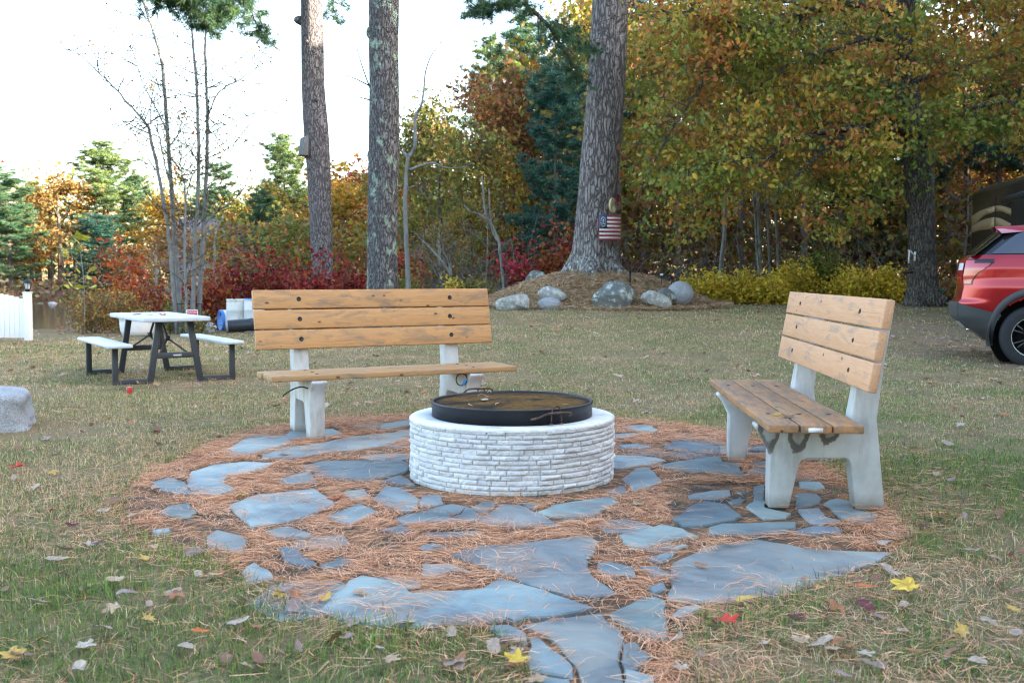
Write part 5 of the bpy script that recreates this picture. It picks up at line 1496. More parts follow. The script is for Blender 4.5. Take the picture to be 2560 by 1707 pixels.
for x in (-2.4, 0.3, 2.6):
    m = MB(); m.box((x, -3.02, 1.7), (1.15, 0.06, 1.25)); f_ = m.build('window', WHITE, hs)
    m = MB(); m.box((x, -3.056, 1.7), (0.95, 0.02, 1.05)); m.build('pane', TINT, f_)
m = MB(); m.box((4.03, -3.03, 1.45), (0.14, 0.14, 2.9)); m.box((-4.03, -3.03, 1.45), (0.14, 0.14, 2.9)); m.build('corner_board', WHITE, hs)
# ================================================================== vegetation
LEAFM = leaf_mat('autumn_leaves', 0.32, 0.55)
PINEM = leaf_mat('pine_foliage', 0.22, 0.55)
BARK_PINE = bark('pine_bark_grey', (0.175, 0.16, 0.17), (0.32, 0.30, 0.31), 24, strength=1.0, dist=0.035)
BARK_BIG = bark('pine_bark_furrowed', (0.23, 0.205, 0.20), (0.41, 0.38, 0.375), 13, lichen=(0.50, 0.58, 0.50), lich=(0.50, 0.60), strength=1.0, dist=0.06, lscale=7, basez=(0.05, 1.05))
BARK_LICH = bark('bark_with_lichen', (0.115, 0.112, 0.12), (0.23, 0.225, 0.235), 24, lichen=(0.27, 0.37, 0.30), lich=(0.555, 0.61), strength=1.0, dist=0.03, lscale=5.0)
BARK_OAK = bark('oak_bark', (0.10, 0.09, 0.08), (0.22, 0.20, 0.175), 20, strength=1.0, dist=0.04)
BARK_GREY = simple('smooth_grey_bark', (0.165, 0.172, 0.17), 0.8, 0.3, 9, 0.3, 0.006, 0.2, 0, (1, 1, 0.5))
BARK_WOOD = simple('woodland_bark', (0.115, 0.10, 0.092), 0.9, 0.4, 7, 0.6, 0.02, 0.15, 0, (2, 2, 0.4))
BARK_PALE = simple('pale_woodland_bark', (0.19, 0.195, 0.18), 0.9, 0.4, 7, 0.5, 0.02, 0.15, 0, (2, 2, 0.5))

QUAD_V = np.array([(0, 0, 0), (0.5, -0.30, 0.10), (1, 0, -0.05), (0.5, 0.30, 0.10)]); QUAD_F = [np.array([[0, 1, 2, 3]])]
_half = [(0.0, 0.0), (0.17, 0.07), (0.30, 0.27), (0.42, 0.12), (0.56, 0.36), (0.68, 0.15), (0.84, 0.27), (0.88, 0.10), (1.05, 0.0)]
OAK_V = np.array([(x, y, 0.22 * y) for x, y in _half] + [(x, -y, 0.22 * y) for x, y in _half[1:-1]])
OAK_F = [np.array([[0, 1, 2, 3, 4, 5, 6, 7, 8]]), np.array([[8, 15, 14, 13, 12, 11, 10, 9, 0]])]
# spray of three leaves on one twig, for trees farther away
def spray3():
    v, f = [], []
    for k_, a in enumerate((-0.9, 0.0, 0.9)):
        c, s = math.cos(a), math.sin(a)
        for p in QUAD_V * (0.62 if k_ != 1 else 0.8):
            v.append((c * p[0] - s * p[1], s * p[0] + c * p[1], p[2] + 0.06 * k_))
        f.append([4 * k_ + i for i in range(4)])
    return np.array(v), [np.array(f)]
SP_V, SP_F = spray3()
def tuft_template(n, rg, spread=1.0, wd=0.05):
    v, f = [], []
    for i in range(n):
        d = rg.normal(0, 1, 3); d[2] = abs(d[2]) * 0.6 + 0.15; d /= np.linalg.norm(d)
        s = np.cross(d, rg.normal(0, 1, 3)); s /= np.linalg.norm(s)
        b = len(v)
        v += [tuple(-s * wd), tuple(s * wd), tuple(d * rg.uniform(0.7, 1.1))]
        f.append([b, b + 1, b + 2])
    return np.array(v), [np.array(f)]
TU_V, TU_F = tuft_template(9, np.random.default_rng(3), 1, 0.055)
TUF_V, TUF_F = tuft_template(16, np.random.default_rng(4), 1, 0.030)

PAL = {
 'oak': [(0.144, 0.177, 0.031), (0.199, 0.204, 0.033), (0.111, 0.150, 0.033), (0.332, 0.243, 0.039), (0.398, 0.210, 0.044), (0.166, 0.188, 0.033), (0.287, 0.128, 0.033)],
 'olive': [(0.157, 0.176, 0.039), (0.221, 0.215, 0.046), (0.118, 0.144, 0.039), (0.313, 0.261, 0.052), (0.261, 0.157, 0.046)],
 'russet': [(0.234, 0.106, 0.037), (0.297, 0.149, 0.043), (0.170, 0.075, 0.031), (0.181, 0.149, 0.037), (0.255, 0.090, 0.037)],
 'gold': [(0.346, 0.230, 0.025), (0.396, 0.259, 0.029), (0.302, 0.158, 0.025), (0.259, 0.216, 0.036), (0.360, 0.180, 0.022)],
 'orange': [(0.360, 0.144, 0.022), (0.403, 0.194, 0.029), (0.274, 0.094, 0.022), (0.346, 0.216, 0.036)],
 'maroon': [(0.22, 0.03, 0.035), (0.28, 0.05, 0.035), (0.16, 0.03, 0.035), (0.30, 0.11, 0.04)],
 'crimson': [(0.218, 0.017, 0.023), (0.277, 0.026, 0.030), (0.145, 0.013, 0.020), (0.185, 0.040, 0.023), (0.304, 0.066, 0.026)],
 'rustred': [(0.300, 0.064, 0.022), (0.360, 0.105, 0.022), (0.225, 0.030, 0.022), (0.255, 0.128, 0.030), (0.180, 0.022, 0.022)],
 'pink': [(0.425, 0.030, 0.068), (0.357, 0.025, 0.051), (0.468, 0.060, 0.085)],
 'brush': [(0.288, 0.192, 0.060), (0.360, 0.228, 0.054), (0.204, 0.168, 0.060), (0.384, 0.132, 0.054), (0.432, 0.312, 0.072), (0.156, 0.120, 0.060)],
 'hedge': [(0.630, 0.486, 0.054), (0.540, 0.450, 0.054), (0.666, 0.477, 0.045), (0.414, 0.378, 0.054), (0.594, 0.378, 0.045)],
 'hedgegreen': [(0.20, 0.24, 0.04), (0.16, 0.20, 0.04), (0.30, 0.28, 0.04), (0.12, 0.16, 0.04)],
 'limegreen': [(0.42, 0.42, 0.06), (0.48, 0.44, 0.06)],
 'pine': [(0.052, 0.124, 0.068), (0.042, 0.101, 0.062), (0.072, 0.150, 0.072), (0.091, 0.163, 0.065)],
 'pinelight': [(0.138, 0.207, 0.069), (0.103, 0.172, 0.069), (0.184, 0.241, 0.075), (0.081, 0.149, 0.069)],
 'pineteal': [(0.032, 0.104, 0.080), (0.043, 0.123, 0.087), (0.026, 0.084, 0.067)],
}
def leaves_at(cl, sig, per, size, pal, rg, tmpl=(QUAD_V, QUAD_F), droop=0.0, flat=1.0, jit=0.18, mixw=0.35, tilt=None):
    """leaf clusters: centres cl (N,3), spread sig, per leaves each"""
    N = len(cl)
    pal = np.array(PAL[pal] if isinstance(pal, str) else pal)
    ci = rg.integers(0, len(pal), N)
    n = N * per
    off = rg.normal(0, 1, (n, 3)) * np.repeat(np.broadcast_to(sig, (N,)), per)[:, None] * np.array([1, 1, flat])
    pos = np.repeat(cl, per, axis=0) + off
    cidx = np.repeat(ci, per)
    sw = rg.uniform(0, 1, n) < mixw
    cidx = np.where(sw, rg.integers(0, len(pal), n), cidx)
    cols = np.clip(pal[cidx] * (1 + rg.normal(0, jit, (n, 1))) * (1 + rg.normal(0, 0.06, (n, 3))), 0.004, 1)
    rot = rand_rot(n, rg, tilt)
    return scatter(tmpl[0], tmpl[1], pos, rot, size * rg.uniform(0.65, 1.3, n), cols)

def limb_path(p0, d, L, rg, k=5, wig=0.12, up=0.0):
    pts = [np.array(p0, float)]
    d = np.array(d, float); d /= np.linalg.norm(d)
    for i in range(k):
        d = d + rg.normal(0, wig, 3) + np.array([0, 0, up / k])
        d /= np.linalg.norm(d)
        pts.append(pts[-1] + d * L / k)
    return np.array(pts)

VAR = {}
def decid(key, seed, Ht, Rc, base, pal, ncl, per, leaf, tr, sig=0.42, nl=11, barkm=None, lean=0.03, tmpl=(SP_V, SP_F), sub=4, twigs=0):
    rg = np.random.default_rng(seed)
    m = MB()
    tp = limb_path((0, 0, -0.15), (rg.normal(0, lean), rg.normal(0, lean), 1), Ht * 0.9, rg, 8, 0.035)
    tp = spline(tp, 3); rr = tr * (1 - np.linspace(0, 1, len(tp))) ** 0.8 * 0.95 + 0.012
    rr[:3] *= np.array([1.35, 1.15, 1.04])
    m.tube(tp, rr, 9)
    cl = []
    for i in range(nl):
        t = base + (0.95 - base) * (i + rg.uniform(0, 1)) / nl
        p = tp[int(t * (len(tp) - 1))]
        a = i * 2.4 + rg.uniform(-0.5, 0.5)
        prof = math.sin(min(1, max(0.0, (t - base) / (1 - base)) * 0.9 + 0.22) * math.pi) ** 0.7
        L = Rc * max(0.25, prof) * rg.uniform(0.8, 1.15)
        d = (math.cos(a), math.sin(a), rg.uniform(0.15, 0.8))
        lp_ = spline(limb_path(p, d, L, rg, 4, 0.16, 0.25), 3)
        r0 = tr * 0.42 * (1 - t * 0.6)
        m.tube(lp_, np.linspace(r0, 0.012, len(lp_)), 6)
        for j in range(sub):
            q = lp_[rg.integers(len(lp_) // 3, len(lp_))]
            d2 = (math.cos(a + rg.normal(0, 0.9)), math.sin(a + rg.normal(0, 0.9)), rg.uniform(-0.3, 0.8))
            sp_ = limb_path(q, d2, L * rg.uniform(0.25, 0.55), rg, 3, 0.2)
            m.tube(sp_, np.linspace(r0 * 0.35 + 0.004, 0.005, len(sp_)), 4, cap=False)
            cl.append(sp_[-1]); cl.append((sp_[-1] + sp_[-2]) / 2)
            for _ in range(twigs):
                q2 = sp_[rg.integers(1, len(sp_))]
                tw = limb_path(q2, rg.normal(0, 1, 3) + np.array([0, 0, 0.4]), L * rg.uniform(0.12, 0.3), rg, 2, 0.2)
                m.tube(tw, [0.006, 0.004, 0.002], 3, cap=False)
        cl.append(lp_[-1]); cl.append(lp_[-3]); cl.append(lp_[len(lp_) // 2])
    cl.append(tp[-1]); cl.append(tp[-3])
    cl = np.array(cl)
    tm = m.data('trunk', True)
    tm.materials.append(barkm or BARK_WOOD)
    cm = None
    if ncl:
        C = cl[rg.integers(0, len(cl), ncl)] + rg.normal(0, 0.32, (ncl, 3)) * np.array([1, 1, 0.8])
        v, f, c = leaves_at(C, sig, per, leaf, pal, rg, tmpl, flat=0.7)
        cm = mesh_np('crown', v, f, c); cm.materials.append(LEAFM)
    VAR[key] = (tm, cm, Ht)

def pine(key, seed, Ht, Rc, base, pal, tr, step=0.55, per=7, size=0.32, barkm=None, droop=0.0, tm_=(TU_V, TU_F), dens=1.0):
    rg = np.random.default_rng(seed)
    m = MB()
    tp = spline(limb_path((0, 0, -0.15), (rg.normal(0, 0.012), rg.normal(0, 0.012), 1), Ht, rg, 8, 0.012), 3)
    rr = tr * (1 - np.linspace(0, 1, len(tp))) + 0.015
    m.tube(tp, rr, 9)
    P = []
    z = base * Ht
    while z < Ht * 0.985:
        t = z / Ht
        p = tp[min(len(tp) - 1, int(t * (len(tp) - 1)))]
        s = (t - base) / (1 - base)
        Lm = Rc * (0.34 + 0.66 * (1 - s) ** 0.6) * (0.75 + 0.25 * min(1, s * 5)) * (1 if s < 0.9 else 0.7)
        a0 = rg.uniform(0, 6.28); nb_ = rg.integers(4, 6)
        for b in range(nb_):
            if rg.uniform() < 0.12: continue
            a = a0 + b * 2 * math.pi / nb_ + rg.normal(0, 0.2)
            L = Lm * rg.uniform(0.45, 1.35)
            d = np.array((math.cos(a), math.sin(a), rg.uniform(0.02, 0.22) + 0.5 * s - droop))
            bp_ = spline(limb_path(p + np.array([0, 0, rg.normal(0, 0.1)]), d, L, rg, 4, 0.06, 0.18), 2)
            m.tube(bp_, np.linspace(max(0.012, tr * 0.18 * (1 - s * 0.7)), 0.006, len(bp_)), 5, cap=False)
            k0 = max(2, int(L / 0.16 * dens))
            for q in range(k0):
                f_ = rg.uniform(0.25, 1.02)
                bi = min(len(bp_) - 1, int(f_ * (len(bp_) - 1)))
                wdt = 0.10 + 0.32 * L * (1.05 - f_) * 0.7
                o_ = np.array((-math.sin(a), math.cos(a), 0)) * rg.normal(0, wdt) + np.array((math.cos(a), math.sin(a), 0)) * rg.normal(0, 0.12)
                P.append(bp_[bi] + o_ + np.array([0, 0, rg.normal(0.04, 0.07)]))
        z += step * rg.uniform(0.75, 1.25) * (1 - 0.3 * s)
    P.append(tp[-1]); P = np.array(P)
    tm = m.data('trunk', True); tm.materials.append(barkm or BARK_WOOD)
    v, f, c = leaves_at(P, 0.10, per, size, pal, rg, tm_, flat=0.45, mixw=0.25, tilt=0.7)
    cm = mesh_np('crown', v, f, c); cm.materials.append(PINEM)
    VAR[key] = (tm, cm, Ht)

FP = 'trees across the pond'; MG = 'trees round the grey house'
def plant(key, name, u, Y, vtop, label, group=None, rz=None, wid=1.0, cat='tree', x=None):
    if group == FP: wid *= 1.35
    if group == MG: wid *= 1.2
    if x is None: x = at(u, 690, Y).x
    z0 = H(x, Y)
    ht = at(u, vtop, Y).z - z0
    tm, cm, Ht = VAR[key]
    s = ht / Ht
    o = thing(name, label, cat, (x, Y, z0), rng.uniform(0, 6.28) if rz is None else rz, group)
    o.scale = (s * wid, s * wid, s)
    obj('trunk', tm, None, o)
    if cm is not None: obj('crown', cm, None, o)
    return o

decid('oak_green', 1, 9, 3.2, 0.22, 'olive', 420, 15, 0.20, 0.16)
decid('oak_mixed', 2, 9, 3.0, 0.20, 'oak', 400, 15, 0.20, 0.15)
decid('russet', 3, 10, 3.2, 0.25, 'russet', 400, 15, 0.20, 0.16)
decid('gold', 4, 9, 2.8, 0.22, 'gold', 360, 14, 0.20, 0.14)
decid('orange', 5, 9, 2.8, 0.25, 'orange', 340, 14, 0.20, 0.14)
decid('maroon', 6, 9, 2.4, 0.25, 'maroon', 250, 13, 0.19, 0.13)
decid('thin_gold', 7, 11, 2.4, 0.34, 'gold', 130, 10, 0.26, 0.12)
decid('thin_russet', 8, 11, 2.4, 0.30, 'russet', 140, 10, 0.26, 0.12)
decid('bare', 9, 8, 2.4, 0.25, 'russet', 34, 7, 0.2, 0.10, barkm=BARK_PALE, twigs=4, sub=6, nl=14)
decid('wood_trunk', 10, 15, 2.6, 0.42, 'oak', 170, 12, 0.28, 0.20)
decid('far_oak', 11, 12, 4.2, 0.24, [(0.22, 0.125, 0.04), (0.30, 0.17, 0.05), (0.16, 0.10, 0.035), (0.17, 0.15, 0.045)], 480, 14, 0.27, 0.26)
pine('pine_full', 21, 14, 3.2, 0.16, 'pine', 0.22)
pine('pine_light', 22, 14, 3.6, 0.30, 'pinelight', 0.24)
pine('pine_dark', 23, 12, 3.4, 0.10, 'pineteal', 0.20, step=0.62)
pine('pine_thin', 24, 12, 2.3, 0.38, 'pine', 0.17, step=0.8)
pine('pine_slim', 25, 13, 1.7, 0.40, 'pineteal', 0.16, step=0.7)

# ---------------------------------------------------------------- across the pond
plant('pine_full', 'pine_tree', 30, 75, 425, 'dark layered pine at the far left above the white fence', FP, wid=1.15)
plant('pine_full', 'pine_tree', -55, 84, 380, 'tall pine cut by the left picture edge across the pond', FP)
plant('pine_light', 'pine_tree', 95, 92, 450, 'pale pine behind the orange oak across the pond', FP)
plant('far_oak', 'oak_tree', 158, 81, 408, 'golden brown oak standing on the far bank right of the dark pine', FP, wid=0.85)
plant('orange', 'maple_tree', 100, 86, 520, 'low orange tree glowing between the dark pine and the brown oak', FP)
plant('pine_light', 'pine_tree', 268, 84, 348, 'tallest sunlit yellow green pine across the pond left of the bare tree', FP, wid=1.0)
plant('pine_dark', 'pine_tree', 245, 74, 535, 'dark teal pine in front of the tall sunlit pine', FP, wid=1.25)
plant('pine_thin', 'pine_tree', 352, 86, 425, 'pine with open branches just left of the bare grey stems', FP)
plant('gold', 'maple_tree', 428, 82, 468, 'yellow tree seen through the bare grey stems', FP)
plant('russet', 'oak_tree', 330, 72, 590, 'brown leafed tree low behind the orange sapling', FP)
plant('pine_thin', 'pine_tree', 560, 80, 392, 'thin pine tip right of the bare grey stems', FP, wid=0.7)
plant('pine_full', 'pine_tree', 500, 78, 480, 'green pine low between the bare grey stems', FP)
# ---------------------------------------------------------------- middle distance
plant('oak_mixed', 'oak_tree', 618, 56, 428, 'green and yellow oak left of the leftmost pine trunk', MG, wid=1.0)
plant('pine_light', 'pine_tree', 722, 60, 330, 'open topped pine rising just left of the leftmost pine trunk', MG, wid=0.72)
plant('pine_full', 'pine_tree', 668, 52, 470, 'dense dark pine in front of the grey house corner', MG, wid=0.9)
plant('oak_green', 'oak_tree', 735, 48, 520, 'dark green tree low behind the leftmost pine trunk', MG)
plant('gold', 'maple_tree', 868, 58, 432, 'golden tree filling the gap between the two left trunks', MG, wid=1.1)
plant('orange', 'maple_tree', 815, 64, 425, 'orange brown tree right behind the leftmost pine trunk', MG)
plant('maroon', 'maple_tree', 905, 66, 392, 'dark red tree top just left of the lichen covered trunk', MG, wid=1.0)
plant('bare', 'bare_tree', 560, 33, 545, 'greyish leafless tree with fine twigs in front of the grey house', MG, wid=1.5)
plant('bare', 'bare_tree', 385, 32, 570, 'brownish leafless tree behind the bare grey stems', MG, wid=1.5)
plant('thin_russet', 'oak_tree', 450, 52, 520, 'thin rust leafed tree behind the bare grey stems', MG)
plant('maroon', 'maple_tree', 1000, 60, 410, 'dark red tree right of the lichen covered trunk', MG)
plant('orange', 'maple_tree', 985, 52, 520, 'orange tree low right of the lichen covered trunk', MG)
# ---------------------------------------------------------------- edge of the woods, centre
CG = 'trees at the edge of the woods left of the big pine'
plant('oak_green', 'oak_tree', 1105, 38, 212, 'tall green oak left of the big pine with its crown against the sky', CG, wid=0.92)
plant('oak_mixed', 'oak_tree', 1060, 43, 300, 'green and yellow oak at the left edge of the woods', CG, wid=0.8)
plant('russet', 'oak_tree', 1225, 45, 150, 'rust brown oak behind the tall green oak', CG, wid=0.9)
plant('pine_full', 'pine_tree', 1290, 50, 25, 'tall pine behind the rust brown oak reaching the top of the photo', CG, wid=0.8)
plant('pine_light', 'pine_tree', 1225, 54, 90, 'pale green pine top against the white sky', CG, wid=0.62)
plant('pine_dark', 'pine_tree', 1392, 33, 150, 'dark teal pine with low flat boughs beside the big pine', CG, wid=0.85)
plant('russet', 'oak_tree', 1350, 48, 60, 'brown oak crown behind the hanging pine branches', CG, wid=0.9)
plant('oak_mixed', 'oak_tree', 1180, 34, 480, 'small yellow green understorey tree under the green oak', CG, wid=0.9)
plant('oak_green', 'oak_tree', 1030, 36, 520, 'small dark green tree just right of the lichen covered trunk', CG, wid=0.8)
plant('thin_gold', 'maple_tree', 1265, 38, 330, 'slim yellow leafed tree before the rust brown oak', CG, wid=0.7)
plant('bare', 'bare_tree', 1110, 31, 520, 'grey leafless sapling under the green oak', CG, wid=1.2)
plant('bare', 'bare_tree', 1215, 33, 480, 'grey leafless sapling left of the bright pink maple', CG, wid=1.0)
plant('bare', 'bare_tree', 1040, 33, 580, 'low leafless sapling right of the lichen covered trunk', CG, wid=1.3)
# ---------------------------------------------------------------- woods behind the oak
WG = 'woodland trees behind the big oak'
wl = [('wood_trunk', 1545, 37, 'woodland tree'), ('pine_slim', 1610, 42, 'pine_tree'), ('gold', 1590, 50, 'maple_tree'), ('thin_gold', 1660, 47, 'maple_tree'), ('wood_trunk', 1725, 41, ''), ('pine_slim', 1760, 48, ''), ('thin_russet', 1700, 36, ''), ('gold', 1800, 55, ''), ('wood_trunk', 1850, 38, ''), ('pine_slim', 1890, 40, ''), ('thin_gold', 1925, 46, ''), ('wood_trunk', 1965, 43, ''), ('pine_slim', 2005, 37, ''), ('pine_slim', 2040, 44, ''), ('orange', 1990, 54, ''), ('wood_trunk', 2085, 39, ''), ('pine_full', 2150, 40, ''), ('pine_slim', 2120, 50, ''), ('pine_dark', 2215, 43, ''), ('thin_gold', 2260, 48, ''), ('wood_trunk', 2330, 38, ''), ('gold', 2380, 46, ''), ('bare', 2400, 38, ''), ('thin_russet', 2440, 42, ''), ('pine_slim', 2485, 40, ''), ('gold', 2540, 46, ''), ('thin_gold', 2440, 54, ''), ('bare', 2350, 42, ''), ('wood_trunk', 2590, 38, ''), ('oak_mixed', 1480, 44, ''), ('pine_full', 1500, 54, ''), ('russet', 1560, 60, ''), ('oak_mixed', 2320, 56, ''), ('pine_full', 2560, 60, '')]
WLAB = {'wood_trunk': ('oak_tree', 'dark woodland oak with a bare lower trunk behind the oak boughs'), 'pine_slim': ('pine_tree', 'slim dark pine with a straight bare trunk in the woods behind the oak'), 'gold': ('maple_tree', 'broad golden tree glowing deep in the woods behind the oak'), 'thin_gold': ('maple_tree', 'slender tree with sparse golden leaves in the woods behind the oak'), 'thin_russet': ('oak_tree', 'slender rust leafed tree in the woods behind the oak'), 'orange': ('maple_tree', 'orange tree deep in the woods behind the hedge'), 'pine_full': ('pine_tree', 'bushy green pine in the woods behind the oak'), 'pine_dark': ('pine_tree', 'dark teal pine in the gap just left of the oak trunk'), 'bare': ('bare_tree', 'pale leafless tree with tangled twigs above the motorhome'), 'oak_mixed': ('oak_tree', 'green and yellow tree deep in the woods'), 'russet': ('oak_tree', 'brown oak far back right of the big pine')}
for kx, u, Y, _ in wl:
    nm, lb = WLAB[kx]
    vt = {'bare': 380, 'gold': 250, 'orange': 330}.get(kx, -120 if Y < 45 else 20)
    plant(kx, nm, u, Y, vt, lb, WG, wid={'pine_slim': 1.0, 'gold': 1.1}.get(kx, 0.9))

# ---------------------------------------------------------------- deep woods as masses
def mass(name, boxes, seed, leaf, label, trunks=60, dark=1.0, pals=('oak', 'russet', 'gold', 'olive', 'orange')):
    rg = np.random.default_rng(seed)
    parts = []; m = MB()
    for (x0, x1, y0, y1, zt, ncl) in boxes:
        pn = rg.integers(0, len(pals), ncl)
        for pi, pl in enumerate(pals):
            n = int((pn == pi).sum())
            if not n: continue
            cx = rg.uniform(x0, x1, n); cy_ = rg.uniform(y0, y1, n)
            cz = Hnp(cx, cy_) + 0.5 + rg.uniform(0, 1, n) ** 0.85 * zt * (0.75 + 0.35 * vnoise(cx, cy_, 0.12, seed))
            parts.append(leaves_at(np.stack([cx, cy_, cz], -1), 0.9, 12, leaf, 'pine' if pl == 'pine' else pl, rg, (SP_V, SP_F)))
        for _ in range(trunks):
            tx, ty = rg.uniform(x0, x1), rg.uniform(y0, y1)
            h0 = H(tx, ty); r_ = rg.uniform(0.08, 0.22)
            m.tube(limb_path((tx, ty, h0 - 0.1), (rg.normal(0, 0.04), rg.normal(0, 0.04), 1), zt * 0.8, rg, 4, 0.03), np.linspace(r_, r_ * 0.4, 5), 6, col=(0.10, 0.085, 0.075))
    if m.v: parts.append((np.concatenate(m.v), [np.concatenate(x) for x in m.f.values()], np.concatenate(m.c)))
    v, f, c = join(parts)
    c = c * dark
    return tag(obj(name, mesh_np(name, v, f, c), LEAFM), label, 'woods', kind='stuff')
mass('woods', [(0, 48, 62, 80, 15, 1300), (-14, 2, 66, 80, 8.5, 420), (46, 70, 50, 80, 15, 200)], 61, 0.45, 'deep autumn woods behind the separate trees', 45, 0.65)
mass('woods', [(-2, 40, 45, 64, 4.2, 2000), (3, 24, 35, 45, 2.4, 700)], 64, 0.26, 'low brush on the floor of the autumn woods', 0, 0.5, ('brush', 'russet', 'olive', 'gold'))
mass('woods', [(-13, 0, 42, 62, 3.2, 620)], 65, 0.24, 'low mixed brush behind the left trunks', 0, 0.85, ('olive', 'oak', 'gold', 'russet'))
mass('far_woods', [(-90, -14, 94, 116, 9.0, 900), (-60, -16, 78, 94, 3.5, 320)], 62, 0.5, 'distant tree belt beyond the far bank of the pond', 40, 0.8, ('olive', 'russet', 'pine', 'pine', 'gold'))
mass('shade_woods', [(17, 46, -32, 11, 15.5, 2400), (22, 52, 11, 36, 16, 1500), (26, 60, 36, 62, 16, 260), (6, 20, -40, -22, 14, 260)], 63, 1.0, 'unseen autumn woods added right of the lawn to block the sun', 26, 1.0, ('oak', 'russet', 'olive', 'pine'))  # unseen woods added beyond the frame to keep direct sun off the lawn

# ---------------------------------------------------------------- undergrowth: tangle of twigs along the wood edge
rg = np.random.default_rng(71)
m = MB()
UB = [(1500, 2330, 28.5, 33), (930, 1460, 28.5, 33)]
for (ua, ub, ya, yb), cnt in zip(UB, (330, 230)):
    for _ in range(cnt):
        u = rg.uniform(ua, ub); Y = rg.uniform(ya, yb); x = at(u, 700, Y).x; z = H(x, Y)
        d = (rg.normal(0, 0.7), rg.normal(0, 0.5), rg.uniform(0.15, 1.2))
        p = spline(limb_path((x, Y, z - 0.05), d, rg.uniform(0.8, 3.2), rg, 4, 0.22), 2)
        g = rg.uniform(0.06, 0.22)
        m.tube(p, np.linspace(rg.uniform(0.008, 0.022), 0.004, len(p)), 4, cap=False, col=(g, g * 0.94, g * 0.88))
parts = [(np.concatenate(m.v), [np.concatenate(x) for x in m.f.values()], np.concatenate(m.c))]
for (ua, ub, ya, yb), cnt, pl in zip(UB, (240, 170), ('brush', 'brush')):
    Y = rg.uniform(ya, yb, cnt); u = rg.uniform(ua, ub, cnt)
    x = (u - 1280) / FPX * Y; z = Hnp(x, Y) + rg.uniform(0, 1, cnt) ** 1.6 * 1.5
    parts.append(leaves_at(np.stack([x, Y, z], -1), 0.22, 8, 0.10, [(0.10, 0.055, 0.04), (0.15, 0.08, 0.04), (0.09, 0.10, 0.04), (0.20, 0.07, 0.05), (0.13, 0.12, 0.05)], rg))
# leaf litter of the wood floor
n = 9000
Y = rg.uniform(27, 44, n); u = rg.uniform(920, 2650, n); x = (u - 1280) / FPX * Y
pos = np.stack([x, Y, Hnp(x, Y) + 0.03], -1)
parts.append(scatter(QUAD_V, QUAD_F, pos, rand_rot(n, rg, 0.7), rg.uniform(0.1, 0.22, n), mixcol([(0.24, 0.13, 0.06), (0.32, 0.19, 0.08), (0.17, 0.09, 0.05), (0.36, 0.24, 0.11)], n, rg)))
v, f, c = join(parts)
tag(obj('undergrowth', mesh_np('undergrowth', v, f, c), LEAFM), 'tangle of thin twigs and brown leaves along the edge of the woods', 'undergrowth', kind='stuff')

# ---------------------------------------------------------------- bushes
def bush(name, label, u, Y, vtop, wpx, pal, n, leaf, group=None, seed=0, sparse=1.0, stems=12, cat='bush', low=0.05, tmpl=(QUAD_V, QUAD_F), sig=0.13, lift=0.0):
    rg = np.random.default_rng(seed + int(u) * 7 + int(Y * 10))
    x = at(u, 700, Y).x; z0 = H(x, Y) + lift
    ht = at(u, vtop, Y).z - z0; wd = wpx / FPX * Y
    o = thing(name, label, cat, (x, Y, z0), 0, group)
    ht *= 1.06
    m = MB(); cl = []
    for i in range(stems):
        a = rg.uniform(0, 6.28); r_ = math.sqrt(rg.uniform(0, 1))
        tx, ty = wd * 0.5 * r_ * math.cos(a), wd * 0.4 * r_ * math.sin(a)
        tz_ = ht * (1 - 0.55 * r_ ** 2) * rg.uniform(0.75, 1.03)
        p = spline([(tx * 0.25, ty * 0.25, -0.05), (tx * 0.55, ty * 0.55, tz_ * 0.45), (tx, ty, tz_)], 4)
        p = p + rg.normal(0, 0.02, p.shape)
        m.tube(p, np.linspace(0.016, 0.004, len(p)), 5, cap=False)
        for t in range(3):
            q = p[rg.integers(2, len(p))]
            tw = limb_path(q, (rg.normal(), rg.normal(), 0.5), ht * 0.22, rg, 2, 0.2); m.tube(tw, [0.006, 0.004, 0.002], 3, cap=False)
            cl.append(tw[-1])
        cl += [p[-1], p[-2], p[len(p) // 2 + 1], p[len(p) // 2]]
    obj('stems', m.data('stems', True), BARK_WOOD, o)
    cl = np.array(cl)
    N = max(8, int(n / 9))
    C = cl[rg.integers(0, len(cl), N)] + rg.normal(0, 1, (N, 3)) * np.array([wd * 0.10, wd * 0.09, ht * 0.10])
    C[:, 2] = np.maximum(C[:, 2], low)
    v, f, c = leaves_at(C, sig, 9, leaf, pal, rg, tmpl)
    obj('foliage', mesh_np('foliage', v, f, c), LEAFM, o)
    return o
RB = 'red shrubs behind the left bench'
bush('red_shrub', 'red and orange shrub right behind the bare grey stems', 525, 30.0, 668, 120, 'rustred', 1500, 0.13, RB, 1)
bush('red_shrub', 'dark red shrub with orange tints above the white drums', 605, 31.0, 660, 120, 'crimson', 1700, 0.13, RB, 2)
bush('red_shrub', 'mixed red shrub between the drums and the leftmost pine trunk', 690, 30.6, 648, 120, 'crimson', 2000, 0.13, RB, 3)
bush('red_shrub', 'crimson shrub growing in front of the leftmost pine trunk', 790, 24.2, 650, 130, 'crimson', 2300, 0.11, RB, 4)
bush('red_shrub', 'red shrub between the two left trunks', 872, 28.0, 662, 90, 'crimson', 1300, 0.13, RB, 5)
bush('orange_shrub', 'orange leafed shrub just left of the lichen covered trunk', 900, 31.0, 690, 70, 'orange', 800, 0.14, None, 6)
bush('orange_sapling', 'tall orange red sapling left of the bare grey stems', 290, 28.0, 582, 44, [(0.42, 0.10, 0.025), (0.48, 0.14, 0.03), (0.32, 0.06, 0.025)], 380, 0.15, None, 7, stems=5, sig=0.10)
bush('red_sapling', 'dark red shrub at the foot of the orange sapling', 322, 30.0, 690, 90, 'rustred', 800, 0.14, None, 8)
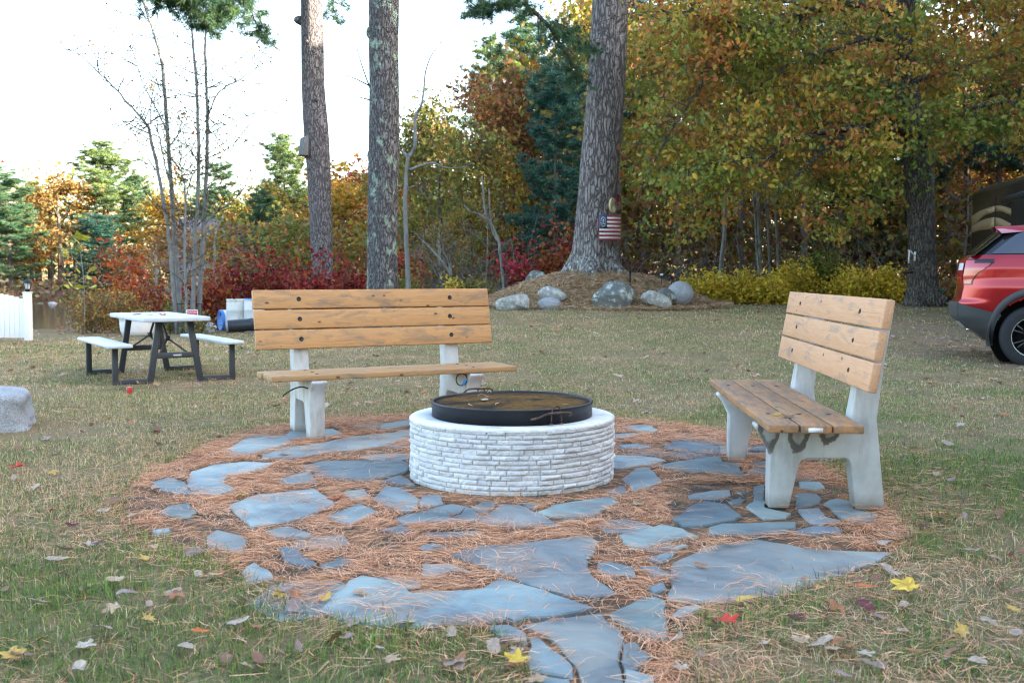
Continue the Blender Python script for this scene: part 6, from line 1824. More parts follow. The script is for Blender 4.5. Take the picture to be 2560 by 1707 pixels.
bush('brown_bush', 'rusty brown bush by the pond left of the picnic table', 235, 26.2, 708, 130, 'brush', 2100, 0.085, None, 9)
bush('brown_bush', 'olive brown bush just behind the left end of the picnic table', 318, 26.8, 735, 110, 'brush', 1500, 0.085, None, 10)
bush('rust_bush', 'rust coloured bush behind the picnic table', 392, 28.2, 712, 100, 'rustred', 1000, 0.11, None, 11)
bush('green_bush', 'small green bush under the bare grey stems', 440, 26.4, 765, 90, 'hedgegreen', 700, 0.09, None, 12)
bush('green_bush', 'dark green plant below the right end of the picnic tabletop', 495, 25.6, 800, 55, 'olive', 500, 0.07, None, 13)
bush('rust_bush', 'rusty orange bush at the right foot of the lichen covered trunk', 1010, 29.0, 640, 85, 'rustred', 900, 0.14, None, 14)
bush('green_bush', 'low green bush right of the lichen covered trunk', 1025, 27.2, 690, 80, 'olive', 900, 0.09, None, 15)
bush('yellow_bush', 'pale yellow wispy bush above the right end of the left bench', 1133, 27.4, 695, 48, 'hedge', 400, 0.10, None, 16)
bush('olive_bush', 'olive bush low behind the left end of the mound', 1190, 27.8, 700, 90, 'olive', 900, 0.09, None, 17)
bush('pink_maple', 'bright pink red little maple left of the big pine', 1280, 29.0, 600, 75, 'pink', 330, 0.12, None, 18, stems=6, sig=0.12, low=0.9)
bush('red_shrub', 'pinkish red shrub behind the left slope of the mound', 1310, 28.6, 665, 80, 'crimson', 900, 0.11, None, 19)
bush('rust_sapling', 'rust red leafed sapling just left of the big pine', 1400, 29.5, 555, 80, 'rustred', 950, 0.15, None, 20, stems=8)
bush('rust_bush', 'deep red bush at the left foot of the big pine', 1395, 28.9, 632, 100, 'rustred', 1200, 0.13, None, 21)
bush('red_shrub', 'small pink red shrub right of the big pine trunk', 1590, 29.3, 640, 50, 'crimson', 260, 0.10, None, 22, sig=0.1)
HG = 'yellow bushes along the back of the lawn'
for i, (u, vt, wp, Y, pl, nn, lb) in enumerate(((1775, 690, 100, 26.9, 'hedge', 2600, 'yellow bush nearest the round boulder at the left end of the hedge'), (1850, 688, 110, 27.2, 'hedge', 2800, 'yellow bush second from the round boulder'), (1925, 712, 100, 26.6, 'hedge', 2200, 'low yellow bush in the middle of the hedge'), (1985, 668, 110, 27.6, 'hedge', 2600, 'tall yellow bush left of the green one in the hedge'), (2062, 625, 120, 28.2, 'hedgegreen', 3000, 'tallest greenish bush in the hedge behind the pale bench back'), (2130, 690, 110, 27.0, 'hedge', 2500, 'yellow bush right of the tall greenish one'), (2205, 682, 110, 26.9, 'hedge', 2500, 'yellow bush just left of the oak trunk'), (2275, 720, 90, 26.6, 'hedge', 1700, 'yellow bush half behind the oak trunk'), (2365, 690, 80, 27.3, 'brush', 900, 'thin brownish yellow bush between the oak trunk and the red suv'), (1720, 706, 70, 27.6, 'hedge', 900, 'sparse yellow bush behind the round boulder'))):
    bush('yellow_bush', lb, u, Y, vt, wp, pl, nn, 0.095, HG, 30 + i, stems=18, sig=0.14)
# yellow sapling with large leaves by the pond
p0 = at(212, 812, 25.4); z0 = H(p0.x, 25.4)
ys = thing('yellow_sapling', 'thin sapling with a few big pale yellow leaves in front of the pond', 'sapling', (p0.x, 25.4, z0))
m = MB(); tips = []
for pth in ([(212, 830), (210, 720), (205, 660), (198, 612), (196, 600)], [(206, 670), (190, 650), (178, 636)], [(208, 700), (216, 690), (222, 680)], [(211, 740), (200, 722), (196, 718)], [(211, 735), (222, 716), (226, 712)]):
    pp = [np.array(at(u, v, 25.4 + rng.normal(0, 0.05))) - np.array((p0.x, 25.4, z0)) for u, v in pth]
    m.tube(spline(pp, 3), np.linspace(0.014, 0.005, len(pp) * 3 - 2), 5)
    tips.append(pp[-1])
m.build('stem', BARK_PALE, ys)
C = []
for t, cnt in zip(tips, (7, 4, 3, 4, 3)):
    for _ in range(cnt): C.append(t + rng.normal(0, 1, 3) * np.array([0.15, 0.1, 0.06]))
v, f, c = leaves_at(np.array(C), 0.02, 1, 0.26, 'limegreen', np.random.default_rng(5), (np.array([(0, 0, 0), (0.35, -0.38, 0.04), (0.6, -0.22, 0.05), (1, 0, -0.05), (0.6, 0.22, 0.05), (0.35, 0.38, 0.04)]), [np.array([[0, 1, 2, 3, 4, 5]])]), tilt=1.0)
obj('leaves', mesh_np('leaves', v, f, c), LEAFM, ys)

# ---------------------------------------------------------------- the three big trunks
def px_path(pts, Y, yoff=0.0):
    out = []
    for u, v, wpx in pts:
        p = at(u, v, Y); out.append((p.x, Y + yoff, p.z, wpx / FPX * Y / 2))
    return np.array(out)
def big_trunk(path, n=40, seed=0, flare=0.0, lumps=0.025, k=6):
    rg = np.random.default_rng(seed)
    P = spline(path, k)
    pts, rad = P[:, :3], P[:, 3]
    v, q, caps = tube_arr(pts, rad, n)
    v = v.reshape(len(pts), n, 3)
    a = np.arange(n) / n * 2 * math.pi
    for i in range(len(pts)):
        h = pts[i, 2] - pts[0, 2]
        off = lumps * (np.sin(3 * a + h * 0.7 + seed) * 0.5 + np.sin(5 * a - h * 1.1) * 0.35 + np.sin(11 * a + h * 2.3) * 0.2)
        off = off + flare * math.exp(-h / 0.42) * (np.abs(np.sin(2.5 * a + 0.6 + seed)) ** 2 * 1.0 + 0.15)
        v[i] = pts[i] + (v[i] - pts[i]) * (1 + off)[:, None]
    return v.reshape(-1, 3), q
def knot(m, c, d, r, h):
    d = np.array(d, float); d /= np.linalg.norm(d)
    m.tube([np.array(c) - d * 0.05, np.array(c) + d * h * 0.6, np.array(c) + d * h], [r * 1.5, r, r * 0.5], 10)
def bough(m, pts, r0, r1, P, rg, twn=5, L=0.7, hang=0.35, dens=6, lat=None):
    """one pine bough: limb + drooping side twigs; collects tuft points in P"""
    p = spline(pts, 4)
    m.tube(p, np.linspace(r0, r1, len(p)), 7)
    n = len(p)
    for i in range(n // 4, n):
        for _ in range(twn):
            d = np.array([rg.normal(0, 1), rg.normal(0, 1), rg.normal(-hang, 0.25)])
            tw = limb_path(p[i], d, L * rg.uniform(0.5, 1.2), rg, 3, 0.15, -0.1)
            m.tube(tw, np.linspace(0.012, 0.004, 4), 4, cap=False)
            for t in range(dens):
                f_ = rg.uniform(0.3, 1.05) * 3; j = min(2, int(f_)); 
                P.append(tw[j] + (tw[j + 1] - tw[j]) * (f_ - j) + rg.normal(0, 0.03, 3))

# leftmost pine
Y1 = 25.0
path = px_path([(806, 862, 66), (808, 800, 58), (806, 700, 54), (805, 640, 54), (802, 545, 55), (797, 435, 58), (790, 326, 61), (783, 218, 56), (781, 109, 55), (779, 0, 53), (776, -250, 50), (775, -520, 44), (774, -800, 36)], Y1)
z0 = path[0, 2]; z_ground = H(path[0, 0], Y1); path[0, 2] = z_ground - 0.1
pt = thing('pine_tree', 'leftmost tall bare pine trunk rising through the red shrub with a nest box on it', 'tree', (path[0, 0], Y1, z_ground), 0, 'three tall trees behind the lawn')
org = np.array([path[0, 0], Y1, z_ground, 0])
m = MB(); v, q = big_trunk(path - org, 36, 1, 0.35, 0.02); m.add(v, [q])
knot(m, np.array(at(752, 52, Y1)) - org[:3], (-1, -0.3, 0.1), 0.09, 0.16); knot(m, np.array(at(768, 105, Y1 - 0.25)) - org[:3], (-0.3, -1, 0), 0.04, 0.05); knot(m, np.array(at(790, 250, Y1 - 0.29)) - org[:3], (0.1, -1, 0), 0.04, 0.04)
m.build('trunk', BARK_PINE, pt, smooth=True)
rg = np.random.default_rng(101); m = MB(); P = []
f3 = lambda u, v, Y: np.array(at(u, v, Y)) - org[:3]
bough(m, [f3(775, -330, 25), f3(690, -190, 24.2), f3(600, -75, 23.2), f3(520, -25, 22.6), f3(440, 5, 22.2)], 0.07, 0.012, P, rg, 7, 0.75, 0.22, 8)
bough(m, [f3(690, -190, 24.2), f3(620, -60, 23.8), f3(560, 10, 23.4), f3(500, 55, 23.0)], 0.04, 0.01, P, rg, 7, 0.6, 0.30, 8)
bough(m, [f3(690, -190, 24.2), f3(660, -60, 24.2), f3(630, 10, 24.2), f3(640, 60, 24.2), f3(665, 85, 24.3)], 0.035, 0.008, P, rg, 3, 0.5, 0.5, 4)
bough(m, [f3(775, -330, 25), f3(820, -150, 25.4), f3(835, -30, 25.5), f3(830, 40, 25.5)], 0.04, 0.008, P, rg, 3, 0.45, 0.5, 4)
bough(m, [f3(600, -75, 23.2), f3(500, -70, 22.4), f3(430, -45, 22.0), f3(405, -10, 21.8)], 0.04, 0.01, P, rg, 7, 0.7, 0.2, 8)
bough(m, [f3(775, -420, 25), f3(850, -330, 26), f3(960, -280, 27)], 0.06, 0.01, P, rg, 6, 0.9, 0.1, 6)
bough(m, [f3(775, -560, 25), f3(650, -480, 26), f3(520, -460, 27)], 0.06, 0.01, P, rg, 6, 1.0, 0.1, 6)
m.build('limbs', BARK_OAK, pt, smooth=True)
v, f, c = leaves_at(np.array(P), 0.03, 2, 0.17, 'pine', rg, (TUF_V, TUF_F))
obj('crown', mesh_np('crown', v, f, c), PINEM, pt)

# lichen covered trunk
Y2 = 20.0
path = px_path([(958, 870, 92), (957, 800, 82), (957, 718, 77), (956, 600, 75), (957, 500, 75), (959, 400, 76), (960, 300, 75), (960, 218, 73), (959, 109, 73), (960, 0, 74), (962, -300, 68), (960, -700, 56)], Y2)
z_ground = H(path[0, 0], Y2); path[0, 2] = z_ground - 0.1
lt_ = thing('lichen_tree', 'straight trunk with pale green lichen patches behind the left bench', 'tree', (path[0, 0], Y2, z_ground), 0, 'three tall trees behind the lawn')
org = np.array([path[0, 0], Y2, z_ground, 0])
m = MB(); v, q = big_trunk(path - org, 40, 2, 0.3, 0.018); m.add(v, [q])
knot(m, np.array(at(925, 82, Y2)) - org[:3], (-1, -0.2, 0), 0.10, 0.07); knot(m, np.array(at(921, 390, Y2)) - org[:3], (-1, 0, 0), 0.08, 0.02)
m.build('trunk', BARK_LICH, lt_, smooth=True)
m = MB(); rg = np.random.default_rng(102)
f3 = lambda u, v, Y: np.array(at(u, v, Y)) - org[:3]
for pth in ([(924, 219), (905, 165), (890, 110), (884, 55)], [(922, 214), (890, 198), (858, 185), (845, 170)], [(924, 250), (900, 244), (870, 236)]):
    m.tube(spline([f3(u, v, Y2) for u, v in pth], 4), np.linspace(0.016, 0.003, len(pth) * 4 - 3), 5)
for a, vv in ((0.4, -260), (2.6, -330), (4.1, -420), (5.5, -500), (1.5, -560)):
    c0 = f3(960, vv, Y2); lp_ = spline(limb_path(c0, (math.cos(a), math.sin(a), 0.6), 3.0, rg, 5, 0.15), 3); m.tube(lp_, np.linspace(0.09, 0.02, len(lp_)), 7)
m.build('limbs', BARK_OAK, lt_, smooth=True)

# big pine on the mound
Y3 = 25.95
path = px_path([(1486, 684, 118), (1486, 668, 112), (1487, 640, 104), (1488, 600, 101), (1490, 545, 99), (1494, 490, 97), (1500, 400, 97), (1508, 320, 95), (1516, 200, 93), (1521, 110, 91), (1526, 0, 88), (1536, -260, 80), (1545, -600, 66)], Y3)
z_ground = H(path[0, 0], Y3); path[0, 2] = z_ground - 0.12
bp3 = thing('pine_tree', 'big furrowed pine trunk standing on the needle covered mound', 'tree', (path[0, 0], Y3, z_ground), 0, 'three tall trees behind the lawn')
org = np.array([path[0, 0], Y3, z_ground, 0])
m = MB(); v, q = big_trunk(path - org, 56, 3, 0.62, 0.02, 9); m.add(v, [q])
knot(m, np.array(at(1538, 105, Y3 - 0.40)) - org[:3], (0.4, -1, 0), 0.07, 0.03); knot(m, np.array(at(1495, 104, Y3 - 0.42)) - org[:3], (-0.4, -1, 0), 0.05, 0.06); knot(m, np.array(at(1536, 160, Y3 - 0.44)) - org[:3], (0.2, -1, 0), 0.05, 0.03)
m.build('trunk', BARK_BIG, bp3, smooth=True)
rg = np.random.default_rng(103); m = MB(); P = []
f3 = lambda u, v, Y: np.array(at(u, v, Y)) - org[:3]
# drooping limb that crosses the gap left of the trunk
bough(m, [f3(1535, -330, 25.9), f3(1430, -180, 25.0), f3(1318, -10, 24.2), f3(1345, 38, 24.2), f3(1375, 70, 24.3), f3(1400, 110, 24.4), f3(1425, 155, 24.6), f3(1458, 200, 24.8)], 0.085, 0.012, P, rg, 2, 0.55, 0.5, 5)
bough(m, [f3(1345, 38, 24.2), f3(1345, 70, 24.1), f3(1350, 110, 24.0), f3(1357, 155, 24.0)], 0.02, 0.006, P, rg, 1, 0.3, 0.6, 3)
bough(m, [f3(1375, 55, 24.3), f3(1410, 65, 24.0), f3(1450, 95, 23.9), f3(1475, 120, 23.9)], 0.02, 0.006, P, rg, 2, 0.45, 0.5, 5)
bough(m, [f3(1318, -10, 24.2), f3(1270, 5, 24.2), f3(1225, 12, 24.1), f3(1195, 20, 24.0)], 0.03, 0.008, P, rg, 4, 0.5, 0.2, 6)
bough(m, [f3(1430, -180, 25), f3(1350, -120, 24.6), f3(1260, -50, 24.2), f3(1215, -15, 24.0)], 0.04, 0.01, P, rg, 6, 0.6, 0.2, 7)
bough(m, [f3(1540, -420, 26), f3(1640, -300, 26), f3(1760, -250, 26)], 0.07, 0.01, P, rg, 6, 1.0, 0.1, 6)
bough(m, [f3(1540, -500, 26), f3(1420, -400, 26.5), f3(1300, -360, 27)], 0.07, 0.01, P, rg, 6, 1.0, 0.1, 6)
m.build('limbs', BARK_OAK, bp3, smooth=True)
v, f, c = leaves_at(np.array(P), 0.03, 2, 0.17, 'pine', rg, (TUF_V, TUF_F))
obj('crown', mesh_np('crown', v, f, c), PINEM, bp3)

# ---------------------------------------------------------------- the spreading oak
YO = 25.0
path = px_path([(2312, 800, 96), (2310, 770, 80), (2308, 700, 68), (2304, 600, 65), (2298, 480, 62), (2290, 400, 60), (2280, 320, 60), (2268, 230, 56), (2262, 150, 52), (2262, 60, 50), (2258, -60, 44), (2250, -220, 32), (2245, -420, 18)], YO)
z_ground = H(path[0, 0], YO); path[0, 2] = z_ground - 0.12
oak = thing('oak_tree', 'spreading oak with green and orange leaves behind the pale bench', 'tree', (path[0, 0], YO, z_ground))
org = np.array([path[0, 0], YO, z_ground, 0])
m = MB(); v, q = big_trunk(path - org, 36, 4, 0.45, 0.03); m.add(v, [q])
m.build('trunk', BARK_OAK, oak, smooth=True)
f3 = lambda u, v, Y: np.array(at(u, v, Y)) - org[:3]
rg = np.random.default_rng(104)
LIMBS = [
 [(2262, 40, 25, 24), (2200, 22, 24.4, 22), (2120, 14, 23.6, 20), (2030, 22, 23.0, 19), (1960, 48, 22.6, 18), (1880, 85, 22.3, 15), (1800, 130, 22.0, 10), (1740, 180, 21.8, 6)],
 [(2288, 330, 25, 22), (2220, 318, 24.2, 19), (2140, 322, 23.4, 17), (2060, 330, 22.8, 14), (1990, 350, 22.4, 12), (1920, 395, 22.2, 8), (1860, 460, 22.0, 5)],
 [(2270, 230, 25, 18), (2180, 200, 26.2, 15), (2080, 190, 27.2, 12), (1960, 210, 28, 9), (1840, 240, 28.6, 6), (1720, 270, 29, 4)],
 [(2300, 300, 25, 18), (2360, 290, 24.5, 15), (2440, 262, 24, 13), (2540, 250, 23.6, 11), (2660, 250, 23.2, 8)],
 [(2275, 210, 25, 14), (2330, 185, 25.6, 12), (2410, 165, 26.4, 10), (2520, 130, 27, 8), (2650, 90, 27.6, 6)],
 [(2258, -40, 25, 20), (2160, -120, 25.5, 17), (2040, -170, 26, 13), (1900, -180, 26.5, 9)],
 [(2258, -20, 25, 18), (2350, -90, 24.5, 15), (2470, -120, 24, 11), (2620, -130, 23.6, 8)],
 [(2030, 22, 23.0, 10), (1960, 10, 22.6, 9), (1860, 5, 22.2, 7), (1760, 20, 21.9, 5), (1670, 60, 21.7, 4)],
 [(1880, 85, 22.3, 8), (1820, 60, 22.0, 7), (1740, 50, 21.8, 5), (1650, 30, 21.6, 4)],
 [(2140, 322, 23.4, 9), (2060, 380, 22.8, 7), (1980, 440, 22.5, 6), (1900, 520, 22.3, 4)],
 [(1960, 210, 28, 7), (1840, 180, 27.5, 6), (1700, 170, 27, 5), (1600, 190, 26.8, 4)],
 [(1920, 395, 22.2, 6), (1850, 400, 22.1, 5), (1760, 420, 22.0, 4), (1680, 470, 22.0, 3)],
 [(1800, 130, 22.0, 6), (1730, 250, 22.0, 5), (1670, 350, 22.0, 4), (1620, 440, 22.2, 3)],
 [(2262, 120, 25, 14), (2190, 90, 24.2, 12), (2100, 110, 23.4, 9), (2000, 130, 22.8, 6), (1900, 200, 22.6, 4)],
 [(2280, 260, 25, 12), (2200, 250, 24.4, 9), (2110, 265, 23.9, 7), (2020, 280, 23.6, 5)],
]
m = MB(); anchors = []
for L in LIMBS:
    p = spline([np.r_[f3(u, v, Y), w_ / FPX * Y / 2] for u, v, Y, w_ in L], 5)
    pp = p[:, :3] + np.cumsum(rg.normal(0, 0.012, (len(p), 3)), axis=0)
    m.tube(pp, p[:, 3], 8)
    for i in range(3, len(pp)):
        for _ in range(2):
            if rg.uniform() < 0.55:
                d = np.array([rg.normal(-0.2, 1), rg.normal(0, 1), rg.normal(-0.15, 0.5)])
                tw = limb_path(pp[i], d, rg.uniform(0.7, 2.0), rg, 4, 0.2, -0.15)
                m.tube(tw, np.linspace(max(0.012, p[i, 3] * 0.35), 0.005, 5), 5, cap=False)
                anchors += [tw[2], tw[3], tw[4]]
anchors = np.array(anchors)
# leaf clusters fill the crown volume, bounded below by a drooping skirt
SK_U = [1500, 1560, 1600, 1660, 1720, 1780, 1840, 1900, 1960, 2020, 2090, 2160, 2230, 2300, 2360, 2430, 2520, 2700]
SK_V = [590, 650, 655, 640, 600, 560, 520, 500, 530, 565, 595, 590, 510, 420, 370, 360, 330, 300]
LF_V = [(1500, 560), (1510, 330), (1470, 280)]
n = 2100
C = []
while len(C) < n:
    Y = rg.uniform(20.8, 29.5); x = rg.uniform(1.0, 18.5)
    u = 1280 + x / Y * FPX
    # crown outline in plan: ellipse about the trunk
    if ((x - 9.6) / 8.6) ** 2 + ((Y - 25.2) / 4.6) ** 2 > 1: continue
    z = rg.uniform(1.2, 10.0)
    vv = 686 - (z - CAMH) / Y * FPX
    sk = np.interp(u, SK_U, SK_V) + 40 * (vnoise([u], [Y * 30], 0.02, 9)[0] - 0.5)
    depth_bias = abs(Y - 25.2) / 4.6
    if vv > sk: continue
    if u < 1610 and Y < 26.7: continue
    if vv > sk - 170 and rg.uniform() < 0.55: continue
    if Y < 22.3 and rg.uniform() < 0.6: continue
    top = 11.5 * math.sqrt(max(0.05, 1 - ((x - 9.6) / 9.4) ** 2))
    if z > top + 1: continue
    # gaps
    if vnoise([x * 1.0 + Y * 0.4], [z], 0.75, 17)[0] < 0.42: continue
    C.append((x, Y, z))
C = np.array(C) - org[:3]
LP = np.concatenate([spline([f3(u, v, Y) for u, v, Y, w_ in L], 6) for L in LIMBS[:6]])
dl = np.array([np.min(((LP - c0) ** 2).sum(1)) for c0 in C]) ** 0.5
C = C[dl > rg.uniform(0.3, 0.95, len(C))]
TRK = spline([np.array(at(u, v, YO)) - org[:3] for u, v in ((2310, 770), (2304, 600), (2290, 400), (2268, 230), (2262, 60))], 8)
for pl_, rad_, pb in ((spline([f3(u, v, Y) for u, v, Y, w_ in LIMBS[0]], 6), 0.42, 0.85), (spline([f3(u, v, Y) for u, v, Y, w_ in LIMBS[1]], 6), 0.38, 0.8), (spline([f3(u, v, Y) for u, v, Y, w_ in LIMBS[3]], 6), 0.30, 0.7), (TRK, 0.5, 0.8)):
    dd = np.array([np.min(np.where(c0[1] < pl_[:, 1] + 0.5, np.hypot(pl_[:, 0] - c0[0], pl_[:, 2] - c0[2]), 9)) for c0 in C])
    C = C[~((dd < rad_) & (rg.uniform(0, 1, len(C)) < pb))]

A = anchors[rg.integers(0, len(anchors), 900)] + rg.normal(0, 0.16, (900, 3))
av = 686 - (A[:, 2] + org[2] - CAMH) / (A[:, 1] + org[1]) * FPX
A = A[~((1280 + (A[:, 0] + org[0]) / (A[:, 1] + org[1]) * FPX < 1610) & (A[:, 1] + org[1] < 26.7))]
C = np.concatenate([C, A])
for c0 in C[::4]:
    a0 = anchors[np.argmin(((anchors - c0) ** 2).sum(1))]
    if 0.15 < np.linalg.norm(a0 - c0) < 2.2:
        mid = (a0 + c0) / 2 + rg.normal(0, 0.08, 3)
        m.tube(np.array([a0, mid, c0]), [0.008, 0.006, 0.004], 3, cap=False)
m.build('limbs', BARK_OAK, oak, smooth=True)
cn = 0.5 * vnoise(C[:, 0] + C[:, 1] * 0.5, C[:, 2], 0.9, 19) + 0.5 * vnoise(C[:, 0] + C[:, 1] * 0.5, C[:, 2], 2.2, 20) + rg.normal(0, 0.13, len(C))
parts = []
GRN = [(0.17, 0.215, 0.035), (0.23, 0.25, 0.04), (0.14, 0.19, 0.04), (0.27, 0.27, 0.045)]
YEL = [(0.34, 0.29, 0.045), (0.44, 0.33, 0.05), (0.26, 0.26, 0.04), (0.50, 0.31, 0.05)]
ORG = [(0.46, 0.23, 0.05), (0.40, 0.165, 0.045), (0.52, 0.31, 0.06), (0.32, 0.12, 0.04), (0.36, 0.26, 0.05)]
for lo, hi, pl in ((-9, 0.45, GRN), (0.45, 0.58, YEL), (0.58, 9, ORG)):
    s_ = C[(cn >= lo) & (cn < hi)]
    parts.append(leaves_at(s_, 0.18, 21, 0.132, np.array(pl) * 0.88, rg, (OAK_V, OAK_F), flat=0.6, mixw=0.3, tilt=1.9))
v, f, c = join(parts)
obj('crown', mesh_np('crown', v, f, c), LEAFM, oak)
# bracket with feeder, green holder on the oak
p = at(2287, 640, 24.72)
br = thing('hanging_bracket', 'white bracket on the oak trunk with a dark tray hanging from it', 'bracket', tuple(p))
m = MB(); s_ = 24.72 / FPX
m.box((0, 0, -0.01), (0.03, 0.05, 23 * s_)); m.tube([(0, -0.02, 0.0), (-17 * s_, -0.10, 14 * s_)], 0.014, 6); m.box((-18 * s_, -0.1, 13 * s_), (0.06, 0.03, 0.03)); m.build('arm', WHITE, br)
m = MB(); m.tube([(-18 * s_, -0.1, 12 * s_), (-19 * s_, -0.1, -18 * s_)], 0.018, 6); m.build('hanger', WHITE, br)
m = MB()
for d in (-1, 1): m.tube([(-19 * s_, -0.1, -18 * s_), (-19 * s_ + d * 0.09, -0.1, -40 * s_)], 0.008, 5)
m.lathe([(0.0, 0), (0.12, 0.01), (0.15, 0.05), (0.135, 0.05), (0.11, 0.02), (0, 0.02)], 20, c=(-19 * s_, -0.1, -44 * s_)); m.build('tray', BLACK, br, smooth=False)
p = at(2345, 728, 24.9)
gh = thing('hose_holder', 'green plastic holder sticking out of the right side of the oak trunk', 'holder', tuple(p))
GRP = simple('green_plastic', (0.02, 0.16, 0.12), 0.4, 0.1, 10, 0)
m = MB(); m.box((-0.06, 0, 0), (0.16, 0.05, 0.03)); m.build('arm', GRP, gh, bevel=0.006)
m = MB(); m.lathe([(0.04, -0.03), (0.10, -0.02), (0.115, 0.03), (0.105, 0.03), (0.09, -0.01), (0.04, -0.015)], 20, c=(0.06, 0, 0.02)); m.build('cup', GRP, gh, smooth=True)

# ---------------------------------------------------------------- bare multi-stemmed tree by the pond
YB = 26.0
zg = H(at(465, 760, YB).x, YB)
bo = at(465, 760, YB)
bt = thing('bare_tree', 'tall leafless tree of several pale grey stems behind the picnic table', 'tree', (bo.x, YB, zg))
org = np.array([bo.x, YB, zg])
rg = np.random.default_rng(105)
STEMS = [
 ([(440, 800), (437, 760), (425, 620), (408, 494), (378, 351), (367, 313), (320, 258), (274, 208), (209, 148), (137, 99)], 0.085, 0.008, 26.0),
 ([(452, 810), (450, 768), (439, 630), (428, 466), (417, 307), (406, 165), (384, 82), (357, 0), (340, -90)], 0.10, 0.02, 26.3),
 ([(464, 800), (466, 762), (461, 630), (463, 477), (456, 440), (450, 400)], 0.06, 0.008, 25.6),
 ([(463, 500), (480, 440), (494, 420), (505, 380)], 0.025, 0.006, 25.6),
 ([(417, 330), (395, 280), (362, 219), (335, 137), (323, 115)], 0.03, 0.006, 26.3),
 ([(482, 800), (483, 752), (488, 603), (496, 439), (494, 274), (485, 137), (477, 49), (470, -60)], 0.095, 0.015, 25.8),
 ([(498, 800), (499, 746), (510, 549), (518, 356), (518, 274), (513, 137), (515, 49), (512, -60)], 0.095, 0.015, 26.2),
 ([(520, 290), (548, 230), (603, 197), (658, 159), (700, 130)], 0.03, 0.004, 26.2),
 ([(523, 335), (575, 307), (647, 280)], 0.022, 0.004, 26.1),
 ([(505, 570), (540, 530), (576, 505), (610, 480)], 0.028, 0.005, 26.0),
 ([(520, 395), (560, 378), (592, 362), (640, 345)], 0.02, 0.004, 26.4),
 ([(428, 470), (410, 400), (395, 330), (372, 300)], 0.03, 0.006, 26.3),
 ([(406, 165), (380, 60), (362, 10), (352, -60)], 0.025, 0.006, 26.3),
 ([(378, 351), (340, 330), (300, 318), (262, 310)], 0.02, 0.004, 26.0),
 ([(440, 610), (470, 560), (482, 545)], 0.02, 0.006, 26.2),
]
m = MB(); m2 = MB(); lp_pts = []
for pth, r0, r1, Y in STEMS:
    pp = np.array([np.array(at(u, v, Y + 0.10 * math.sin(i * 1.7 + u))) - org for i, (u, v) in enumerate(pth)])
    if pth[0][1] >= 795: pp[0][2] = -0.1
    s = spline(pp, 5); s = s + rg.normal(0, 0.006, s.shape)
    m.tube(s, np.linspace(r0 * 0.72, r1, len(s)), 9)
    n_t = 38 if r0 > 0.05 else 10
    for _ in range(n_t):
        i = rg.integers(len(s) // 4, len(s))
        d = np.array([rg.normal(0, 1), rg.normal(0, 0.8), rg.uniform(0.1, 1.1)])
        tw = spline(limb_path(s[i], d, rg.uniform(0.5, 1.9), rg, 4, 0.16, 0.25), 2)
        m2.tube(tw, np.linspace(0.012, 0.004, len(tw)), 4, cap=False)
        for _2 in range(3):
            j = rg.integers(2, len(tw)); t2 = limb_path(tw[j], d + rg.normal(0, 0.8, 3), rg.uniform(0.25, 0.7), rg, 3, 0.15, 0.2)
            m2.tube(t2, [0.007, 0.0055, 0.0045, 0.003], 3, cap=False)
            if rg.uniform() < 0.12: lp_pts.append(t2[-1])
m.build('stems', BARK_GREY, bt, smooth=True)
m2.build('twigs', BARK_OAK, bt, smooth=True)
for _ in range(9): lp_pts.append(np.array(at(450 + rg.normal(0, 14), 290 + rg.normal(0, 7), 26.2)) - org)
v, f, c = leaves_at(np.array(lp_pts), 0.06, 4, 0.09, 'brush', rg)
obj('leaves', mesh_np('leaves', v, f, c), LEAFM, bt)

# ---------------------------------------------------------------- slim pale tree right of the lichen trunk, leaning saplings
def traced_tree(name, label, Y, stems, barkm, group=None, twigs=6, pal=None, seed=0):
    u0, v0 = stems[0][0][0]
    b_ = at(u0, v0, Y); zg = H(b_.x, Y)
    o = thing(name, label, 'tree', (b_.x, Y, zg), 0, group)
    org = np.array([b_.x, Y, zg]); rg = np.random.default_rng(seed)
    m = MB(); m2 = MB(); tips = []
    for si, (pth, r0, r1) in enumerate(stems):
        pp = np.array([np.array(at(u, v, Y + 0.06 * math.sin(i * 2.1))) - org for i, (u, v) in enumerate(pth)])
        if si == 0: pp[0][2] = -0.1
        s = spline(pp, 4); m.tube(s, np.linspace(r0, r1, len(s)), 8)
        for _ in range(twigs):
            i = rg.integers(len(s) // 3, len(s)); d = np.array([rg.normal(), rg.normal(0, 0.7), rg.uniform(-0.1, 0.9)])
            tw = spline(limb_path(s[i], d, rg.uniform(0.4, 1.3), rg, 3, 0.2, 0.1), 2); m2.tube(tw, np.linspace(0.008, 0.0025, len(tw)), 4, cap=False); tips.append(tw[-1])
    m.build('trunk', barkm, o, smooth=True)
    m2.build('twigs', BARK_OAK, o)
    if pal:
        v, f, c = leaves_at(np.array(tips), 0.10, 6, 0.10, pal, rg); obj('leaves', mesh_np('leaves', v, f, c), LEAFM, o)
    return o
traced_tree('bare_tree', 'slim pale leafless tree with a forked top right of the lichen covered trunk', 23.5, [
 ([(1022, 760), (1020, 690), (1016, 600), (1013, 500), (1016, 440), (1020, 392)], 0.062, 0.04), ([(1020, 392), (1032, 380), (1038, 360), (1038, 300), (1044, 280), (1054, 262), (1060, 220), (1064, 180), (1078, 140), (1100, 110), (1112, 80)], 0.05, 0.004), ([(1020, 394), (1006, 380), (994, 370), (970, 360)], 0.035, 0.012), ([(1024, 425), (1060, 412), (1086, 408), (1106, 418), (1140, 420), (1180, 412)], 0.035, 0.006), ([(1022, 470), (1040, 465), (1056, 480), (1075, 510)], 0.015, 0.004)], BARK_GREY, None, 5, None, 11)
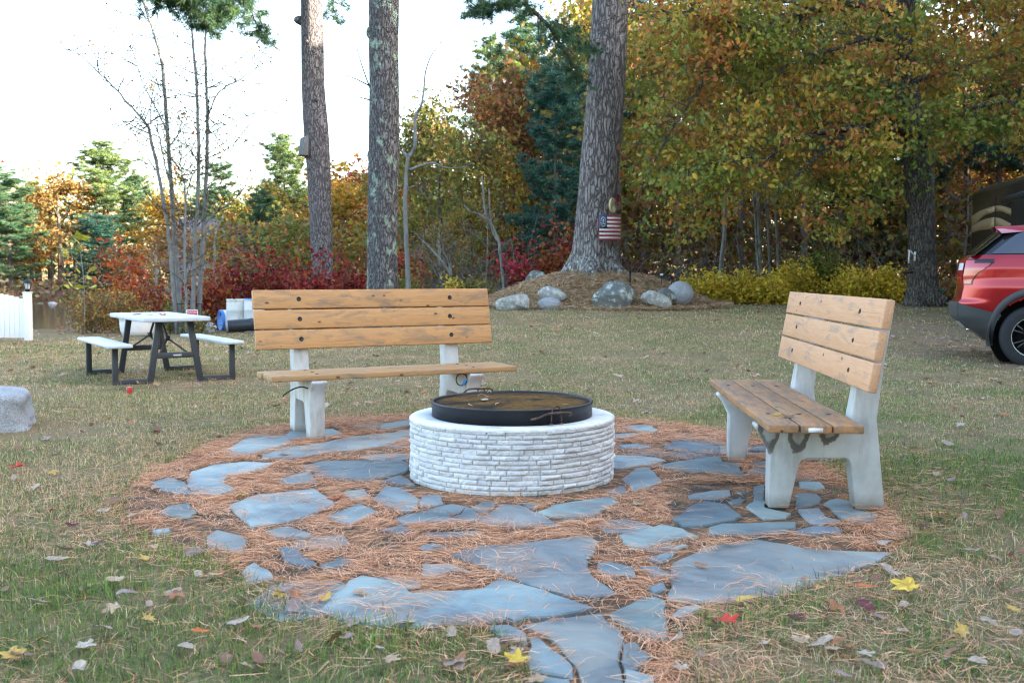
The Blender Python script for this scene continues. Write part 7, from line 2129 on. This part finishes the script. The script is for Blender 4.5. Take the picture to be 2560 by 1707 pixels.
traced_tree('leaning_sapling', 'thin grey sapling leaning left behind the right end of the left bench', 27.5, [([(1134, 735), (1130, 700), (1110, 660), (1080, 625), (1050, 595), (1035, 578)], 0.045, 0.012), ([(1128, 690), (1120, 650), (1100, 620), (1080, 608)], 0.03, 0.008), ([(1130, 695), (1127, 660), (1122, 640)], 0.02, 0.006)], BARK_PALE, None, 5, None, 12)
traced_tree('leaning_tree', 'pale leaning trunk between the leafless saplings and the pink maple', 28.8, [([(1263, 720), (1256, 680), (1250, 630), (1246, 600), (1230, 565), (1216, 540), (1210, 500), (1205, 440)], 0.05, 0.022), ([(1222, 552), (1200, 536), (1176, 530), (1160, 512)], 0.035, 0.01), ([(1246, 605), (1232, 580), (1226, 540), (1222, 470)], 0.032, 0.014)], BARK_PALE, None, 6, 'olive', 13)
traced_tree('birch_tree', 'slim pale birch trunk behind the left part of the yellow hedge', 30.5, [([(1800, 700), (1804, 650), (1810, 600), (1812, 540), (1816, 440), (1815, 300)], 0.075, 0.05)], BARK_PALE, None, 5, 'gold', 14)
traced_tree('twin_sapling', 'pair of pale grey stems rising behind the gap in the yellow hedge', 29.5, [([(1902, 715), (1900, 640), (1897, 560), (1893, 480), (1890, 380)], 0.065, 0.04), ([(1900, 700), (1892, 620), (1888, 540), (1880, 470)], 0.05, 0.02), ([(1925, 705), (1922, 620), (1918, 540), (1905, 440)], 0.04, 0.03), ([(1945, 680), (1943, 600), (1938, 530), (1925, 440)], 0.045, 0.03)], BARK_PALE, None, 6, 'brush', 15)
# ================================================================== fallen leaves
LFM = leaf_mat('fallen_leaf', 0.15, 0.6)
def leaf_shape(kind, seed):
    rg = np.random.default_rng(seed)
    if kind == 'maple':
        ang = [(-90, 0.40), (-62, 0.52), (-35, 0.78), (-18, 0.56), (2, 0.70), (14, 0.88), (28, 1.0), (38, 0.80), (52, 0.56), (68, 0.66), (76, 0.92), (90, 1.12), (104, 0.92), (112, 0.66), (128, 0.56), (142, 0.80), (152, 1.0), (166, 0.88), (178, 0.70), (198, 0.56), (215, 0.78), (242, 0.52)]
    elif kind == 'oak':
        ang = [(-90, 1.05), (-70, 0.42), (-50, 0.66), (-30, 0.30), (-5, 0.55), (20, 0.30), (48, 0.68), (66, 0.45), (90, 1.1), (114, 0.45), (132, 0.68), (160, 0.30), (185, 0.55), (210, 0.30), (230, 0.66), (250, 0.42)]
    else:
        ang = [(a, 0.42 + 0.58 * abs(math.sin(R(a))) ** 2) for a in range(-90, 270, 24)]
    pts = [(r * math.cos(R(a)) * rg.uniform(0.9, 1.1), r * math.sin(R(a)) * rg.uniform(0.9, 1.1)) for a, r in ang]
    n = len(pts)
    cu = rg.uniform(0.15, 0.75) * rg.choice([1, 1, -1]); cd_ = rg.uniform(0, 6.28); cv = rg.uniform(0.0, 0.35)
    def z(x, y):
        t = x * math.cos(cd_) + y * math.sin(cd_)
        return cu * 0.55 * t * t + cv * 0.3 * (x * x + y * y)
    V = [(0, 0, 0)]
    for s in (0.55, 1.0):
        V += [(x * s, y * s, z(x * s, y * s) + (rg.normal(0, 0.035) if s == 1 else 0)) for x, y in pts]
    F3 = [(0, 1 + i, 1 + (i + 1) % n) for i in range(n)]
    F4 = [(1 + i, 1 + n + i, 1 + n + (i + 1) % n, 1 + (i + 1) % n) for i in range(n)]
    V = np.array(V); V[:, 2] -= V[:, 2].min()
    stalk = len(V)
    V = np.vstack([V, [(0.015, -0.35, V[0, 2] + 0.02), (-0.015, -0.35, V[0, 2] + 0.02), (0.0, -1.15, V[0, 2] + 0.05)]])
    return V, [np.array(F3 + [(stalk, stalk + 1, stalk + 2)]), np.array(F4)]
LCOL = {
 'pale': (0.40, 0.30, 0.23), 'greyviolet': (0.30, 0.215, 0.18), 'tan': (0.46, 0.32, 0.20), 'brown': (0.24, 0.13, 0.08), 'rust': (0.38, 0.16, 0.07),
 'darkred': (0.13, 0.03, 0.035), 'red': (0.55, 0.05, 0.03), 'orange': (0.62, 0.16, 0.04), 'yellow': (0.68, 0.46, 0.06), 'ochre': (0.52, 0.33, 0.08), 'whitish': (0.46, 0.38, 0.30)}
LCACHE = {}
SHAPES = {}
for kd in ('maple', 'oak', 'oval'):
    SHAPES[kd] = [leaf_shape(kd, 200 + i * 7 + len(kd)) for i in range(4)]
def leaf_mesh(kd, i, colr):
    key = (kd, i, colr)
    if key not in LCACHE:
        V, F = SHAPES[kd][i]
        rg = np.random.default_rng(len(LCACHE))
        c = np.array(LCOL[colr]) * (1 + rg.normal(0, 0.12, (len(V), 1)))
        if colr in ('yellow', 'orange', 'red'):
            edge = rg.uniform(0, 1, len(V)) < 0.18
            c[edge] = c[edge] * 0.6 + np.array((0.3, 0.08, 0.03)) * 0.4
        c = c * rg.uniform(0.7, 1.15, (len(V), 1))
        me = mesh_np('fallen_leaf', V, F, np.clip(c, 0.01, 1)); me.materials.append(LFM)
        LCACHE[key] = me
    return LCACHE[key]
FG = 'fallen leaves lying about the lawn and patio'
def put_leaf(x, y, size, kd, colr, label, z=None, tilt=0.35, rz=None, i=None):
    i = int(rng.integers(0, 4)) if i is None else i
    o = obj('fallen_leaf', leaf_mesh(kd, i, colr))
    o.scale = (size, size, size)
    zz_ = (H(x, y) if z is None else z)
    o.location = (x, y, zz_)
    o.rotation_euler = (rng.normal(0, tilt), rng.normal(0, tilt), rng.uniform(0, 6.28) if rz is None else rz)
    tag(o, label, 'leaf', FG)
    return o
# leaves that can be told apart (photo pixel, size px, shape, colour, label)
NAMED = [
 (2268, 1490, 58, 'maple', 'yellow', 'large bright yellow maple leaf on the grass right of the patio'),
 (2166, 1486, 40, 'maple', 'orange', 'small red and orange maple leaf just left of the large yellow one'),
 (1816, 1574, 46, 'maple', 'red', 'bright red orange maple leaf on the grass below the big flagstone'),
 (2358, 1295, 46, 'maple', 'ochre', 'yellow and orange leaf with a long tail right of the pale bench'),
 (2370, 1283, 24, 'maple', 'darkred', 'small dark red leaf resting on the yellow one right of the pale bench'),
 (2457, 1318, 34, 'maple', 'rust', 'rust brown curled leaf right of the yellow and orange one'),
 (505, 1602, 40, 'maple', 'orange', 'bright orange maple leaf on the grass in the lower left'),
 (1294, 1675, 50, 'maple', 'yellow', 'golden yellow maple leaf beside the lowest flagstones'),
 (1345, 1700, 66, 'maple', 'tan', 'broad pinkish tan leaf below the golden yellow one'),
 (212, 1628, 52, 'maple', 'whitish', 'whitish upturned leaf on the grass in the lower left'),
 (144, 1407, 50, 'oval', 'pale', 'pale boat shaped leaf on the grass left of the patio'),
 (195, 1685, 58, 'oval', 'whitish', 'long pale curled leaf at the lower left edge'),
 (1017, 1558, 52, 'maple', 'tan', 'pale leaf with a dark red edge on the rim of the long front flagstone'),
 (903, 1484, 40, 'maple', 'tan', 'tan maple leaf lying on the long front flagstone'),
 (812, 1500, 42, 'maple', 'ochre', 'pale yellow lobed leaf at the left end of the long front flagstone'),
 (713, 1483, 40, 'oval', 'greyviolet', 'greyish curled leaf on the left edge of the patio needles'),
 (842, 1247, 28, 'oval', 'red', 'bright red leaf on the needles left of the fire pit'),
 (1140, 1290, 52, 'oak', 'brown', 'flat brown leaf on the flagstone in front of the fire pit'),
 (1185, 1316, 22, 'oval', 'pale', 'pale cupped leaf on the needles in front of the fire pit'),
 (985, 1370, 28, 'oval', 'greyviolet', 'greyish cupped leaf on the needles left of the large purple flagstone'),
 (1094, 1368, 30, 'oval', 'pale', 'pale curled leaf next to a small stone among the needles'),
 (1595, 1263, 36, 'maple', 'tan', 'pinkish leaf on the needles right of the fire pit'),
 (1472, 1398, 22, 'oval', 'whitish', 'little cream coloured curled leaf on the edge of the purple flagstone'),
 (1557, 1442, 28, 'maple', 'tan', 'small tan leaf right of the purple flagstone'),
 (1535, 1492, 30, 'oval', 'greyviolet', 'grey cupped leaf at the tip of the purple flagstone'),
 (1293, 1637, 30, 'oval', 'pale', 'pale curled leaf above the golden yellow one'),
 (1690, 1597, 36, 'oval', 'pale', 'pale folded leaf in the grass left of the red orange one'),
 (1704, 1672, 42, 'maple', 'whitish', 'whitish star shaped leaf among the needles at the bottom'),
 (1752, 1650, 28, 'maple', 'greyviolet', 'grey star shaped leaf right of the whitish one at the bottom'),
 (2160, 1648, 48, 'maple', 'whitish', 'whitish leaf on the grass in the lower right'),
 (2085, 1634, 46, 'maple', 'tan', 'thin pinkish curled leaf left of the whitish one in the lower right'),
 (2256, 1590, 46, 'oval', 'pale', 'pale boat shaped leaf on the grass in the lower right'),
 (2445, 1668, 46, 'oval', 'pale', 'pale folded leaf with a dark end in the lower right'),
 (2283, 1640, 34, 'oval', 'rust', 'pointed brown and tan leaf standing in the grass'),
 (2108, 1698, 40, 'oval', 'greyviolet', 'grey curled leaf at the bottom edge on the right'),
 (1950, 1695, 46, 'oak', 'ochre', 'ochre brown leaf at the bottom edge on the right'),
 (1993, 1553, 46, 'oval', 'darkred', 'dark maroon leaf on the grass below the big flagstone'),
 (2048, 1560, 30, 'oval', 'tan', 'small tan pointed leaf right of the dark maroon one'),
 (2540, 1595, 56, 'oval', 'pale', 'big pale leaf at the right picture edge'),
 (2432, 1385, 40, 'oval', 'greyviolet', 'violet grey leaf in the grass far right of the patio'),
 (2212, 1360, 46, 'oval', 'pale', 'pale wavy leaf lying on needles at the right rim of the patio'),
 (2236, 1336, 26, 'oval', 'pale', 'small pale leaf above the wavy one at the right rim of the patio'),
 (1870, 1512, 54, 'oval', 'ochre', 'curled ochre leaf at the lower rim of the big flagstone'),
 (2535, 1534, 44, 'maple', 'ochre', 'ochre leaf near the right picture edge'),
 (2530, 1490, 60, 'oak', 'brown', 'dark brown leaf cluster near the right picture edge'),
 (1752, 1413, 32, 'oval', 'rust', 'small rust leaf on the big flagstone'),
 (2010, 1448, 22, 'oval', 'rust', 'tiny rust leaf near the right end of the big flagstone'),
 (366, 1405, 34, 'maple', 'ochre', 'yellowish leaf in the grass by the bright green tuft'),
 (244, 1366, 34, 'oval', 'darkred', 'almost black curled leaf on the grass left of the patio'),
 (283, 1263, 40, 'oval', 'brown', 'brown curled leaf at the left rim of the patio'),
 (330, 1290, 40, 'maple', 'tan', 'pinkish tan leaf at the left rim of the patio'),
 (600, 1242, 40, 'maple', 'ochre', 'pale ochre leaf on the left part of the patio'),
 (390, 1224, 34, 'oval', 'pale', 'pale leaf on the left flagstones'),
 (453, 1194, 26, 'oval', 'tan', 'tan leaf in the joint of the left flagstones'),
 (710, 1136, 34, 'maple', 'pale', 'pale leaf on the flagstone below the left bench leg'),
 (50, 1180, 36, 'maple', 'red', 'half red leaf on the grass below the granite block'),
 (180, 1322, 28, 'oval', 'darkred', 'dark red leaf on the grass left of the patio'),
 (540, 1448, 36, 'oval', 'tan', 'tan leaf at the lower left rim of the patio'),
 (496, 1446, 32, 'oval', 'pale', 'pale upright leaf at the lower left rim of the patio'),
 (290, 1460, 46, 'oval', 'tan', 'large tan pink leaf in the grass in the lower left'),
 (315, 1495, 44, 'oval', 'greyviolet', 'grey leaf in the grass in the lower left'),
 (375, 1525, 32, 'oval', 'pale', 'cream leaf standing in the grass in the lower left'),
 (370, 1558, 60, 'oak', 'ochre', 'large brown leaf in the grass above the bright orange one'),
 (870, 1605, 36, 'oval', 'greyviolet', 'violet grey leaf in the grass below the long front flagstone'),
 (950, 1632, 26, 'oval', 'whitish', 'small whitish leaf in the grass below the long front flagstone'),
 (975, 1660, 48, 'maple', 'tan', 'pink tan leaf in the grass left of the golden yellow one'),
]
for ni_, (u, v, spx, kd, cl, lb) in enumerate(NAMED):
    p = gp(u, v, 0.02)
    sz = spx / FPX * p.y / 2 * (1.5 if cl in ('yellow', 'orange', 'red') else 1.2)
    put_leaf(p.x, p.y, sz, kd, cl, lb, z=(0.024 if in_poly(np.array([p.x]), np.array([p.y]), PATIO)[0] else H(p.x, p.y) + (0.052 if cl in ('yellow', 'orange', 'red') else 0.038)), tilt=0.12)
# more of the same, alike one another
KINDS = [('oval', 'pale', 'pale dry curled leaf on the lawn'), ('oval', 'greyviolet', 'greyish violet curled leaf on the lawn'), ('maple', 'tan', 'tan lobed leaf on the lawn'), ('oval', 'brown', 'brown curled leaf on the lawn'), ('maple', 'rust', 'rust coloured lobed leaf on the lawn'), ('oval', 'darkred', 'dark red curled leaf on the lawn'), ('maple', 'whitish', 'whitish dry leaf on the lawn'), ('maple', 'ochre', 'small ochre leaf on the lawn')]
PW = np.array([0.24, 0.18, 0.12, 0.14, 0.10, 0.07, 0.10, 0.05]); PW = PW / PW.sum()
cnt = 0
while cnt < 165:
    v = 905 + 800 * rng.uniform(0, 1) ** 1.05; u = rng.uniform(-40, 2600)
    p = gp(u, v)
    if in_poly(np.array([p.x]), np.array([p.y]), PATIO)[0]: continue
    if math.hypot(p.x - PIT_C[0], p.y - PIT_C[1]) < 0.75: continue
    kd, cl, lb = KINDS[rng.choice(len(KINDS), p=PW)]
    put_leaf(p.x, p.y, rng.uniform(0.022, 0.047), kd, cl, lb, z=H(p.x, p.y) + 0.028, tilt=0.3)
    cnt += 1
# specks of leaf on the far lawn
rg = np.random.default_rng(81)
parts = []
n = 2100
Y = np.sqrt(rg.uniform(6.8 ** 2, 27 ** 2, n)); u = rg.uniform(-150, 2700, n); x = (u - 1280) / FPX * Y
dn = vnoise(x, Y, 0.35, 5); ok = ((rg.uniform(0, 1, n) < 0.25 + 0.9 * dn) | (x > 4)) & (np.hypot(x, Y - 5.9) > 2.5); x, Y = x[ok], Y[ok]; n = len(x)
for kd in ('maple', 'oval', 'oak'):
    for i in range(3):
        s_ = rg.integers(0, 9, n) == ('maple', 'oval', 'oak').index(kd) * 3 + i
        V, F = SHAPES[kd][i]
        k_ = int(s_.sum())
        cols = mixcol([LCOL[c] for c in ('pale', 'greyviolet', 'tan', 'brown', 'rust', 'whitish', 'pale', 'brown')], k_, rg)
        parts.append(scatter(V, F, np.stack([x[s_], Y[s_], Hnp(x[s_], Y[s_]) + 0.02], -1), rand_rot(k_, rg, 0.5), rg.uniform(0.03, 0.06, k_), cols))
v, f, c = join(parts)
tag(obj('leaf_litter', mesh_np('leaf_litter', v, f, c), LFM), 'specks of dry leaf scattered over the far lawn', 'leaf litter', kind='stuff')
# leaf and needles on the pit cover, leaves on the benches and table
o = put_leaf(-0.16, PIT_C[1] - 0.02, 0.042, 'oval', 'whitish', 'dry whitish leaf standing on the mesh of the fire pit cover', z=LZ + LH + 0.002, tilt=0.5, i=0)
o['group'] = 'leaves lying on furniture'
def on_table(lx, ly, sz, kd, cl, lb):
    c_, s_ = math.cos(R(33)), math.sin(R(33))
    o = put_leaf(TC[0] + c_ * lx - s_ * ly, TC[1] + s_ * lx + c_ * ly, sz, kd, cl, lb, z=tz + 0.722, tilt=0.1); o['group'] = 'leaves lying on furniture'
on_table(-0.22, 0.1, 0.07, 'maple', 'darkred', 'dark wet leaf on the left part of the picnic tabletop')
on_table(-0.12, -0.1, 0.06, 'oak', 'brown', 'brown leaf in the middle of the picnic tabletop')
on_table(-0.02, -0.3, 0.06, 'maple', 'rust', 'rust leaf near the front of the picnic tabletop')
on_table(0.05, 0.4, 0.05, 'oval', 'tan', 'tan leaf toward the back of the picnic tabletop')
rb = ((1.318, 5.73, 0.012), R(-93.4))
q = bench_pt(*rb, (0.70, 0.035, 0.467)); o = put_leaf(q[0], q[1], 0.035, 'oval', 'ochre', 'small ochre leaf on the front seat board of the pale bench', z=q[2], tilt=0.1); o['group'] = 'leaves lying on furniture'
q = bench_pt(*rb, (0.78, 0.075, 0.467)); o = put_leaf(q[0], q[1], 0.05, 'oak', 'brown', 'thin brown shrivelled leaf across the seat joint of the pale bench', z=q[2], tilt=0.1, i=1); o['group'] = 'leaves lying on furniture'
rg = np.random.default_rng(83)
n = 14; a = rg.uniform(0, 6.28, n); r_ = 0.43 * np.sqrt(rg.uniform(0, 1, n))
v, f, c = needle_mesh(PIT_C[0] + r_ * np.cos(a), PIT_C[1] + r_ * np.sin(a), np.full(n, LZ + LH + 0.002), rg.uniform(0.05, 0.10, n), np.full(n, 0.004), mixcol([(0.62, 0.48, 0.32)], n, rg), rg, 0.012)
tag(obj('pine_needles', mesh_np('pine_needles', v, f, c), LFM), 'dry pine needles on the fire pit cover', 'pine needles', kind='stuff')
# stones at the far water line
for i, (u0, v0, u1, v1, Y, lb) in enumerate(((118, 754, 146, 768, 70, 'white stone at the far water line of the pond'), (84, 757, 118, 769, 70, 'dark low stone at the far water line right of the white fence'))):
    rock((u0, v0, u1, v1), Y, RK3 if i == 0 else RK2, 300 + i, lb, 0.7, (0, 0, 0), 0.3, group=None)
# reeds and brush along the far bank
rg = np.random.default_rng(85); n = 2400
x = rg.uniform(-48, -20, n); y = 72 + rg.uniform(0, 1, n) * 5
C = np.stack([x, y, np.maximum(Hnp(x, y), WZ) + rg.uniform(0, 0.7, n)], -1)
pos = C; cols = mixcol([(0.30, 0.18, 0.10), (0.24, 0.13, 0.09), (0.34, 0.25, 0.12), (0.12, 0.16, 0.06), (0.26, 0.12, 0.10)], n, rg)
v, f, c = scatter(QUAD_V, QUAD_F, pos, rand_rot(n, rg), rg.uniform(0.25, 0.6, n), cols)
tag(obj('bank_brush', mesh_np('bank_brush', v, f, c), LEAFM), 'reddish brush and reeds along the far bank of the pond', 'brush', kind='stuff')
